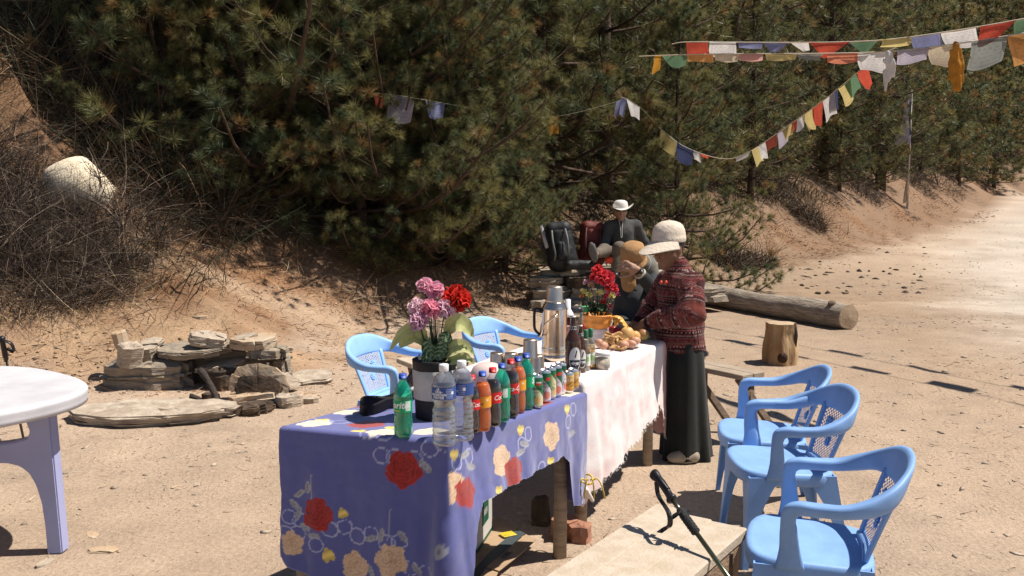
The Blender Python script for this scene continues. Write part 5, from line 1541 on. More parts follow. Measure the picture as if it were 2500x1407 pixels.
for px, py, sz, sd_, lb in ((706, 1000, (.19, .15, .09), 34, "round pale rock at the hearth's right foot"), (759, 994, (.12, .08, .05), 35, "small pale rock right of the hearth, beyond the round one"), (700, 905, (.13, .09, .04), 36, "small stone on the dirt above the hearth's right slab")):
    p = at(px, py, 0); stone("rock", (p.x, p.y, gz(p.x, p.y) - .01), sz, slate, seed=sd_, rz=.4, label=lb, cat="rock", layers=2, n=9)
for i, (px, py, w_, lb) in enumerate([(250, 1352, .13, "flat stone chip under the white table's leg"), (215, 1345, .06, "small flat chip left of the table leg's foot"), (110, 1380, .09, "pale stone chip in the shadow's edge, lower left"), (225, 1312, .085, "dark edged sliver of stone right of the white table's leg"), (215, 1345, .08, "second sliver of stone below the first, by the white table"), (337, 1318, .05, "small brown stone alone on the dirt between the tables"), (428, 1190, .05, "little stone alone on the dirt left of the blue cloth"), (480, 1185, .05, "small chip of slate near the blue cloth's left side"), (110, 880, .07, "pale stone on the slope behind the white table"), (490, 778, .14, "thin dark slab lying on the bank above the hearth"), (2290, 705, .1, "small stone at the edge of the road"), (1480, 1150, .06, "pale chip on the dirt between the far table and the bench")]):
    p = ground_hit(px, py); stone("stone_chip", (p[0], p[1], p[2] - .005), (w_ * 1.2, w_ * .6, w_ * .22), slate if i % 3 else rust_stone, seed=40 + i, rz=i * .7, label=lb, cat="stone", layers=2, n=8)

# dry stone bench under the trees where the hikers rest
wb = Vector((1.2, 12.7, 0)); wt = thing("stone_bench", "low dry stone bench of slate under the pines carrying the rucksacks", "stone bench", wb)
g = np.random.default_rng(12)
for row, (z, hgt) in enumerate(((-.05, .2), (.14, .17), (.30, .14))):
    x = .25
    while x < 2.35:
        L = g.uniform(.25, .6)
        q = stone("stone", (x + L / 2, 12.62 + .10 * row + g.uniform(-.05, .05), z), (L * 1.04, .5, hgt * 1.05), (slate_g, slate_k, slate_g)[g.integers(3)], wt, wb, g.uniform(-.06, .06), (0, 0), 200 + row * 20 + int(x * 7), layers=3, n=12)
        x += L
for i, (px, py, z, sx, sy, m, rz) in enumerate([(1375, 668, .47, .78, .55, slate, .05), (1480, 655, .47, .5, .6, slate_g, -.1), (1600, 678, .46, .45, .5, slate, .2), (1625, 655, .52, .45, .4, slate, -.15), (1588, 640, .56, .34, .4, slate, .3), (1420, 640, .50, .5, .5, slate_g, .1), (1540, 640, .50, .6, .6, slate_g, 0)]):
    p = at(px, py, z); stone("stone", p, (sx, sy, .075), m, wt, wb, rz, (R(3), R(-2)), 260 + i, layers=3, n=14)
# slabs lit by the sun on the right end
for i, (px, py, sx, lb) in enumerate([(1410, 712, .5, "flat stone leaning low against the stone bench's left part"), (1385, 745, .3, "tilted slab on the ground before the stone bench")]):
    p = at(px, py, .1); stone("rock", (p.x, p.y - .15, gz(p.x, p.y - .15) - .02), (sx, .3, .14), slate_g, seed=280 + i, rz=.2, tilt=(R(12), R(5)), label=lb, cat="rock", layers=3)

# log and stump
barkless = mat("silvery bare log", (.40, .34, .27), .85, .4, 5, 1.0, 12, stretch=(1, 9, 9), col2=(.20, .155, .115))
endgrain = mat("sawn end grain", (.42, .31, .20), .85, .3, 14, .3, 40)
def log_geo(P, r, n=28, seed=1, amp=.06):
    v, f = tube(P, r, n, cap=False)
    v = v + (fbm(v * [3, 3, 9] + seed, 1.2, 4) * amp)[:, None] * 0
    return v, f
pr, pl = Vector((3.95, 10.95, 0)), Vector((2.70, 13.6, 0))
lg = thing("fallen_log", "long bare grey log lying on the dirt behind the stump", "log", pr)
t = np.linspace(0, 1, 40); ax = np.array(pl - pr)
P = ax * t[:, None]; P[:, 2] = .145 + np.array([gz(pr.x + q[0], pr.y + q[1]) for q in P])
P[:, 0] += .02 * np.sin(t * 7); v, f = tube(P, .150 + .012 * np.sin(t * 9), 30, cap=False)
c = np.repeat(P, 30, 0); d = v - c; v = c + d * (1 + .16 * fbm(v * [2.2, 2.2, 2.2], 1.6, 3) + .09 * fbm(v, 9, 3))[:, None]
lang = math.atan2(ax[1], ax[0]); lg.rotation_euler = (0, 0, lang)
Rl = np.array(Euler((0, 0, lang)).to_matrix()); v = v @ Rl; P = P @ Rl
mesh("trunk", v, f, barkless, lg, True)
mb = MB(); e = v[:30]; mb.add(np.vstack([e, e.mean(0)[None] + np.array([-.012, 0, 0])]), [(j, (j + 1) % 30, 30) for j in range(30)]); mb.build("sawn_end", endgrain, lg, False)
kn = MB().add(*tube([np.array(P[3]) + [0, .05, .10], np.array(P[3]) + [-.01, .08, .16], np.array(P[3]) + [-.01, .085, .165]], [.055, .045, .02], 12)); kn.build("knot", wood_dark, lg)
p = at(1915, 893, 0)
st = thing("tree_stump", "upright cut tree stump with a dark knot near its foot", "stump", (p.x, p.y + .15, gz(p.x, p.y + .15))); st.scale = (.9, .9, 1.0)
stumpm = mat("split stump wood", (.26, .14, .065), .8, .5, 9, .9, 22, stretch=(1, 1, .2), col2=(.46, .32, .17))
v, f = lathe([(.185, -.02), (.180, .03), (.182, .10), (.176, .17), (.155, .25), (.146, .32), (.148, .385)], 36, close=False, wob=lambda a, z: 1 + .06 * np.sin(a * 3 + 1) + .05 * np.sin(a * 7 + z * 6) + .025 * np.sin(a * 17 + z * 3) + .10 * np.exp(-((a - 5.3) / .3) ** 2))
mesh("trunk", v, f, stumpm, st, True)
e = v[-36:]; mesh("cut_top", np.vstack([e, [[0, 0, .392]]]), [(j, (j + 1) % 36, 36) for j in range(36)], endgrain, st, False)
an = cam_ang(st.location) + .15; d = np.array([math.cos(an), math.sin(an), 0])
MB().add(*tube([d * .15 + [0, 0, .075], d * .200 + [0, 0, .08], d * .205 + [0, 0, .08]], [.062, .046, .014], 14)).build("knot", mat("dark knot", (.05, .028, .016), .9, .4, 30, .5, 60), st)
ar = an + .9; d = np.array([math.cos(ar), math.sin(ar), 0])
MB().add(*tube([d * .165 + [0, 0, .40], d * .178 + [0, 0, .28], d * .172 + [0, 0, .16]], [.012, .02, .012], 6)).build("bark_strip", bark, st)

# plank bench at the lower right with the trekking pole
plank = mat("pale planed plank", (.50, .42, .33), .8, .22, 2.5, .25, 12, stretch=(8, 8, 8), col2=(.42, .34, .25))
ZB = .42
A, Bq = at(1602, 1230, ZB), at(1812, 1299, ZB); C_ = at(1330, 1407, ZB)
du = (Bq - A); wid = du.length; du.normalize(); dv = (C_ - A).normalized()
bb = Vector((A + du * wid / 2 + dv * .6)); bb.z = 0
be = thing("plank_bench", "low plank bench of three pale boards carrying the trekking pole, lower right", "bench", bb)
for i, (u0, u1, off) in enumerate(((.0, .30, .0), (.31, .64, -.012), (.65, 1.0, .012))):
    um = (u0 + u1) / 2 * wid
    p0 = A + du * um - dv * (.02 + off) - Vector((0, 0, .02)); p1 = p0 + dv * 1.32
    m = MB().add(*obox(np.array(p0 - bb), np.array(p1 - bb), (u1 - u0) * wid - .002, .04, .005))
    m.build("plank", plank, be, False)
for s_ in (.10, 1.12):
    for u_ in (.08, .92):
        q = A + du * (wid * u_) + dv * s_ - bb
        MB().add(*obox((q.x, q.y, -.01), (q.x, q.y, ZB - .042), .07, .05, .003, up=(1, 0, 0))).build("leg", wood_dark, be, False)
    q0 = A + du * .0 + dv * s_ - bb; q1 = A + du * wid + dv * s_ - bb
    MB().add(*obox((q0.x, q0.y, ZB - .09), (q1.x, q1.y, ZB - .09), .03, .09, .003)).build("cross_board", wood_grey, be, False)
q0 = A + du * (wid - .015) + dv * .02 - bb; q1 = q0 + dv * 1.25
MB().add(*obox((q0.x, q0.y, ZB - .135), (q1.x, q1.y, ZB - .135), .022, .18, .003)).build("side_board", mat("reddish old board", (.30, .20, .13), .9, .4, 3, .4, 16, stretch=(6, 6, 6)), be, False)

# trekking pole leaning on the bench
T0 = np.array((.518, 3.352, .612)); K = np.array(at(1747, 1366, ZB + .008)); D_ = (K - T0); D_ /= np.linalg.norm(D_)
Lp = (T0[2] + .0) / -D_[2]
tb = T0 + D_ * Lp
tp = thing("trekking_pole", "black gripped trekking pole propped across the plank bench", "trekking pole", tb)
def tpt(s, off=(0, 0, 0)): return T0 + D_ * s - tb + np.array(off)
foam = mat("black foam grip", (.018, .018, .018), .75, .2, 90, .4, 150); rub = mat("black rubber", (.014, .014, .015), .4)
al = mat("olive aluminium", (.17, .18, .12), .3, .2, 30, metal=.9)
sidev = np.cross(D_, [0, 0, 1]); sidev /= np.linalg.norm(sidev); upv = np.cross(sidev, D_)
ss = np.array([-.004, .0, .012, .022, .035, .055, .075, .10, .118, .126, .134, .140])
rr = np.array([.010, .021, .0215, .0185, .0155, .0165, .0160, .0150, .0155, .0215, .0225, .015])
P = np.array([tpt(s) + upv * (.006 * math.sin(s * 26)) for s in ss]); MB().add(*tube(P, rr, 16, flat=.85)).build("grip", rub, tp)
gd = MB()
for k in range(9): gd.add(*obox(tpt(.045 + k * .007) + upv * .0158, tpt(.048 + k * .007) + upv * .0158, .004, .003, 0, up=upv))
o = gd.build("grip_studs", mat("studs", (.10, .09, .06), .4), tp, False); o["kind"] = "stuff"
MB().add(*tube([tpt(.138), tpt(.20)], .0085, 12)).build("shaft", al, tp)
ss = np.linspace(.186, .30, 40); MB().add(*tube([tpt(s) for s in ss], .0150 + .0016 * np.sign(np.sin(ss * 480)) - .004 * (ss < .190) - .004 * (ss > .296), 16)).build("foam_sleeve", foam, tp)
MB().add(*tube([tpt(.298), tpt(.62)], .0085, 12)).build("shaft", al, tp)
MB().add(*tube([tpt(.60), tpt(.66)], .0115, 12)).build("lock", rub, tp)
MB().add(*tube([tpt(.65), tpt(Lp - .03)], .0070, 12)).build("shaft", al, tp)
MB().add(*tube([tpt(Lp - .05), tpt(Lp - .01), tpt(Lp)], [.010, .006, .003], 10)).build("tip", rub, tp)
w0 = tpt(.028) - upv * .016; w1 = np.array(at(1632, 1258, .52)) - tb; w2 = np.array(at(1610, 1300, ZB + .03)) - tb
P = spline([tpt(.015) + upv * .012, tpt(.05) + upv * .022 + sidev * .006, tpt(.10) + upv * .018], 12)
MB().add(*sweep(P, np.tile(sidev * .008, (12, 1)), np.tile(upv * .0015, (12, 1)), 6)).build("strap_top", rub, tp)
P = spline([w0, w0 + [.006, -.02, -.045], w1 + [.0, 0, .01], w1 + [.004, -.01, -.03], w2 + [.02, 0, .015], w2], 26)
MB().add(*sweep(P, np.tile([.008, -.004, 0], (26, 1)) * np.linspace(1, 1.3, 26)[:, None], np.tile([.001, .002, .001], (26, 1)), 6)).build("wrist_strap", rub, tp)
P = spline([w1 + [.0, 0, -.02], w1 + [.03, .0, .0], w1 + [.04, 0, .012], w1 + [.012, 0, -.005]], 14)
MB().add(*sweep(P, np.tile([.003, .008, .004], (14, 1)), np.tile([.001, .001, .002], (14, 1)), 6)).build("strap_buckle", rub, tp)

# small bench behind the woman, plank seat behind the flower pot
def plank_bench(a, b_, z, wd, lab, leg_dx, m=wood_grey):
    a = Vector(a); b_ = Vector(b_); c = (a + b_) / 2
    t = thing("wooden_bench", lab, "bench", (c.x, c.y, gz(c.x, c.y)))
    d = (b_ - a).normalized(); n_ = Vector((-d.y, d.x, 0))
    for k in (-.5, .5):
        q = n_ * (wd * .5 * k)
        MB().add(*obox((a.x - c.x + q.x, a.y - c.y + q.y, z), (b_.x - c.x + q.x, b_.y - c.y + q.y, z), wd * .5 - .004, .035, .004)).build("plank", m, t, False)
    for s_ in (.14, .86):
        for k in (-1, 1):
            p = a + (b_ - a) * s_ - c; tpv = p + n_ * (-.06 * k); bt = p + n_ * (.16 * k) + d * leg_dx
            MB().add(*obox((tpv.x, tpv.y, z - .018), (bt.x, bt.y, -.01), .045, .03, .002, up=tuple(d))).build("leg", wood_dark, t, False)
    return t
plank_bench(at(1690, 893, .45) + Vector((0, .1, 0)), at(1850, 926, .45) + Vector((0, .1, 0)), .45, .22, "narrow wooden bench with splayed legs between the woman and the far blue chair", .22)
plank_bench(at(985, 893, .40), at(1150, 876, .40), .40, .26, "low wooden bench seen behind the flower pot", .0, plank)

# white plastic table at the left edge
tw = mat("white moulded plastic", (.54, .53, .55), .55, .16, 6, .08, 260); tl = mat("lavender grey plastic", (.36, .38, .60), .55, .10, 5, .05, 200)
tc_ = Vector((-2.555, 4.09, 0)); SHX = -.055
pt = thing("plastic_table", "white plastic garden table with lavender legs at the left edge", "table", tc_ + Vector((SHX, 0, 0)))
n = 72; a = np.linspace(0, 2 * math.pi, n, endpoint=False)
e = 2.7; a_r = a + R(38); rad = .665 * (np.abs(np.cos(a_r)) ** e + np.abs(np.sin(a_r)) ** e) ** (-1 / e) * .94
rows = []
for k, z in ((.03, .7435), (.5, .7435), (.9, .744), (.955, .7455), (.985, .744), (1.0, .736), (1.003, .725), (.998, .712), (1.0, .700), (.998, .680), (.985, .678), (.975, .69), (.97, .715), (.05, .72)):
    rows.append(np.stack([rad * k * np.cos(a), rad * k * np.sin(a), np.full(n, z - .0)], 1))
v = np.vstack(rows); f = [(i * n + j, i * n + (j + 1) % n, (i + 1) * n + (j + 1) % n, (i + 1) * n + j) for i in range(len(rows) - 1) for j in range(n)]
f += [tuple(range(n - 1, -1, -1))]
MB().add(v, f).build("tabletop", tw, pt)
def leg_poly():
    pts = [(1060, 78), (1060, 150), (1120, 153), (1200, 157), (1300, 162), (1362, 165), (1366, 127), (1310, 125), (1260, 119), (1225, 108), (1200, 92), (1186, 70), (1180, 40), (1180, -20), (1142, -20), (1142, 20), (1137, 60), (1130, 92), (1118, 100), (1100, 92), (1080, 84)]
    out = []
    for y, x in pts:
        z = max(0, 1.65 - (y - 460) / 548.0 * 1.0); out.append(((x - 1250) / 548.0 - tc_.x, z))
    return np.array(out)
LP = leg_poly(); LP[:, 1] = LP[:, 1] * (.70 / LP[:, 1].max())
off = LP[:, 0].copy()
def leg_mesh(ang):
    k = len(LP); th = .036; v = []
    for s_ in (-1, 1):
        for ins in (1, 0):
            pass
    cx_ = LP.mean(0)
    rows = [np.c_[LP[:, 0], np.full(k, -th), LP[:, 1]], np.c_[LP[:, 0], np.full(k, th), LP[:, 1]]]
    bm = bmesh.new()
    va = [bm.verts.new(p) for p in rows[0]]; vb = [bm.verts.new(p) for p in rows[1]]
    bm.faces.new(va); bm.faces.new(vb[::-1])
    for j in range(k): bm.faces.new((va[j], vb[j], vb[(j + 1) % k], va[(j + 1) % k]))
    bmesh.ops.recalc_face_normals(bm, faces=bm.faces[:]); bmesh.ops.bevel(bm, geom=bm.edges[:], offset=.006, segments=2, affect='EDGES')
    bmesh.ops.triangulate(bm, faces=[q for q in bm.faces if len(q.verts) > 4])
    bm.verts.index_update(); v = np.array([x.co[:] for x in bm.verts]); f = [[x.index for x in q.verts] for q in bm.faces]; bm.free()
    v[:, 1] += .06
    c, s_ = math.cos(ang), math.sin(ang)
    return np.stack([v[:, 0] * c - v[:, 1] * s_, v[:, 0] * s_ + v[:, 1] * c, v[:, 2]], 1), f
for i in range(4): MB().add(*leg_mesh(i * math.pi / 2)).build("leg", tl, pt, False)

# carton, flattened cardboard, red rock under the blue table
card = mat("brown cardboard", (.36, .25, .155), .9, .15, 20); card_w = mat("white printed carton", (.56, .54, .50), .7, .08, 10); grn = mat("dark green print", (.02, .10, .06), .6, .3, 40)
c0 = at(1165, 1358, 0); ex = (at(1207, 1292, 0) - c0); ey = (at(1118, 1338, 0) - c0); ex = ex.normalized() * .30; ey = Vector((-ex.y, ex.x, 0)).normalized() * .20
t = thing("drink_carton", "white and green printed carton standing under the blue cloth's corner", "carton", c0)
ang = math.atan2(ex.y, ex.x); t.rotation_euler = (0, 0, ang)
MB().add(*box(0, .30, 0, .20, 0.006, .36, .003)).build("box", card_w, t, False)
MB().add(*box(.10, .22, -.0018, -.0006, .10, .215, 0)).build("green_panel", grn, t, False)
MB().add(*box(.0, .30, -.0018, -.0006, .010, .032, 0)).build("green_band", grn, t, False)
MB().add(*box(-.0018, -.0006, .0, .20, .010, .032, 0)).build("green_band", grn, t, False)
MB().add(*box(-.0018, -.0006, .07, .18, .09, .20, 0)).build("green_panel", grn, t, False)
v, f = lathe([(.001, 0), (.05, 0), (.05, .0012), (.001, .0012)], 28); MB().add(np.stack([v[:, 0] * .8 + .16, -.0008 - v[:, 2], v[:, 1] * 1.2 + .28], 1), f).build("round_emblem", grn, t, False)
v, f = _txt["box"]; v2 = np.stack([.16 + v[:, 0] * .62, np.full(len(v), -.0026), .155 + v[:, 1] * .8], 1); mesh("lettering", v2, f, card_w, t, False)
mb = MB()
for k in range(4):
    q, ff = lathe([(.004, 0), (.0075, 0), (.0075, .001), (.004, .001)], 12); mb.add(np.stack([-.0008 - q[:, 2], .05 + k * .022 + q[:, 0], .055 + q[:, 1]], 1), ff)
o = mb.build("handling_marks", ink_dark, t, False); o["kind"] = "stuff"
cpts = [(1060, 1407), (1105, 1335), (1215, 1262), (1302, 1318), (1262, 1352), (1252, 1376), (1215, 1400), (1180, 1440), (1090, 1470)]
cw_ = [np.array(at(px, py, .0)) for px, py in cpts]; cbm = np.mean(cw_, 0)
t = thing("flattened_cardboard", "flattened brown cardboard sheets lying under the blue table", "cardboard", (cbm[0], cbm[1], 0))
def sheet(name, pts, z, th, m, parent, base):
    P = np.array([np.array(at(px, py, z)) for px, py in pts]) - base; k = len(P)
    v = np.vstack([P, P + [0, 0, th]]); f = [tuple(range(k))[::-1], tuple(range(k, 2 * k))] + [(j, (j + 1) % k, k + (j + 1) % k, k + j) for j in range(k)]
    return mesh(name, v, f, m, parent, False)
cb0 = np.array((cbm[0], cbm[1], 0))
sheet("sheet", [(1060, 1420), (1105, 1335), (1215, 1262), (1262, 1292), (1190, 1362), (1120, 1440)], .012, .004, card, t, cb0)
sheet("dark_strip", [(1135, 1420), (1195, 1350), (1262, 1294), (1282, 1304), (1210, 1366), (1160, 1420)], .018, .004, mat("dark printed strip", (.05, .065, .07), .6, .3, 40), t, cb0)
sheet("flap", [(1188, 1386), (1284, 1306), (1308, 1320), (1274, 1352), (1218, 1396)], .034, .004, card, t, cb0)
sheet("flap", [(1150, 1440), (1186, 1390), (1216, 1400), (1190, 1450)], .028, .004, card, t, cb0)
v, f = _txt["carton"]; p0 = np.array(at(1208, 1378, .040)) - cb0; p1 = np.array(at(1262, 1332, .040)) - cb0; dx = (p1 - p0); dx /= np.linalg.norm(dx); dy = np.array([-dx[1], dx[0], 0]); dy = -dy if dy[0] > 0 else dy
mesh("lettering", (p0 + p1) / 2 + (v[:, :1] * .55) * dx + (v[:, 1:2] * .8) * dy, f, ink_dark, t, False)
p = at(1240, 1307, .02)
t = thing("yellow_wrapper", "small yellow wrapper on the cardboard under the blue table", "wrapper", (p.x, p.y, .023), .5)
MB().add(*box(-.035, .035, -.028, .028, 0, .004, .001)).build("wrapper", mat("yellow foil", (.55, .42, .03), .4, .4, 60), t, False)
rr_ = mat("reddish brick rock", (.36, .17, .105), .9, .35, 14, .5, 30)
for px, py, sz, lb, m in ((1375, 1318, (.17, .11, .10), "reddish rock beside the blue table's far leg", rr_), (1418, 1325, (.12, .12, .09), "smaller reddish rock right of the same table leg", rr_), (1322, 1285, (.10, .10, .14), "dark stone in the shade under the blue table", slate_k)):
    p = at(px, py, 0); stone("rock", (p.x, p.y + .03, -.01), sz, m, seed=px, rz=.3, label=lb, cat="rock", layers=2, n=9, rough=.2)

# scarf on the pale chair
t = thing("scarf", "black and white patterned scarf draped over the pale chair's arm and seat", "scarf", (-.70, 5.05, .43))
sc_ = mat("black and white print", (.7, .68, .64), .9, col2=(.02, .02, .02), vscale=28)
s_ = SDF()
for a_, b2 in (((-.06, -.06, .02), (.06, .02, .03)), ((.04, .0, .03), (.12, .10, .05)), ((-.02, -.02, .04), (.05, .04, .02)), ((.10, .08, .05), (.17, .12, .10))): s_.cone(a_, b2, .045, .035, .03)
v, f = s_.mesh(.008, lambda p: fbm(p, 22, 3) * .022)
mesh("cloth", v, f, sc_, t, True)

# woven basket on the slope
p = ground_hit(235, 515)
bk = thing("woven_basket", "large cream woven bamboo basket lying mouth down among the brambles", "basket", p)
s0 = p[1]
mouth = np.array(atd(258, 500, s0 + .16)) - p; tip = np.array(atd(108, 418, s0 - .16)) - p
axv = mouth - tip; Lb = np.linalg.norm(axv); axv /= Lb
sv = np.cross(axv, [0, 1, 0]); sv /= np.linalg.norm(sv); tv = np.cross(axv, sv)
tt_ = np.linspace(0, 1, 90); prof = .02 + .31 * np.sin(np.clip(tt_ * 2.4, 0, 1) * math.pi / 2) ** .8 * (1 - .42 * np.clip((tt_ - .35) / .65, 0, 1) ** 1.3)
rows = []
na = 96; a = np.linspace(0, 2 * math.pi, na, endpoint=False)
for i, q in enumerate(tt_):
    wv = 1 + .022 * np.sin(a * 32 + (i % 2) * math.pi) * (1 if i % 4 < 2 else -1)
    rows.append(tip + axv * (q * Lb) + sv * (prof[i] * wv * np.cos(a))[:, None] + tv * (prof[i] * wv * .8 * np.sin(a))[:, None])
mesh("weave", np.vstack(rows), grid_faces(90, na, True), mat("dry bamboo strips", (.74, .63, .46), .8, .25, 30, .2, 60), bk, True)
rm = rows[-1]; MB().add(*tube(np.vstack([rm, rm[:1]]), .014, 6, cap=False)).build("rim", mat("brown rim binding", (.20, .12, .06), .9, .4, 20), bk)

# trekking pole at the far left, behind the white table
g0 = np.array(at(62, 1092, 0)); top = np.array(atd(3, 822, g0[1] - .25)); 
t = thing("trekking_pole", "black trekking pole standing behind the white table at the left edge", "trekking pole", g0)
d = top - g0
MB().add(*tube([d * .0, d * .04], [.003, .006], 8)).build("tip", steel, t)
MB().add(*tube([d * .04, d * .82], .008, 8)).build("shaft", mat("dark shaft", (.06, .055, .05), .4), t)
MB().add(*tube([d * .80, d * .84, d * .95, d * .985, d * 1.0], [.014, .017, .015, .022, .012], 10)).build("grip", rub, t)
P = spline([d * .97, d * .94 + [.05, 0, .0], d * .88 + [.06, 0, -.01], d * .90 + [.02, 0, 0]], 14)
MB().add(*sweep(P, np.tile([.002, .012, .004], (14, 1)), np.tile([.002, 0, .002], (14, 1)), 6)).build("wrist_strap", rub, t)
# ---------------------------------------------------------------- people
skin_d = mat("weathered brown skin", (.20, .102, .058), .6, .2, 40, .15, 120, sub=.05)
skin_m = mat("tanned skin", (.34, .19, .12), .55, .15, 40, .1, 100, sub=.05)
hair_m = mat("black hair", (.012, .010, .009), .5, .4, 80, .3, 120)
def smooth_cut(v, f, keep):
    k = keep[f].all(1); f = f[k]; u, inv = np.unique(f, return_inverse=True)
    return v[u], inv.reshape(f.shape), u

# --- the woman at the far table
YW = 5.68
def W(px, py, dy=0.0): return np.array(atd(px, py, YW + dy))
wbase = np.array(at(1668, 1135, 0)); wbase[2] = 0
wom = thing("person", "woman in a maroon patterned fleece, beige cap and long black skirt, arranging fruit", "person", wbase)
B = SDF()
hips, waist, chest, neckb = W(1668, 860), W(1656, 790), W(1654, 715), W(1652, 662)
B.cone(hips + [0, 0, -.02], waist, .09, .095, .05).cone(waist, chest + [.01, 0, 0], .095, .095, .05).cone(W(1680, 692, -.11), W(1640, 688, .10), .045, .045, .05)
B.cone(neckb, W(1640, 632), .056, .052, .03)
hd = W(1632, 603); fdir = np.array([-.74, -.62, -.24]); fdir /= np.linalg.norm(fdir); fl = np.cross([0, 0, 1], fdir); fl /= np.linalg.norm(fl); fu = np.cross(fdir, fl)
FR_ = np.stack([fdir, fl, fu], 1)
def H(a, b_, c): return hd + fdir * a + fl * b_ + fu * c
B.ell(hd, (.094, .074, .108), .03, FR_)
B.cone(H(.045, 0, -.06), H(.062, 0, -.098), .050, .030, .03)          # jaw and chin
B.cone(H(.03, .045, -.045), H(.055, .02, -.085), .028, .022, .02); B.cone(H(.03, -.045, -.045), H(.055, -.02, -.085), .028, .022, .02)
B.cone(H(.088, 0, .015), H(.112, 0, -.030), .010, .015, .012)         # nose
B.ell(H(.072, .034, -.022), (.022, .024, .02), .015); B.ell(H(.072, -.034, -.022), (.022, .024, .02), .015)   # cheeks
B.cone(H(.088, -.020, -.060), H(.088, .020, -.060), .010, .010, .008)  # mouth
B.cone(H(.080, -.045, .025), H(.080, .045, .025), .012, .012, .012)    # brow
for s_ in (-1, 1): B.ell(H(-.005, .076 * s_, -.015), (.022, .010, .032), .008, FR_)    # ears
armN = [W(1690, 690, -.16), W(1690, 764, -.26), W(1586, 786, -.10)]
armF = [W(1628, 688, .14), W(1596, 745, .14), W(1562, 786, .05)]
B.chain(armN, [.045, .040, .028], .02); B.chain(armF, [.044, .040, .028], .02)
def hand(S, wr, kn, down, side, s=1.0, curl=1.0):
    """palm from wrist to knuckles, four bent fingers of unequal length and a thumb from the palm's side"""
    ax = kn - wr; L = np.linalg.norm(ax); ax /= L
    S.cone(wr, wr + ax * L * .5, .027 * s, .030 * s, .015); S.cone(wr + ax * L * .35 + side * .018, kn + side * .024, .020 * s, .016 * s, .012); S.cone(wr + ax * L * .35 - side * .018, kn - side * .024, .020 * s, .016 * s, .012)
    for i, (o, ln) in enumerate(((-.033, .060), (-.011, .072), (.011, .068), (.033, .054))):
        a = kn + side * o * s; d1 = ax * .75 + down * .65 * curl; d1 /= np.linalg.norm(d1); d2 = ax * .10 + down * curl; d2 /= np.linalg.norm(d2)
        p1 = a + d1 * ln * .45 * s; p2 = p1 + d2 * ln * .38 * s; p3 = p2 + (d2 * .9 - ax * .25 * curl) * ln * .25 * s
        S.chain([a, p1, p2, p3], [.0115 * s, .0098 * s, .0088 * s, .0075 * s], .004)
    tb_ = wr + ax * L * .3 + side * -.032 * s
    S.chain([tb_, tb_ + (ax * .55 - side * .5 + down * .35) * .045 * s, tb_ + (ax * .95 - side * .45 + down * .9) * .07 * s], [.016 * s, .012 * s, .0095 * s], .006)
dn = np.array([0, 0, -1.0])
handN = W(1557, 796, -.04); hand(B, armN[2], handN, dn, np.array([.25, -.95, .1]), 1.0)
handF = W(1540, 798, .06); hand(B, armF[2], handF, dn, np.array([.25, -.95, .1]), 1.0)
# legs and feet inside the skirt
for s_ in (-1, 1):
    x = W(1669, 880, .055 * s_); kx = W(1674, 1000, .065 * s_); an_ = W(1682 if s_ < 0 else 1676, 1112, .07 * s_)
    B.chain([x, kx, an_], [.062, .052, .036], .02); B.cone(an_, an_ + [-.10, -.02, -.03], .034, .03, .02)
v, f = B.mesh(.0065)
mesh("body", v - wbase, f, skin_d, wom, True)
for s_ in (-1, 1):
    e = H(.085, .033 * s_, .008) - wbase
    vv, ff = lathe([(.001, -.008), (.007, -.005), (.0085, 0), (.007, .005), (.001, .008)], 12); mesh("eye", vv + e, ff, mat("dark eye", (.02, .015, .012), .15), wom, True)
    MB().add(*tube([H(.088, .018 * s_, .026) - wbase, H(.086, .036 * s_, .032) - wbase, H(.074, .052 * s_, .026) - wbase], [.003, .004, .002], 6)).build("eyebrow", hair_m, wom)
HA = SDF(); HA.ell(hd - fdir * .022 + fu * .020, (.094, .080, .098), .02, FR_); HA.ell(H(-.105, 0, .03), (.035, .038, .04), .03)
v, f = HA.mesh(.008, lambda p: fbm(p, 60, 2) * .004)
q = (v - hd) @ FR_; keep = (q[:, 0] < .02 - .25 * q[:, 2])
v, f, _ = smooth_cut(v, f, keep); mesh("hair", v - wbase, f, hair_m, wom, True)
MB().add(*tube(np.stack([(H(-.112, 0, .045) + np.cos(t) * fl * .026 + np.sin(t) * fu * .026 + 0 * fdir) - wbase for t in np.linspace(0, 6.3, 14)]), .012, 7, cap=False)).build("hair_band", mat("beige hair band", (.55, .40, .33), .9), wom)
# cap: six panelled crown, band line, long bill
capm = mat("beige cotton twill", (.60, .51, .41), .85, .12, 26, .35, 45)
cu = fu * .97 + fdir * -.22; cu /= np.linalg.norm(cu); cf = np.cross(fl, cu); cf = cf if cf @ fdir > 0 else -cf
cc = hd + cu * .035 + fdir * -.004
rows = []; na = 48; a = np.linspace(0, 2 * math.pi, na, endpoint=False)
for h_, r_ in ((-.005, 1.02), (.0, 1.045), (.012, 1.05), (.024, 1.045), (.026, 1.03), (.045, 1.03), (.07, .98), (.092, .86), (.108, .68), (.118, .44), (.123, .16), (.124, .02)):
    w_ = r_ * (1 - .012 * np.abs(np.sin(a * 3)) ** .3 * (h_ > .03)) * (1 + .012 * np.sin(a * 5 + h_ * 90) * (h_ > .03))
    rows.append(cc + cf * (.108 * w_ * np.cos(a))[:, None] + fl * (.090 * w_ * np.sin(a))[:, None] + cu * h_)
mb = MB(); v = np.vstack(rows) - wbase; mb.add(v, grid_faces(len(rows), na, True)); mb.build("cap_crown", capm, wom)
q, ff = lathe([(.001, .004), (.007, .003), (.008, 0)], 10); MB().add(q @ np.stack([cf, fl, cu], 0) + (cc + cu * .124 - wbase), ff).build("cap_button", capm, wom)
rows = []
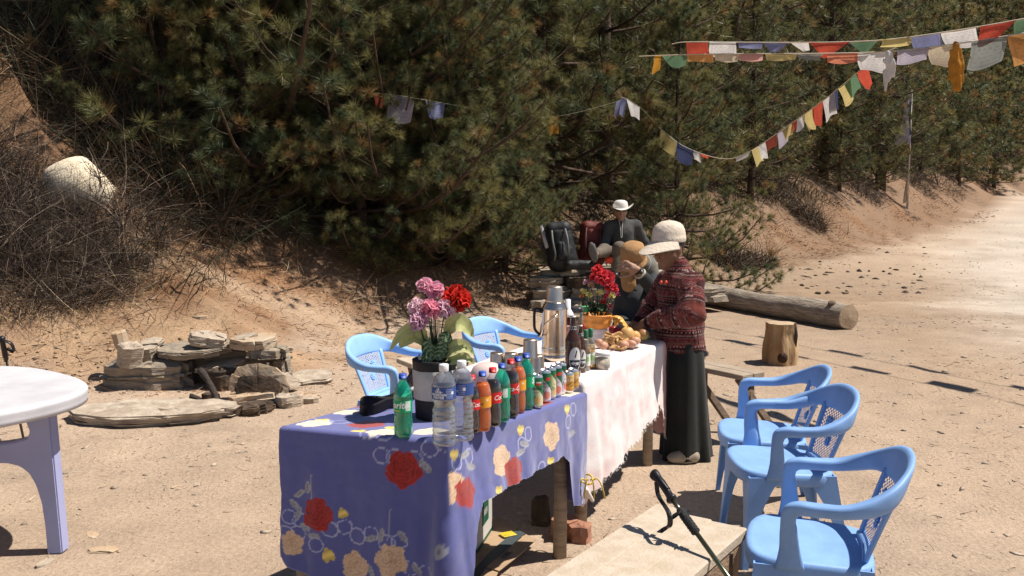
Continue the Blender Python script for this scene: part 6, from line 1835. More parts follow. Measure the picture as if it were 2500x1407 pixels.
for s_ in np.linspace(0, 1, 9):
    th = np.linspace(-1.35, 1.35, 25)
    r0 = cc + cf * (.108 * np.cos(th))[:, None] + fl * (.091 * np.sin(th))[:, None] + cu * .006
    ext = (.125 * np.maximum(np.cos(th * 1.16), 0) ** .6)[:, None] * s_
    drop = (.062 - .030 * np.sin(th)[:, None] ** 2) * (s_ ** 1.1)
    rows.append(r0 + cf * ext + fl * (np.sin(th)[:, None] * .022 * s_) - cu * (drop + .012 * s_))
V = np.array(rows) - wbase; F1 = grid_faces(9, 25)
mesh("cap_bill", np.vstack([V.reshape(-1, 3), V.reshape(-1, 3) - cu * .004]), np.vstack([F1, F1[:, ::-1] + 9 * 25]), capm, wom, True)
# fleece: body and sleeves as one skin, banded print by height on the body and by length along each sleeve
J = SDF()
J.cone(W(1668, 862), W(1656, 800), .142, .134, .05).cone(W(1660, 800), W(1657, 720), .134, .130, .06).ell(W(1652, 805, 0), (.132, .13, .13), .05)
J.cone(W(1686, 694, -.13), W(1634, 690, .12), .076, .072, .06).cone(W(1655, 668), W(1652, 650), .088, .072, .03)
J.chain([armN[0] + [-.01, 0, -.01], armN[1], armN[1] * .35 + armN[2] * .65, armN[2] + (armN[2] - armN[1]) * -.03], [.080, .074, .058, .046], .03)
J.chain([armF[0], armF[1], armF[2] - (armF[2] - armF[1]) * .05], [.074, .066, .046], .03)
def fold(p):
    d1 = np.linalg.norm(p - armN[1], axis=1)
    return fbm(p, 13, 3) * .010 + np.sin(p @ np.array([18, 10, 62]) + 3 * fbm(p, 6, 2)) * .005 * np.exp(-(d1 / .12) ** 2) + np.sin(p[:, 2] * 46 + p[:, 0] * 30) * .003
v, f = J.mesh(.0068, fold)
zh = W(1668, 852)[2]
keep = (v[:, 2] > zh + .012 * np.sin(v[:, 0] * 30))
hole = np.linalg.norm(v - armN[2], axis=1) < .022
v, f, _ = smooth_cut(v, f, keep)
def seg_t(p, a, b_):
    d = b_ - a; L = np.linalg.norm(d); t = (p - a) @ d / (L * L); q = p - a - np.clip(t, 0, 1)[:, None] * d
    return np.clip(t, 0, 1) * L, np.linalg.norm(q, axis=1), q
sL = np.linalg.norm(armN[1] - armN[0])
t1, d1, q1 = seg_t(v, armN[0] + [0, 0, -.04], armN[1]); t2, d2, q2 = seg_t(v, armN[1], armN[2]); t3, d3, q3 = seg_t(v, armF[0], armF[1]); t4, d4, q4 = seg_t(v, armF[1], armF[2])
ang_b = np.arctan2(v[:, 1] - YW, v[:, 0] - W(1655, 760)[0])
along = v[:, 2].copy(); around = ang_b * .16
for d, t, off, r_, q in ((d1, t1, .0, .088, q1), (d2, t2, sL, .083, q2), (d3, t3, .03, .080, q3), (d4, t4, .03 + sL, .074, q4)):
    m = d < r_
    along = np.where(m, 2.0 - off - t, along)
    around = np.where(m, np.arctan2(q @ np.array([.3, .3, .9]), q @ np.array([.5, -.85, 0])) * .07, around)
base = np.array([.195, .048, .036]); deep = np.array([.085, .016, .018]); cream = np.array([.52, .40, .36]); rose = np.array([.34, .105, .095]); black = np.array([.03, .012, .014])
per = .092; k = (along / per) % 1.0; x = around
c = np.tile(base, (len(v), 1))
def band(lo, hi): return (k > lo) & (k < hi)
c[band(.0, .30)] = rose * .75
dia = np.abs(((x / .046) % 1) - .5) * 2; kk = np.abs((k - .15) / .15)
c[band(.0, .30) & (np.abs(dia + kk - .78) < .18)] = deep
c[band(.0, .30) & (dia + kk < .35)] = deep * 1.2
zz = (np.abs(((x / .018) % 1) - .5) * 2 - .5) * .05
c[np.abs(k - .38 - zz) < .026] = black; c[np.abs(k - .44 - zz) < .022] = cream * .55
c[band(.52, .60)] = black
c[band(.62, .74)] = deep; c[band(.63, .73) & (np.abs(((x / .024) % 1) - .5) < .17)] = cream
c[np.abs(k - .80 - zz) < .024] = rose * 1.1; c[np.abs(k - .88) < .02] = black; c[np.abs(k - .94 - zz) < .022] = cream * .45
c *= (1 + .25 * fbm(v, 40, 2))[:, None]
fleece = mat("patterned fleece", rough=.95, attr=True, sheen=.08, spec=.1, bump=.3, bscale=260)
mesh("fleece_jacket", v - wbase, f, fleece, wom, True, np.clip(c * .68, .004, .8))
# zip and two orange toggles, pocket edge
fx = lambda px, py, dy: W(px, py, dy) - wbase
for px in (1614, 1626):
    q, ff = lathe([(.001, -.012), (.009, -.007), (.010, .002), (.006, .010), (.001, .012)], 12); mesh("toggle", q + fx(px, 690, -.165), ff, mat("orange toggle", (.62, .07, .03), .4), wom, True)
MB().add(*tube(spline([fx(1700, 790, -.145), fx(1703, 815, -.15), fx(1706, 842, -.145)], 10), .0035, 6)).build("pocket_zip", mat("zip", (.05, .02, .02), .4), wom)
# skirt
skm = mat("black woven skirt", (.012, .014, .012), .9, .3, 30, .25, 180, sheen=.1)
rows = []; na = 64; a = np.linspace(0, 2 * math.pi, na, endpoint=False)
for i, s_ in enumerate(np.linspace(0, 1, 26)):
    py = 815 + (1112 - 815) * s_
    cxp = W(1669 + 6 * s_, py); hx = .116 + .026 * s_ + (.012 * s_ ** 3); hy = .135 + .03 * s_
    w_ = 1 + (.025 + .075 * s_) * np.sin(a * 7 + .8 * np.sin(a * 2) + s_) + .02 * s_ * np.sin(a * 13)
    rows.append(np.stack([cxp[0] + hx * w_ * np.cos(a), cxp[1] + hy * w_ * np.sin(a), np.full(na, cxp[2]) + .010 * np.sin(a * 3) * s_], 1))
mesh("skirt", np.vstack(rows) - wbase, grid_faces(26, na, True)[:, ::-1], skm, wom, True)
shoe = mat("faded olive shoe", (.34, .29, .22), .7, .3, 30)
for (hx_, hy_, tx_, ty_, dy, nm) in ((1692, 1124, 1648, 1128, -.13, "shoe"), (1680, 1100, 1640, 1102, .10, "shoe")):
    S = SDF(); h_ = W(hx_, hy_, dy); t_ = W(tx_, ty_, dy); h_[2] = .040; t_[2] = .034
    S.cone(h_, (h_ + t_) / 2, .040, .042, .03).cone((h_ + t_) / 2, t_, .042, .034, .03).ell(t_ + [0, 0, -.004], (.05, .042, .028), .02)
    v, f = S.mesh(.007); v[:, 2] = np.maximum(v[:, 2], .004)
    o = mesh("shoe", v - wbase, f, shoe, wom, True)
    MB().add(*[(lambda m_: m_)(q) for q in tube([h_ - wbase + [.03, 0, -.032], (h_ + t_) / 2 - wbase + [0, 0, -.031], t_ - wbase + [-.035, 0, -.029]], [.036, .042, .030], 12, flat=.18)]).build("sole", rub, wom)

# --- hiker with the brown brimmed hat, seated behind the far table
YH = 7.70
def Q(px, py, dy=0.0): return np.array(atd(px, py, YH + dy))
hbse = np.array(Q(1552, 800)); hbse[2] = 0
hk = thing("person", "seated hiker in dark top, face hidden under a brown brimmed hat and raised wrist", "person", hbse)
S = SDF()
pel = np.array([hbse[0], YH + .05, .50]); ch = Q(1556, 735, .02); sh = Q(1558, 690, .04)
S.cone(pel, ch, .14, .13, .06).cone(Q(1522, 692, .05), Q(1594, 688, .05), .06, .06, .06).cone(sh, Q(1548, 665, -.02), .06, .055, .03)
hc = Q(1546, 640, -.06); S.ell(hc, (.080, .098, .112), .03); S.cone(hc + [0, -.06, -.06], hc + [0, -.085, -.085], .045, .03, .02); S.cone(hc + [0, -.095, .0], hc + [0, -.115, -.03], .010, .014, .01)
# raised arm: shoulder right, elbow low, forearm across to the face
eR = Q(1598, 712, -.18); wR = Q(1556, 660, -.30); kR = Q(1530, 650, -.32)
S.chain([Q(1594, 690, .02), eR, wR], [.05, .042, .030], .02); hand(S, wR, kR, np.array([-.5, .25, -.35]), np.array([.25, .1, .95]), 1.05, .7)
eL = Q(1512, 770, .0); wL = Q(1530, 800, -.22); S.chain([Q(1524, 694, .05), eL, wL], [.05, .042, .030], .02); hand(S, wL, wL + np.array([.05, -.07, 0]), dn, np.array([.9, .4, 0]), 1.0, .5)
for s_ in (-1, 1):
    hp = pel + [.09 * s_, -.02, 0]; kn_ = pel + [.12 * s_, -.42, .02]; an_ = kn_ + [0, .0, -.44]
    S.chain([hp, kn_, an_], [.085, .06, .042], .03); S.cone(an_, an_ + [0, -.13, -.03], .04, .035, .02)
v, f = S.mesh(.008); mesh("body", v - hbse, f, skin_m, hk, True)
T_ = SDF(); T_.cone(pel + [0, 0, .0], ch, .165, .155, .06).cone(Q(1522, 694, .05), Q(1594, 690, .05), .075, .075, .06).cone(sh, Q(1550, 672, 0), .075, .065, .03)
T_.chain([Q(1594, 690, .02), eR, wR + (eR - wR) * .30], [.068, .060, .050], .03).chain([Q(1524, 694, .05), eL, wL + (eL - wL) * .1], [.066, .058, .046], .03)
v, f = T_.mesh(.010, lambda p: fbm(p, 12, 3) * .010)
mesh("jacket", v - hbse, f, mat("dark hiking jacket", (.022, .025, .028), .75, .2, 20), hk, True)
T_ = SDF(); T_.cone(Q(1578, 650, .10), Q(1590, 690, .12), .085, .09, .05).cone(Q(1578, 650, .10), Q(1556, 660, .08), .07, .06, .05)
v, f = T_.mesh(.010, lambda p: fbm(p, 14, 3) * .008); mesh("grey_hood", v - hbse, f, mat("grey olive hood", (.17, .165, .14), .9, .2, 20), hk, True)
T_ = SDF()
for s_ in (-1, 1):
    hp = pel + [.09 * s_, -.02, 0]; kn_ = pel + [.12 * s_, -.42, .02]; an_ = kn_ + [0, .0, -.36]; T_.chain([hp, kn_, an_], [.105, .08, .062], .04)
v, f = T_.mesh(.012); mesh("trousers", v - hbse, f, mat("dark trousers", (.03, .03, .032), .9), hk, True)
for s_ in (-1, 1):
    an_ = pel + [.12 * s_, -.42, -.42]; T_ = SDF(); T_.cone([an_[0], an_[1] + .02, .05], [an_[0], an_[1] - .16, .045], .05, .045, .02)
    v, f = T_.mesh(.012); v[:, 2] = np.maximum(v[:, 2], .003); mesh("shoe", v - hbse, f, rub, hk, True)
hatm = mat("tan brown hat cloth", (.36, .20, .085), .9, .2, 14, .3, 40)
hn = np.array([-.08, -.40, .9]); hn /= np.linalg.norm(hn); hx = np.cross([0, 1, 0], hn); hx /= np.linalg.norm(hx); hy = np.cross(hn, hx)
hcen = hc + np.array([0, .0, .050]); na = 48; a = np.linspace(0, 2 * math.pi, na, endpoint=False)
rows = []
for r_, z_ in ((.100, -.02), (.102, .01), (.104, .03), (.101, .06), (.087, .09), (.06, .108), (.026, .115), (.002, .116)):
    w_ = 1 + .02 * np.sin(a * 4 + z_ * 60)
    rows.append(hcen + hx * (r_ * w_ * np.cos(a))[:, None] + hy * (r_ * 1.08 * w_ * np.sin(a))[:, None] + hn * z_)
mesh("hat_crown", np.vstack(rows) - hbse, grid_faces(len(rows), na, True), hatm, hk, True)
rows = []
for s_ in np.linspace(0, 1, 8):
    front = np.clip(-np.sin(a), 0, 1)
    r_ = .101 + (.008 + .014 * front) * s_; dz = -.012 - (.012 + .03 * front ** 1.5) * s_ ** 1.1
    rows.append(hcen + hx * (r_ * np.cos(a))[:, None] + hy * (r_ * 1.05 * np.sin(a))[:, None] + hn * (dz)[:, None])
V = np.array(rows).reshape(-1, 3) - hbse; F1 = grid_faces(8, na, True); mesh("hat_brim", np.vstack([V, V - hn * .004]), np.vstack([F1[:, ::-1], F1 + len(V)]), hatm, hk, True)
S = SDF(); S.cone(Q(1532, 672, -.14), Q(1535, 697, -.17), .062, .058, .02); v, f = S.mesh(.008, lambda p: fbm(p, 18, 2) * .006); c_ = v.mean(0); v[:, 1] = c_[1] + (v[:, 1] - c_[1]) * .35
mesh("hat_flap", v - hbse, f, hatm, hk, True)
ax_ = (eR - wR) / np.linalg.norm(eR - wR); w0 = wR + ax_ * .005
wn_ = np.array([.15, -.9, .35]); wn_ -= ax_ * (wn_ @ ax_); wn_ /= np.linalg.norm(wn_); ws = np.cross(ax_, wn_)
MB().add(*sweep(np.array([w0 + (np.cos(t) * wn_ + np.sin(t) * ws) * .036 - hbse for t in np.linspace(0, 6.28, 24)]), np.tile(ax_ * .010, (24, 1)), np.array([(np.cos(t) * wn_ + np.sin(t) * ws) * .003 for t in np.linspace(0, 6.28, 24)]), 8)).build("watch_band", rub, hk)
MB().add(*obox(w0 + wn_ * .036 - hbse, w0 + wn_ * .050 - hbse, .040, .042, .004, up=tuple(ws))).build("watch_case", rub, hk)
MB().add(*obox(w0 + wn_ * .050 - hbse, w0 + wn_ * .0515 - hbse, .020, .016, .0, up=tuple(ws))).build("watch_screen", mat("grey watch screen", (.30, .34, .33), .2), hk)
w1 = wR + ax_ * .045
MB().add(*tube(np.array([w1 + (np.cos(t) * wn_ + np.sin(t) * ws) * .040 - hbse for t in np.linspace(0, 6.28, 24)]), .010, 8, cap=False)).build("bracelet", mat("beaded bracelet", (.50, .44, .33), .7, .5, 90), hk)
cb_l = MB().add(*tube(spline([hcen + hx * .115 + hn * -.01, hcen + hx * .14 + np.array([0, -.02, -.06]), hcen + hx * .12 + np.array([0, -.03, -.12])], 10) - hbse, .004, 5)); cb_l.build("chin_cord", mat("pale cord", (.6, .52, .4), .8), hk)
# a rough stone block as the seat
stone("rock", (hbse[0], YH + .08, -.02), (.5, .45, .42), slate_g, seed=333, label="squared stone block the hiker in the brown hat sits on", cat="rock", layers=4)

# --- man in the white brimmed hat, seated on the stone bench
YM = 13.0
def U(px, py, dy=0.0): return np.array(atd(px, py, YM + dy))
mbse = np.array(U(1515, 640)); mbse[2] = .56
mn = thing("person", "man in a white brimmed hat and grey pullover seated on the stone bench", "person", mbse)
S = SDF()
pel = U(1518, 622, .05); ch = U(1520, 570, .05)
S.cone(pel, ch, .14, .15, .06).cone(U(1488, 552, .05), U(1552, 550, .05), .065, .065, .06).cone(U(1520, 548, .05), U(1517, 528, 0), .06, .055, .03)
hc = U(1515, 517, -.02); S.ell(hc, (.078, .096, .112), .03); S.cone(hc + [0, -.055, -.06], hc + [0, -.075, -.095], .045, .032, .02); S.cone(hc + [0, -.092, .0], hc + [0, -.112, -.03], .010, .016, .01)
for s_ in (-1, 1): S.ell(hc + np.array([.08 * s_, .0, -.01]), (.012, .022, .032), .008)
aR = [U(1486, 555, .04), U(1477, 598, -.06), U(1488, 622, -.34)]; aL = [U(1554, 553, .04), U(1572, 590, .10), U(1566, 622, .18)]
for A_ in (aR, aL): S.chain(A_, [.052, .042, .030], .02)
hand(S, aR[2], aR[2] + np.array([.02, -.06, -.06]), np.array([0, -.3, -.9]), np.array([.95, 0, .2]), 1.1, .5); hand(S, aL[2], aL[2] + np.array([.01, -.02, -.06]), np.array([0, -.5, -.8]), np.array([.9, .2, 0]), 1.0, .4)
l1 = [pel + [-.10, -.03, 0], U(1476, 612, -.45), U(1450, 622, -.80)]; l2 = [pel + [.10, -.03, 0], U(1512, 606, -.42), U(1500, 668, -.50)]
for A_ in (l1, l2): S.chain(A_, [.088, .062, .042], .03)
v, f = S.mesh(.0105); mesh("body", v - mbse, f, skin_m, mn, True)
T_ = SDF(); T_.cone(pel + [0, 0, .04], ch, .165, .175, .06).cone(U(1488, 553, .05), U(1552, 551, .05), .085, .085, .06).cone(U(1520, 548, .05), U(1519, 540, .02), .09, .07, .03)
for A_ in (aR, aL): T_.chain([A_[0], A_[1], A_[2] + (A_[1] - A_[2]) * .15], [.076, .064, .048], .03)
v, f = T_.mesh(.0125, lambda p: fbm(p, 10, 3) * .014); mesh("pullover", v - mbse, f, mat("grey pullover", (.060, .060, .058), .9, .2, 16), mn, True)
T_ = SDF()
for A_ in (l1, l2): T_.chain([A_[0], A_[1], A_[1] * .25 + A_[2] * .75], [.105, .085, .062], .04)
T_.ell(pel, (.17, .15, .12), .05); v, f = T_.mesh(.014, lambda p: fbm(p, 10, 3) * .01); mesh("trousers", v - mbse, f, mat("taupe trousers", (.13, .105, .08), .9, .2, 12), mn, True)
ft = U(1448, 616, -.86)
sv_, ff_ = lathe([(.001, 0), (.04, 0), (.052, .006), (.053, .02), (.048, .03), (.03, .034), (.001, .034)], 28)
q = np.stack([sv_[:, 0] * 1.0, -sv_[:, 2], sv_[:, 1] * 2.55], 1); mesh("shoe_sole", q @ np.array(Euler((0, R(-14), R(-8))).to_matrix()).T + (ft - mbse) + [0, -.02, 0], ff_, mat("grey shoe sole", (.12, .115, .105), .8, .3, 30), mn, True)
T_ = SDF(); T_.cone(ft + [.02, .05, -.07], ft + [0, .05, .07], .055, .045, .03); v, f = T_.mesh(.012); mesh("shoe", v - mbse, f, rub, mn, True)
T_ = SDF(); T_.cone(l2[2] + [0, 0, 0], l2[2] + [0, -.14, -.02], .055, .048, .03); v, f = T_.mesh(.012); mesh("shoe", v - mbse, f, rub, mn, True)
hw = mat("white hat cloth", (.66, .63, .58), .85, .1, 20); na = 40; a = np.linspace(0, 2 * math.pi, na, endpoint=False); ht = hc + np.array([0, .005, .045])
rows = [ht + np.stack([.100 * r_ * np.cos(a), .115 * r_ * np.sin(a), np.full(na, z_)], 1) for r_, z_ in ((1.0, 0), (1.02, .03), (.98, .065), (.84, .095), (.5, .112), (.02, .116))]
mesh("hat_crown", np.vstack(rows) - mbse, grid_faces(len(rows), na, True), hw, mn, True)
rows = [ht + np.stack([(.100 + .075 * s_) * np.cos(a), (.115 + .075 * s_) * np.sin(a), .07 * s_ ** 1.3 * np.abs(np.cos(a)) ** 2 - .02 * s_ * np.abs(np.sin(a))], 1) for s_ in np.linspace(0, 1, 6)]
V = np.vstack(rows) - mbse; F1 = grid_faces(6, na, True); mesh("hat_brim", np.vstack([V, V - [0, 0, .004]]), np.vstack([F1[:, ::-1], F1 + len(V)]), hw, mn, True)
MB().add(*obox(hc + [-.062, -.088, .022] - mbse, hc + [.062, -.088, .022] - mbse, .012, .042, .004)).build("sunglasses", black_pl, mn)
MB().add(*tube(spline([hc + [-.03, -.07, -.10], hc + [-.012, -.115, -.22], hc + [-.005, -.15, -.34], hc + [.010, -.15, -.33], hc + [.012, -.115, -.22], hc + [.03, -.07, -.10]], 30) - mbse, .0028, 5)).build("chin_cord", hw, mn)
# orange red pouch in his lap
t = thing("pouch", "orange red pouch lying by the man's knee on the stone bench", "pouch", U(1497, 640, -.45))
S = SDF(); S.cone((-.06, 0, .03), (.06, 0, .02), .05, .04, .03); v, f = S.mesh(.01, lambda p: fbm(p, 20, 2) * .01); mesh("pouch_bag", v, f, mat("orange red nylon", (.62, .07, .03), .5), t, True)

# rucksacks
def rucksack(px, py, y, z, hgt, wid_, m, label, lean, extra):
    b0 = np.array(atd(px, py, y)); b0[2] = z
    t = thing("rucksack", label, "rucksack", b0); t.rotation_euler = (R(-8), lean, 0)
    S = SDF(); w2 = wid_ / 2
    S.cone((-.06, 0, .12), (-.05, 0, hgt * .75), w2 * .8, w2 * .72, .05).cone((.06, 0, .12), (.05, 0, hgt * .75), w2 * .8, w2 * .72, .05)
    v, f = S.mesh(.012, lambda p: fbm(p, 9, 3) * .014); mesh("main_bag", v, f, m, t, True)
    S = SDF(); S.cone((-.08, -.02, hgt * .88), (.08, -.02, hgt * .88), w2 * .55, w2 * .55, .05); v, f = S.mesh(.012, lambda p: fbm(p, 12, 3) * .012); mesh("lid_pocket", v, f, m, t, True)
    S = SDF(); S.cone((0, -w2 * .75, .18), (0, -w2 * .70, hgt * .5), w2 * .42, w2 * .36, .05); v, f = S.mesh(.012, lambda p: fbm(p, 12, 3) * .01); mesh("front_pocket", v, f, m, t, True)
    for s_ in (-1, 1):
        P = spline([(.09 * s_, -w2 * .7, hgt * .86), (.10 * s_, -w2 * 1.15, hgt * .6), (.09 * s_, -w2 * 1.2, hgt * .32), (.11 * s_, -w2 * .8, .12)], 16)
        MB().add(*sweep(P, np.tile([.014, 0, 0], (16, 1)), np.tile([0, .003, .001], (16, 1)), 6)).build("strap", extra, t)
    return t
rk = mat("dark grey nylon", (.014, .016, .018), .6, .25, 18, .2, 50); rd_ = mat("rust red nylon", (.13, .018, .012), .6, .25, 18, .2, 50)
t = rucksack(1376, 648, 12.75, .56, .62, .38, rk, "dark grey rucksack lying against the trees on the stone bench", R(-8), mat("pale grey strap", (.12, .12, .12), .6))
t2 = rucksack(1440, 640, 13.05, .56, .62, .34, rd_, "tall rust red rucksack standing left of the man in the white hat", R(4), mat("dark strap", (.05, .012, .01), .6))
b0 = np.array(atd(1398, 652, 12.6)); b0[2] = .56; t = thing("duffel_bag", "low black bag lying on the stone bench in front of the rucksacks", "bag", b0)
S = SDF(); S.cone((-.04, 0, .06), (.22, .02, .06), .07, .065, .03); v, f = S.mesh(.012, lambda p: fbm(p, 10, 3) * .02); v[:, 2] = np.maximum(v[:, 2], .003); mesh("bag", v, f, mat("black nylon", (.016, .017, .018), .6), t, True)
a_ = np.array(atd(1318, 545, 12.9)); b_ = np.array(atd(1336, 605, 12.7)); t = thing("rolled_map", "pale grey tube strapped upright beside the dark rucksack", "tube", b_)
MB().add(*tube([np.zeros(3), a_ - b_], .026, 12)).build("roll", mat("pale grey foam", (.42, .42, .44), .7), t)
# ---------------------------------------------------------------- prayer flags
FC = {"red": (.52, .085, .05), "white": (.66, .63, .60), "blue": (.22, .23, .38), "navy": (.06, .07, .15), "green": (.13, .23, .13), "yellow": (.56, .45, .19), "orange": (.62, .30, .10), "cream": (.60, .50, .36),
      "pink": (.55, .30, .26), "lilac": (.40, .36, .42), "grey": (.24, .25, .23), "maroon": (.20, .045, .03), "coral": (.56, .20, .12), "ochre": (.52, .25, .035)}
flagm = mat("printed thin cotton", rough=.9, attr=True, var=.15, vscale=9, bump=.15, bscale=120, transl=.45)
def fmat(c): return mat("thin cotton " + c, FC[c], .9, .18, 9, .15, 120, transl=.4)
rope_m = mat("pale cord", (.34, .28, .21), .8)
def flag_string(label, P, flags, rope_r=.005, nw=6):
    """P: rope points px,py,y. flags: (px0, px1, colour, drop px, shear px, taper, roll)"""
    W3 = np.array([np.array(atd(px, py, y)) for px, py, y in P]); S = spline(W3, 80)
    sx, sy = proj(S)
    base = S[len(S) // 2]
    t = thing("prayer_flag_string", label, "prayer flags", base)
    MB().add(*tube(S - base, rope_r, 4)).build("rope", rope_m, t)
    o_ = np.argsort(sx)
    for k, (p0, p1, c, drop, sh, tp, roll) in enumerate(flags):
        nu, nv = 21, 21
        u = np.linspace(0, 1, nu)
        top = np.stack([np.interp(p0 + (p1 - p0) * u, sx[o_], S[o_][:, i]) for i in range(3)], 1)
        sc_ = FPX / top[:, 1].mean(); D = drop / sc_; H_ = sh / sc_
        wd = np.linalg.norm(top[-1] - top[0])
        V = np.zeros((nu, nv, 3)); g = np.random.default_rng(k * 7 + int(p0)); ph = g.uniform(0, 6)
        mid = top.mean(0)
        for j, v_ in enumerate(np.linspace(0, 1, nv)):
            sq = 1 - tp * v_
            row = mid + (top - mid) * sq
            row = row + np.array([H_ * v_, 0, -D * v_])
            row[:, 1] += (.035 * math.sin(2.2 * v_ + ph) + .03 * np.sin(u * 5 + ph + 2 * v_) * v_) * (D / .25 + .2)
            row[:, 2] += .10 * D * np.sin(u * 4 + ph * 2) * v_ + (.02 * np.sin(u * math.pi) * wd * -1)
            if roll: row[:, 1] += .03 * math.cos(v_ * 5); row[:, 2] += .018 * math.sin(v_ * 5)
            V[:, j] = row
        uu, vv = np.meshgrid(u, np.linspace(0, 1, nv), indexing='ij')
        ink = (np.sin(vv * 44) > .1) & (np.sin(uu * 37 + np.floor(vv * 7) * 2.3) > -.35) & (np.abs(uu - .5) < .38) & (np.abs(vv - .52) < .36)
        ink |= (np.abs(np.maximum(np.abs(uu - .5) / .42, np.abs(vv - .5) / .42) - 1) < .06)
        cc_ = np.array(FC[c]) * (1 - .20 * ink[..., None]) * (1 + .12 * fbm(V * 8, 1, 2)[..., None])
        mesh("flag", V.reshape(-1, 3) - base, grid_faces(nu, nv), flagm, t, True, cc_.reshape(-1, 3))
    return t
flag_string("upper prayer flag string crossing the top right, above the second line", [(1640, 108, 10.3), (1680, 103, 9.9), (1850, 104, 9.0), (2000, 104, 8.4), (2145, 99, 7.8), (2300, 80, 7.2), (2480, 50, 6.7), (2620, 20, 6.4)],
            [(1676, 1727, "red", 29, 2, -.1, 0), (1731, 1795, "white", 30, 2, -.05, 0), (1800, 1862, "blue", 14, 0, .1, 0), (1866, 1925, "blue", 22, -6, .6, 0), (1931, 1975, "white", 20, 14, .6, 0), (1972, 2072, "red", 31, -4, .75, 0), (2076, 2145, "green", 27, 2, .75, 0),
             (2148, 2220, "yellow", 12, 0, 0, 1), (2224, 2297, "blue", 33, 6, 0, 0), (2300, 2386, "white", 38, 12, .05, 0), (2388, 2478, "red", 44, -18, .55, 0), (2482, 2560, "green", 60, 0, 0, 0)])
flag_string("second prayer flag string just below the top one, carrying two knotted scarves", [(1560, 138, 10.6), (1610, 136, 10.2), (1760, 132, 9.4), (2000, 131, 8.3), (2150, 127, 7.7), (2300, 112, 7.2), (2460, 88, 6.7), (2620, 60, 6.3)],
            [(1598, 1614, "ochre", 38, -3, -.2, 0), (1617, 1682, "green", 27, 6, .45, 0), (1678, 1742, "orange", 17, 2, 0, 0), (1742, 1805, "cream", 17, 0, .15, 0), (1804, 1862, "pink", 11, 0, 0, 1), (1870, 1946, "yellow", 15, -2, .05, 0), (1944, 2012, "grey", 13, 0, .3, 0),
             (2016, 2092, "coral", 21, 3, .05, 0), (2093, 2166, "white", 44, 8, .1, 0), (2188, 2266, "lilac", 30, 2, .1, 0), (2268, 2342, "cream", 46, 0, .25, 0), (2366, 2454, "grey", 62, 0, .08, 0), (2462, 2560, "orange", 70, 6, 0, 0)])
flag_string("low sagging prayer flag string hanging diagonally down to the pines", [(1607, 309, 14.3), (1625, 325, 14.15), (1665, 355, 13.8), (1720, 378, 13.4), (1765, 388, 13.0), (1800, 384, 12.6), (1850, 358, 12.0), (1940, 296, 11.0), (2020, 238, 10.0), (2090, 180, 9.0), (2150, 135, 8.3), (2185, 118, 8.0)],
            [(1614, 1655, "yellow", 38, -4, -.1, 0), (1652, 1692, "navy", 36, -4, 0, 0), (1690, 1712, "white", 22, 2, .3, 0), (1708, 1730, "red", 8, 4, .4, 0), (1797, 1832, "white", 12, -4, .2, 0), (1836, 1853, "yellow", 38, 10, -.1, 0), (1851, 1868, "white", 36, 6, 0, 0), (1868, 1896, "maroon", 26, 2, .1, 0),
             (1896, 1924, "lilac", 36, 6, .3, 0), (1910, 1940, "yellow", 28, 0, .4, 0), (1932, 1946, "red", 20, 2, .2, 0), (1944, 1964, "white", 30, 0, .1, 0), (1958, 1986, "yellow", 44, 10, .4, 0), (1985, 2012, "red", 50, 4, .3, 0), (2010, 2038, "white", 52, 4, 0, 0), (2026, 2046, "navy", 42, 6, 0, 0),
             (2044, 2074, "yellow", 44, 16, .4, 0), (2062, 2094, "green", 36, 10, .2, 0), (2092, 2122, "red", 44, 16, .4, 0)])
flag_string("half hidden prayer flag string deep among the nearer pines", [(880, 225, 12.2), (960, 232, 11.7), (1060, 248, 11.9), (1200, 272, 13.4), (1350, 285, 14.0), (1500, 250, 13.4), (1520, 238, 13.3), (1562, 262, 13.8), (1600, 300, 14.4)],
            [(914, 940, "maroon", 30, 0, .1, 0), (948, 1012, "lilac", 58, -8, .1, 0), (1038, 1086, "blue", 38, 2, .3, 0), (1340, 1365, "ochre", 44, 0, .1, 0), (1505, 1532, "blue", 40, -6, .1, 0), (1530, 1562, "white", 36, 4, .35, 0)], .002)
for k_, (lb, dx) in enumerate((("high prayer flag string above the frame whose shadow crosses the dirt road", 0.0), ("second high prayer flag string above the frame, a little further right", .55))):
    A_ = [(8.6 + dx, 3.6, 5.3), (7.5 + dx, 5.4, 4.95), (6.3 + dx, 7.8, 4.85), (5.2 + dx, 10.0, 4.95), (4.2 + dx, 12.2, 5.3)]
    S = spline(A_, 60); t = thing("prayer_flag_string", lb, "prayer flags", S[30])
    MB().add(*tube(S - S[30], .006, 5)).build("rope", rope_m, t)
    for q in range(4, 54, 5 if k_ == 0 else 6):
        u = np.linspace(0, 1, 7); top = np.stack([np.interp(q + 2.6 * u, np.arange(60), S[:, i]) for i in range(3)], 1); D = (.11, .05, .02)[(q // 5 + k_) % 3]
        V = np.array([top + [.10 * v_ * (q % 3 - .5), .05 * math.sin(4 * v_ + q), -D * v_] for v_ in np.linspace(0, 1, 6)]) - S[30]
        mesh("flag", V.reshape(-1, 3), grid_faces(6, 7), fmat(("white", "red", "green", "yellow", "blue")[q % 5]), t, True)
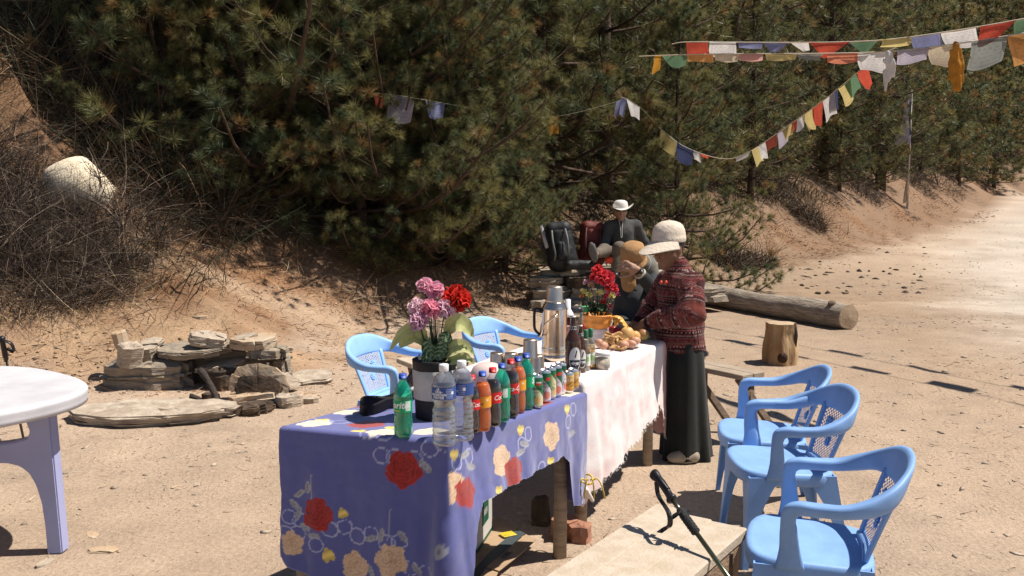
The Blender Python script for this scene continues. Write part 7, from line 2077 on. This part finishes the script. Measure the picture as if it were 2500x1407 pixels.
# knotted scarves
def knot(px, py, y, c, label, lens):
    b0 = np.array(atd(px, py, y)); t = thing("ceremonial_scarf", label, "scarf", b0); sc_ = FPX / y
    S = SDF(); S.cone((0, 0, 0), (0, -.01, -.05), .028, .034, .02)
    for k, (dx, L, w_) in enumerate(lens):
        S.chain([(0, 0, -.03), (dx * .5, -.02 + .03 * (k % 2), -L * .5), (dx, -.01, -L)], [.022, w_, w_ * .75], .02)
    v, f = S.mesh(.009, lambda p: np.sin(p[:, 0] * 150 + p[:, 2] * 20) * .007 + fbm(p, 22, 3) * .016); v[:, 1] *= .55
    mesh("cloth", v, f, fmat(c), t, True)
knot(2170, 134, 7.6, "white", "white knotted ceremonial scarf on the second flag line", [(.03, .16, .035), (-.02, .27, .022)])
knot(2335, 112, 7.1, "ochre", "ochre knotted ceremonial scarf hanging from the second flag line", [(.02, .30, .045), (-.03, .24, .035), (.03, .20, .02)])
b0 = np.array(atd(2218, 440, 31.0)); b0[2] = gz(b0[0], b0[1]); yb = b0[1]
t = thing("flag_pole", "thin pole with faded vertical flags standing on the bank before the far pines", "flag pole", b0)
top = np.array(atd(2226, 218, yb)) - b0
MB().add(*tube([[0, 0, -.2], top], .035, 6)).build("pole", mat("pale pole", (.40, .36, .32), .8), t)
for k, (z0, z1, c, w_) in enumerate(((.97, .55, "lilac", .22), (.90, .62, "navy", .10), (.60, .46, "maroon", .28), (.35, .06, "cream", .12))):
    V = np.array([[top * (z0 + (z1 - z0) * j) + np.array([-w_ * sc * (1.6 if k == 0 else 1) * (.4 + j), -.06 + .05 * math.sin(sc * 5 + j * 4), -.05 * sc]) for j in np.linspace(0, 1, 9)] for sc in np.linspace(0, 1, 6)])
    mesh("flag", V.reshape(-1, 3), grid_faces(6, 9), fmat(c), t, True)

# ---------------------------------------------------------------- brush, dry grass and litter
def blades(base, dirs, L, wid, cols, g, seg=3, bend=.5, grav=.25):
    """thin curved blades; arrays of base points, directions, lengths"""
    m = len(base); t = np.linspace(0, 1, seg + 1)
    side = np.cross(dirs, g.normal(0, 1, (m, 3))); side /= np.linalg.norm(side, axis=1)[:, None] + 1e-9
    bd = g.normal(0, 1, (m, 3)) * bend
    V = np.empty((m, seg + 1, 2, 3))
    for i, s in enumerate(t):
        c = base + dirs * (L * s)[:, None] + bd * (L * s * s)[:, None]; c[:, 2] -= grav * L * s * s
        w_ = (wid * (1 - .85 * s))[:, None] * side * .5
        V[:, i, 0] = c - w_; V[:, i, 1] = c + w_
    idx = np.arange(m)[:, None] * (2 * (seg + 1)); q = []
    for i in range(seg): q.append(np.stack([idx[:, 0] + 2 * i, idx[:, 0] + 2 * i + 1, idx[:, 0] + 2 * i + 3, idx[:, 0] + 2 * i + 2], 1))
    C = np.repeat(cols * g.uniform(.7, 1.3, (m, 1)), 2 * (seg + 1), 0)
    return V.reshape(-1, 3), np.vstack(q), C
brush = mat("dry brush", rough=.85, attr=True, spec=.15)
g = np.random.default_rng(77)
def unit(a): return a / (np.linalg.norm(a, axis=1)[:, None] + 1e-9)
def on_ground(n, x0, x1, y0, y1, dens):
    out = []
    while sum(len(o) for o in out) < n:
        x = g.uniform(x0, x1, n * 3); y = g.uniform(y0, y1, n * 3); k = g.random(n * 3) < dens(x, y); out.append(np.stack([x[k], y[k]], 1))
    p = np.vstack(out)[:n]; return np.c_[p, ground_z(p[:, 0], p[:, 1])]
def stuff(name, v, f, c, m=brush, smooth=False):
    o = mesh(name, v, f, m, None, smooth, c); o["kind"] = "stuff"; return o

# dry grass of the left slope and along the bank
def dens_l(x, y):
    d = foot_d(x, y)[0]; nn = fbm(np.stack([x, y, 0 * x], -1), 1.1, 3)
    return np.clip((d - .8) / 1.2, 0, 1) * np.clip(.55 + nn * 1.6, 0, 1) * ((x < -2.2 - .25 * (y - 9)) | (d > 3))
p = on_ground(15000, -11, -1.4, 7.6, 18, dens_l); m = len(p)
tone = fbm(p, .9, 3)[:, None]
c = np.where(tone > .02, np.array([.34, .20, .105]), np.array([.16, .105, .065])) * (1 + .3 * g.normal(0, 1, (m, 1)).clip(-1, 1)); c[g.random(m) < .15] = (.44, .33, .2)
v, f, c = blades(p, unit(np.c_[g.normal(.25, .5, m), g.normal(-.35, .4, m), np.full(m, .6)]), g.uniform(.14, .46, m), g.uniform(.004, .009, m), np.clip(c, .02, .6), g, 4, .5, .5)
stuff("dry_grass", v, f, c)
# tufts of paler straw at the bank's foot, left of the hearth and in the middle
tl = []
for px, py, n_, s_ in ((150, 690, 420, .38), (240, 640, 380, .34), (420, 650, 260, .3), (60, 700, 350, .3), (330, 600, 300, .3), (560, 690, 200, .22), (760, 720, 200, .22), (980, 760, 420, .26), (870, 740, 260, .24), (1180, 720, 260, .24), (1290, 690, 200, .24), (1080, 700, 260, .24), (480, 620, 260, .26), (690, 640, 240, .26), (30, 760, 300, .28), (1205, 755, 120, .2)):
    q = ground_hit(px, py); r_ = g.normal(0, .30, (n_, 2)) * [1.3, .6]; xy = q[:2] + r_; tl.append(np.c_[xy, ground_z(xy[:, 0], xy[:, 1]), np.full(n_, s_)])
tl = np.vstack(tl); m = len(tl); c = np.tile(np.array([.40, .265, .15]), (m, 1)); c[g.random(m) < .35] = (.25, .145, .08); c[g.random(m) < .2] = (.52, .42, .27)
v, f, c = blades(tl[:, :3], unit(np.c_[g.normal(.1, .6, m), g.normal(-.3, .5, m), np.full(m, .55)]), tl[:, 3] * g.uniform(.4, 1.1, m), g.uniform(.004, .008, m), c, g, 4, .6, .7)
stuff("straw_grass", v, f, c)
# needle litter lying on the bank and under the trees
def dens_b(x, y):
    d = foot_d(x, y)[0]; nn = fbm(np.stack([x, y, 0 * x], -1), 1.6, 3); return np.clip((d + .9) / .9, 0, 1) * np.clip(1.3 - d / 4, 0, 1) * np.clip(.5 + nn * 1.6, .04, 1)
p = on_ground(30000, -6, 11, 7.2, 27, dens_b); m = len(p)
c = np.tile(np.array([.30, .165, .085]), (m, 1)); c[g.random(m) < .35] = (.40, .29, .18); c[g.random(m) < .2] = (.12, .075, .045)
v, f, c = blades(p + [0, 0, .004], unit(np.c_[g.normal(0, 1, m), g.normal(0, 1, m), g.normal(.1, .22, m)]), g.uniform(.05, .2, m), g.uniform(.003, .008, m), c, g, 2, .25, .15)
stuff("needle_litter", v, f, c)
# dark brush that fills the shade under and behind the pines
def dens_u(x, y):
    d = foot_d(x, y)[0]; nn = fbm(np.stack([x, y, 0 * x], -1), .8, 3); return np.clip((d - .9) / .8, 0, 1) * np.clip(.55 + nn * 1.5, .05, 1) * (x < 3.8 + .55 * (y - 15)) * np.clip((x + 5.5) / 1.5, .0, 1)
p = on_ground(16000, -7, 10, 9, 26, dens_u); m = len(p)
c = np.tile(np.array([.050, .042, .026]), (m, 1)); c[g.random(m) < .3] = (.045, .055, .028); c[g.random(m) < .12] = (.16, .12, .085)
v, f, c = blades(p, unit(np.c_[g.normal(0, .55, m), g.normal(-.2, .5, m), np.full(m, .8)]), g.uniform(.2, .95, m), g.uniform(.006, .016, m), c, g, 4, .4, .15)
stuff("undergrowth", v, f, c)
def dens_r(x, y):
    d = foot_d(x, y)[0]; nn = fbm(np.stack([x, y, 0 * x], -1), .45, 3); return np.clip((d - 1.7) / .9, 0, 1) * np.clip(1.4 - d / 9, 0, 1) * np.clip(.5 + nn * 1.6, .04, 1)
p = on_ground(7000, 5, 44, 19, 68, dens_r); m = len(p)
c = np.tile(np.array([.060, .048, .032]), (m, 1)); c[g.random(m) < .35] = (.12, .08, .05); c[g.random(m) < .3] = (.045, .055, .03)
v, f, c = blades(p, unit(np.c_[g.normal(0, .55, m), g.normal(-.2, .5, m), np.full(m, .8)]), g.uniform(.2, .9, m) * (.7 + p[:, 1] * .012), g.uniform(.02, .05, m), c, g, 3, .4, .15)
stuff("bank_brush", v, f, c)
def dens_s(x, y):
    d = foot_d(x, y)[0]; nn = fbm(np.stack([x, y, 0 * x], -1), .9, 3); return np.clip((d + .3) / .6, 0, 1) * np.clip(1.2 - d / 3.5, 0, 1) * np.clip(.35 + nn * 1.8, .03, 1)
p = on_ground(5000, 3, 30, 15, 50, dens_s); m = len(p)
c = np.tile(np.array([.36, .23, .135]), (m, 1)); c[g.random(m) < .4] = (.20, .115, .065)
v, f, c = blades(p, unit(np.c_[g.normal(0, .8, m), g.normal(-.3, .6, m), np.full(m, .5)]), g.uniform(.08, .28, m), g.uniform(.010, .022, m), c, g, 3, .5, .5)
stuff("bank_grass", v, f, c)
# bramble bushes
def bush(name, x, y, rx, rz_, n_, cols, label, cat, group=None, L=(.3, .9), wid=(.004, .008), up=.55, sub=2):
    z = gz(x, y); t = thing(name, label, cat, (x, y, z), 0, group)
    a = g.uniform(0, 6.28, n_); r_ = np.sqrt(g.random(n_)) * rx
    b0 = np.c_[r_ * np.cos(a), r_ * np.sin(a) * .8, np.zeros(n_)]; b0[:, 2] = ground_z(b0[:, 0] + x, b0[:, 1] + y) - z + g.random(n_) ** 1.4 * rz_ * (1 - (r_ / rx) ** 2 * .7)
    d = unit(np.c_[np.cos(a) * .5 + g.normal(0, .6, n_), np.sin(a) * .4 + g.normal(-.1, .6, n_), g.normal(up, .4, n_)])
    c = np.array(cols)[g.integers(0, len(cols), n_)]
    v, f, c = blades(b0, d, g.uniform(*L, n_), g.uniform(*wid, n_), c, g, 4, .45, .25)
    mesh("twigs", v, f, brush, t, False, c)
    mb = MB()
    for k in range(7):
        aa = g.uniform(0, 6.28); e = np.array([math.cos(aa) * rx * .7, math.sin(aa) * rx * .5, rz_ * g.uniform(.7, 1.1)])
        mb.add(*tube(spline([[0, 0, -.05], e * [.35, .35, .5], e], 6), np.linspace(.014, .004, 6), 4, cap=False))
    mb.build("stems", twigm, t)
    return t
br = [(.060, .044, .035), (.085, .062, .048), (.038, .028, .023), (.038, .028, .023), (.24, .185, .14)]
for i, (px, py, rx, rz_, n_, lb) in enumerate([(15, 590, .75, .5, 3300, "dense grey bramble thicket below and left of the woven basket"), (150, 660, .65, .24, 2400, "bramble bush in front of the woven basket"), (20, 690, .7, .5, 1800, "bramble bush at the left edge above the white table"), (-30, 450, .6, .4, 1700, "bramble bush on the slope just left of the woven basket"),
                                             (300, 560, .5, .4, 1100, "small bramble at the foot of the shaded pines, right of the basket")]):
    q = ground_hit(px, py); bush("bramble_bush", q[0], q[1], rx, rz_, n_, br, lb, "bush", "brambles on the left slope", (.2, .62))
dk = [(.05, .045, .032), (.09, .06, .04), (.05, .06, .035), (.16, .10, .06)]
for i, (px, py, rx, rz_, n_, lb) in enumerate([(120, 220, 1.1, .8, 2200, "brown bush high on the left slope above the basket"), (270, 170, 1.2, .9, 2400, "dark bush high on the left slope under the top pines"), (330, 360, .9, .9, 2000, "dark leafy bush right of and above the woven basket"), (400, 480, .9, .7, 1900, "dark bush in deep shade right of the basket"), (40, 90, 1.3, .8, 2000, "brown bush in the upper left corner")]):
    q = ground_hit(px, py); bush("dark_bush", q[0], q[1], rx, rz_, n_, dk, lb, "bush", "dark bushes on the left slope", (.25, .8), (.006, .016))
sb = [(.10, .075, .055), (.16, .12, .085), (.06, .05, .038)]
for i, (px, py, rx, rz_, n_, lb) in enumerate([(1975, 545, .42, .5, 700, "rounded dry bush alone on the open dirt bank"), (1880, 475, .6, .5, 600, "dry bush at the top of the dirt bank, left of the rounded one"), (1770, 640, .45, .4, 900, "dark brush at the bank's foot behind the log"), (1850, 650, .3, .25, 400, "small brush at the bank's foot right of the dark brush"), (2290, 450, 1.1, 1.2, 900, "tall bare bush on the road cut, left of the far bend"), (2350, 420, 1.3, .9, 900, "brown bush on top of the road cut by the far bend"), (2230, 455, .8, .6, 700, "low brown bush under the flag pole"), (2430, 420, 1.4, .9, 800, "bush at the far bend of the road"), (2270, 395, 1.4, .9, 700, "bush behind the road cut under the far pines"), (2090, 470, .8, .5, 700, "dark brush under the broad pine on the bank")]):
    q = ground_hit(px, py); bush("dry_bush", q[0], q[1], rx, rz_, n_, sb, lb, "bush", "dry bushes along the road bank", (.15, .55), (.010, .020), .8)
# bare pale twigs that catch the light in front of the shade
for i, (px, py, L_, lb) in enumerate([(245, 520, .9, "bare forked twig standing before the woven basket"), (1300, 560, .8, "pale bare branch under the pines left of the rucksacks"), (1290, 700, .5, "pale root wood at the bank's foot behind the flask")]):
    q = ground_hit(px, py); t = thing("bare_twig", lb, "twig", q)
    mb = MB()
    mb.add(*tube(spline([[0, 0, -.03], [.02, 0, L_ * .35], [-.02, -.04, L_ * .6]], 8), np.linspace(.012, .006, 8), 5))
    for k in range(9):
        s_ = g.uniform(.2, .6); aa = g.uniform(-1.2, 1.2); b0 = np.array([0, 0, L_ * s_]); e = b0 + np.array([math.sin(aa) * .4, g.uniform(-.15, .1), math.cos(aa) * .35]) * L_ * .8
        mb.add(*tube(spline([b0, (b0 + e) / 2 + g.normal(0, .03, 3), e], 6), np.linspace(.007, .002, 6), 4))
    o = mb.build("branches", twigm, t)
# pebbles, chips and clods
peb = mat("ground stones", rough=.9, attr=True, spec=.2)
def pebbles(name, p, size, cols, flat=.5):
    n_ = len(p); o8 = np.array([(1, 0, 0), (0, 1, 0), (-1, 0, 0), (0, -1, 0), (0, 0, 1), (0, 0, -.5), (.75, .65, .45), (-.7, -.6, .5)], float)
    f8 = np.array([(0, 6, 4), (6, 1, 4), (1, 2, 4), (2, 7, 4), (7, 3, 4), (3, 0, 4), (0, 1, 6), (2, 3, 7), (1, 0, 5), (2, 1, 5), (3, 2, 5), (0, 3, 5)])
    a = g.uniform(0, 6.28, n_); V = o8[None] * g.uniform(.55, 1.25, (n_, 8, 1)); V = V * (size[:, None, None] * np.stack([g.uniform(.8, 1.5, n_), g.uniform(.6, 1.0, n_), g.uniform(.35, .8, n_) * flat * 1.5], 1)[:, None])
    x = V[..., 0] * np.cos(a)[:, None] - V[..., 1] * np.sin(a)[:, None]; y = V[..., 0] * np.sin(a)[:, None] + V[..., 1] * np.cos(a)[:, None]
    V = np.stack([x, y, V[..., 2]], -1) + p[:, None]
    F = (f8[None] + np.arange(n_)[:, None, None] * 8).reshape(-1, 3)
    return stuff(name, V.reshape(-1, 3), F, np.repeat(cols, 8, 0), peb)
def dens_g(x, y): return np.clip(.35 + fbm(np.stack([x, y, 0 * x], -1), .7, 3), .08, 1)
p = on_ground(4200, -4.5, 7, 2.4, 14, dens_g); n_ = len(p); sz = g.uniform(.003, .012, n_) * np.where(g.random(n_) < .05, 2.4, 1); c = np.array([.42, .34, .26]) * g.uniform(.4, 1.25, (n_, 1)); pebbles("pebbles", p, sz, c)
p = on_ground(3000, 2, 18, 8, 34, dens_g); n_ = len(p); sz = g.uniform(.008, .026, n_); c = np.array([.45, .38, .30]) * g.uniform(.35, 1.2, (n_, 1)); pebbles("road_gravel", p, sz, c)
def dens_c(x, y): d = foot_d(x, y)[0]; return np.clip(1 - np.abs(d - .0) / 1.6, 0, 1) * np.clip(.3 + fbm(np.stack([x, y, 0 * x], -1), .9, 3) * 1.5, .05, 1)
p = on_ground(2600, -6, 24, 7, 40, dens_c); n_ = len(p); sz = g.uniform(.008, .03, n_) * (1 + np.maximum(p[:, 1] - 14, 0) * .04); c = np.array([.36, .25, .16]) * g.uniform(.35, 1.3, (n_, 1)); pebbles("bank_stones", p, sz, c)
p = on_ground(420, -4.5, 6, 2.6, 12, dens_g); n_ = len(p); sz = g.uniform(.012, .034, n_); c = np.array([.40, .32, .24]) * g.uniform(.5, 1.2, (n_, 1)); pebbles("loose_stones", p, sz, c, .5)
q = np.array([ground_hit(px, py) for px, py in zip(g.uniform(1930, 2260, 70), np.concatenate([g.uniform(590, 720, 35), g.normal(690, 22, 35)]))]); n_ = len(q)
pebbles("dark_clods", q, g.uniform(.03, .075, n_), np.array([.07, .05, .038]) * g.uniform(.6, 1.6, (n_, 1)), .6)
# fallen needles, straw and leaf bits on the clearing
p = on_ground(7000, -4.5, 8, 2.4, 16, dens_g); m = len(p); c = np.tile(np.array([.26, .175, .105]), (m, 1)); c[g.random(m) < .4] = (.46, .38, .28); c[g.random(m) < .2] = (.10, .075, .055)
v, f, c = blades(p + [0, 0, .003], unit(np.c_[g.normal(0, 1, m), g.normal(0, 1, m), g.normal(.04, .10, m)]), g.uniform(.015, .09, m), g.uniform(.002, .006, m), c, g, 2, .3, .05)
stuff("ground_litter", v, f, c)
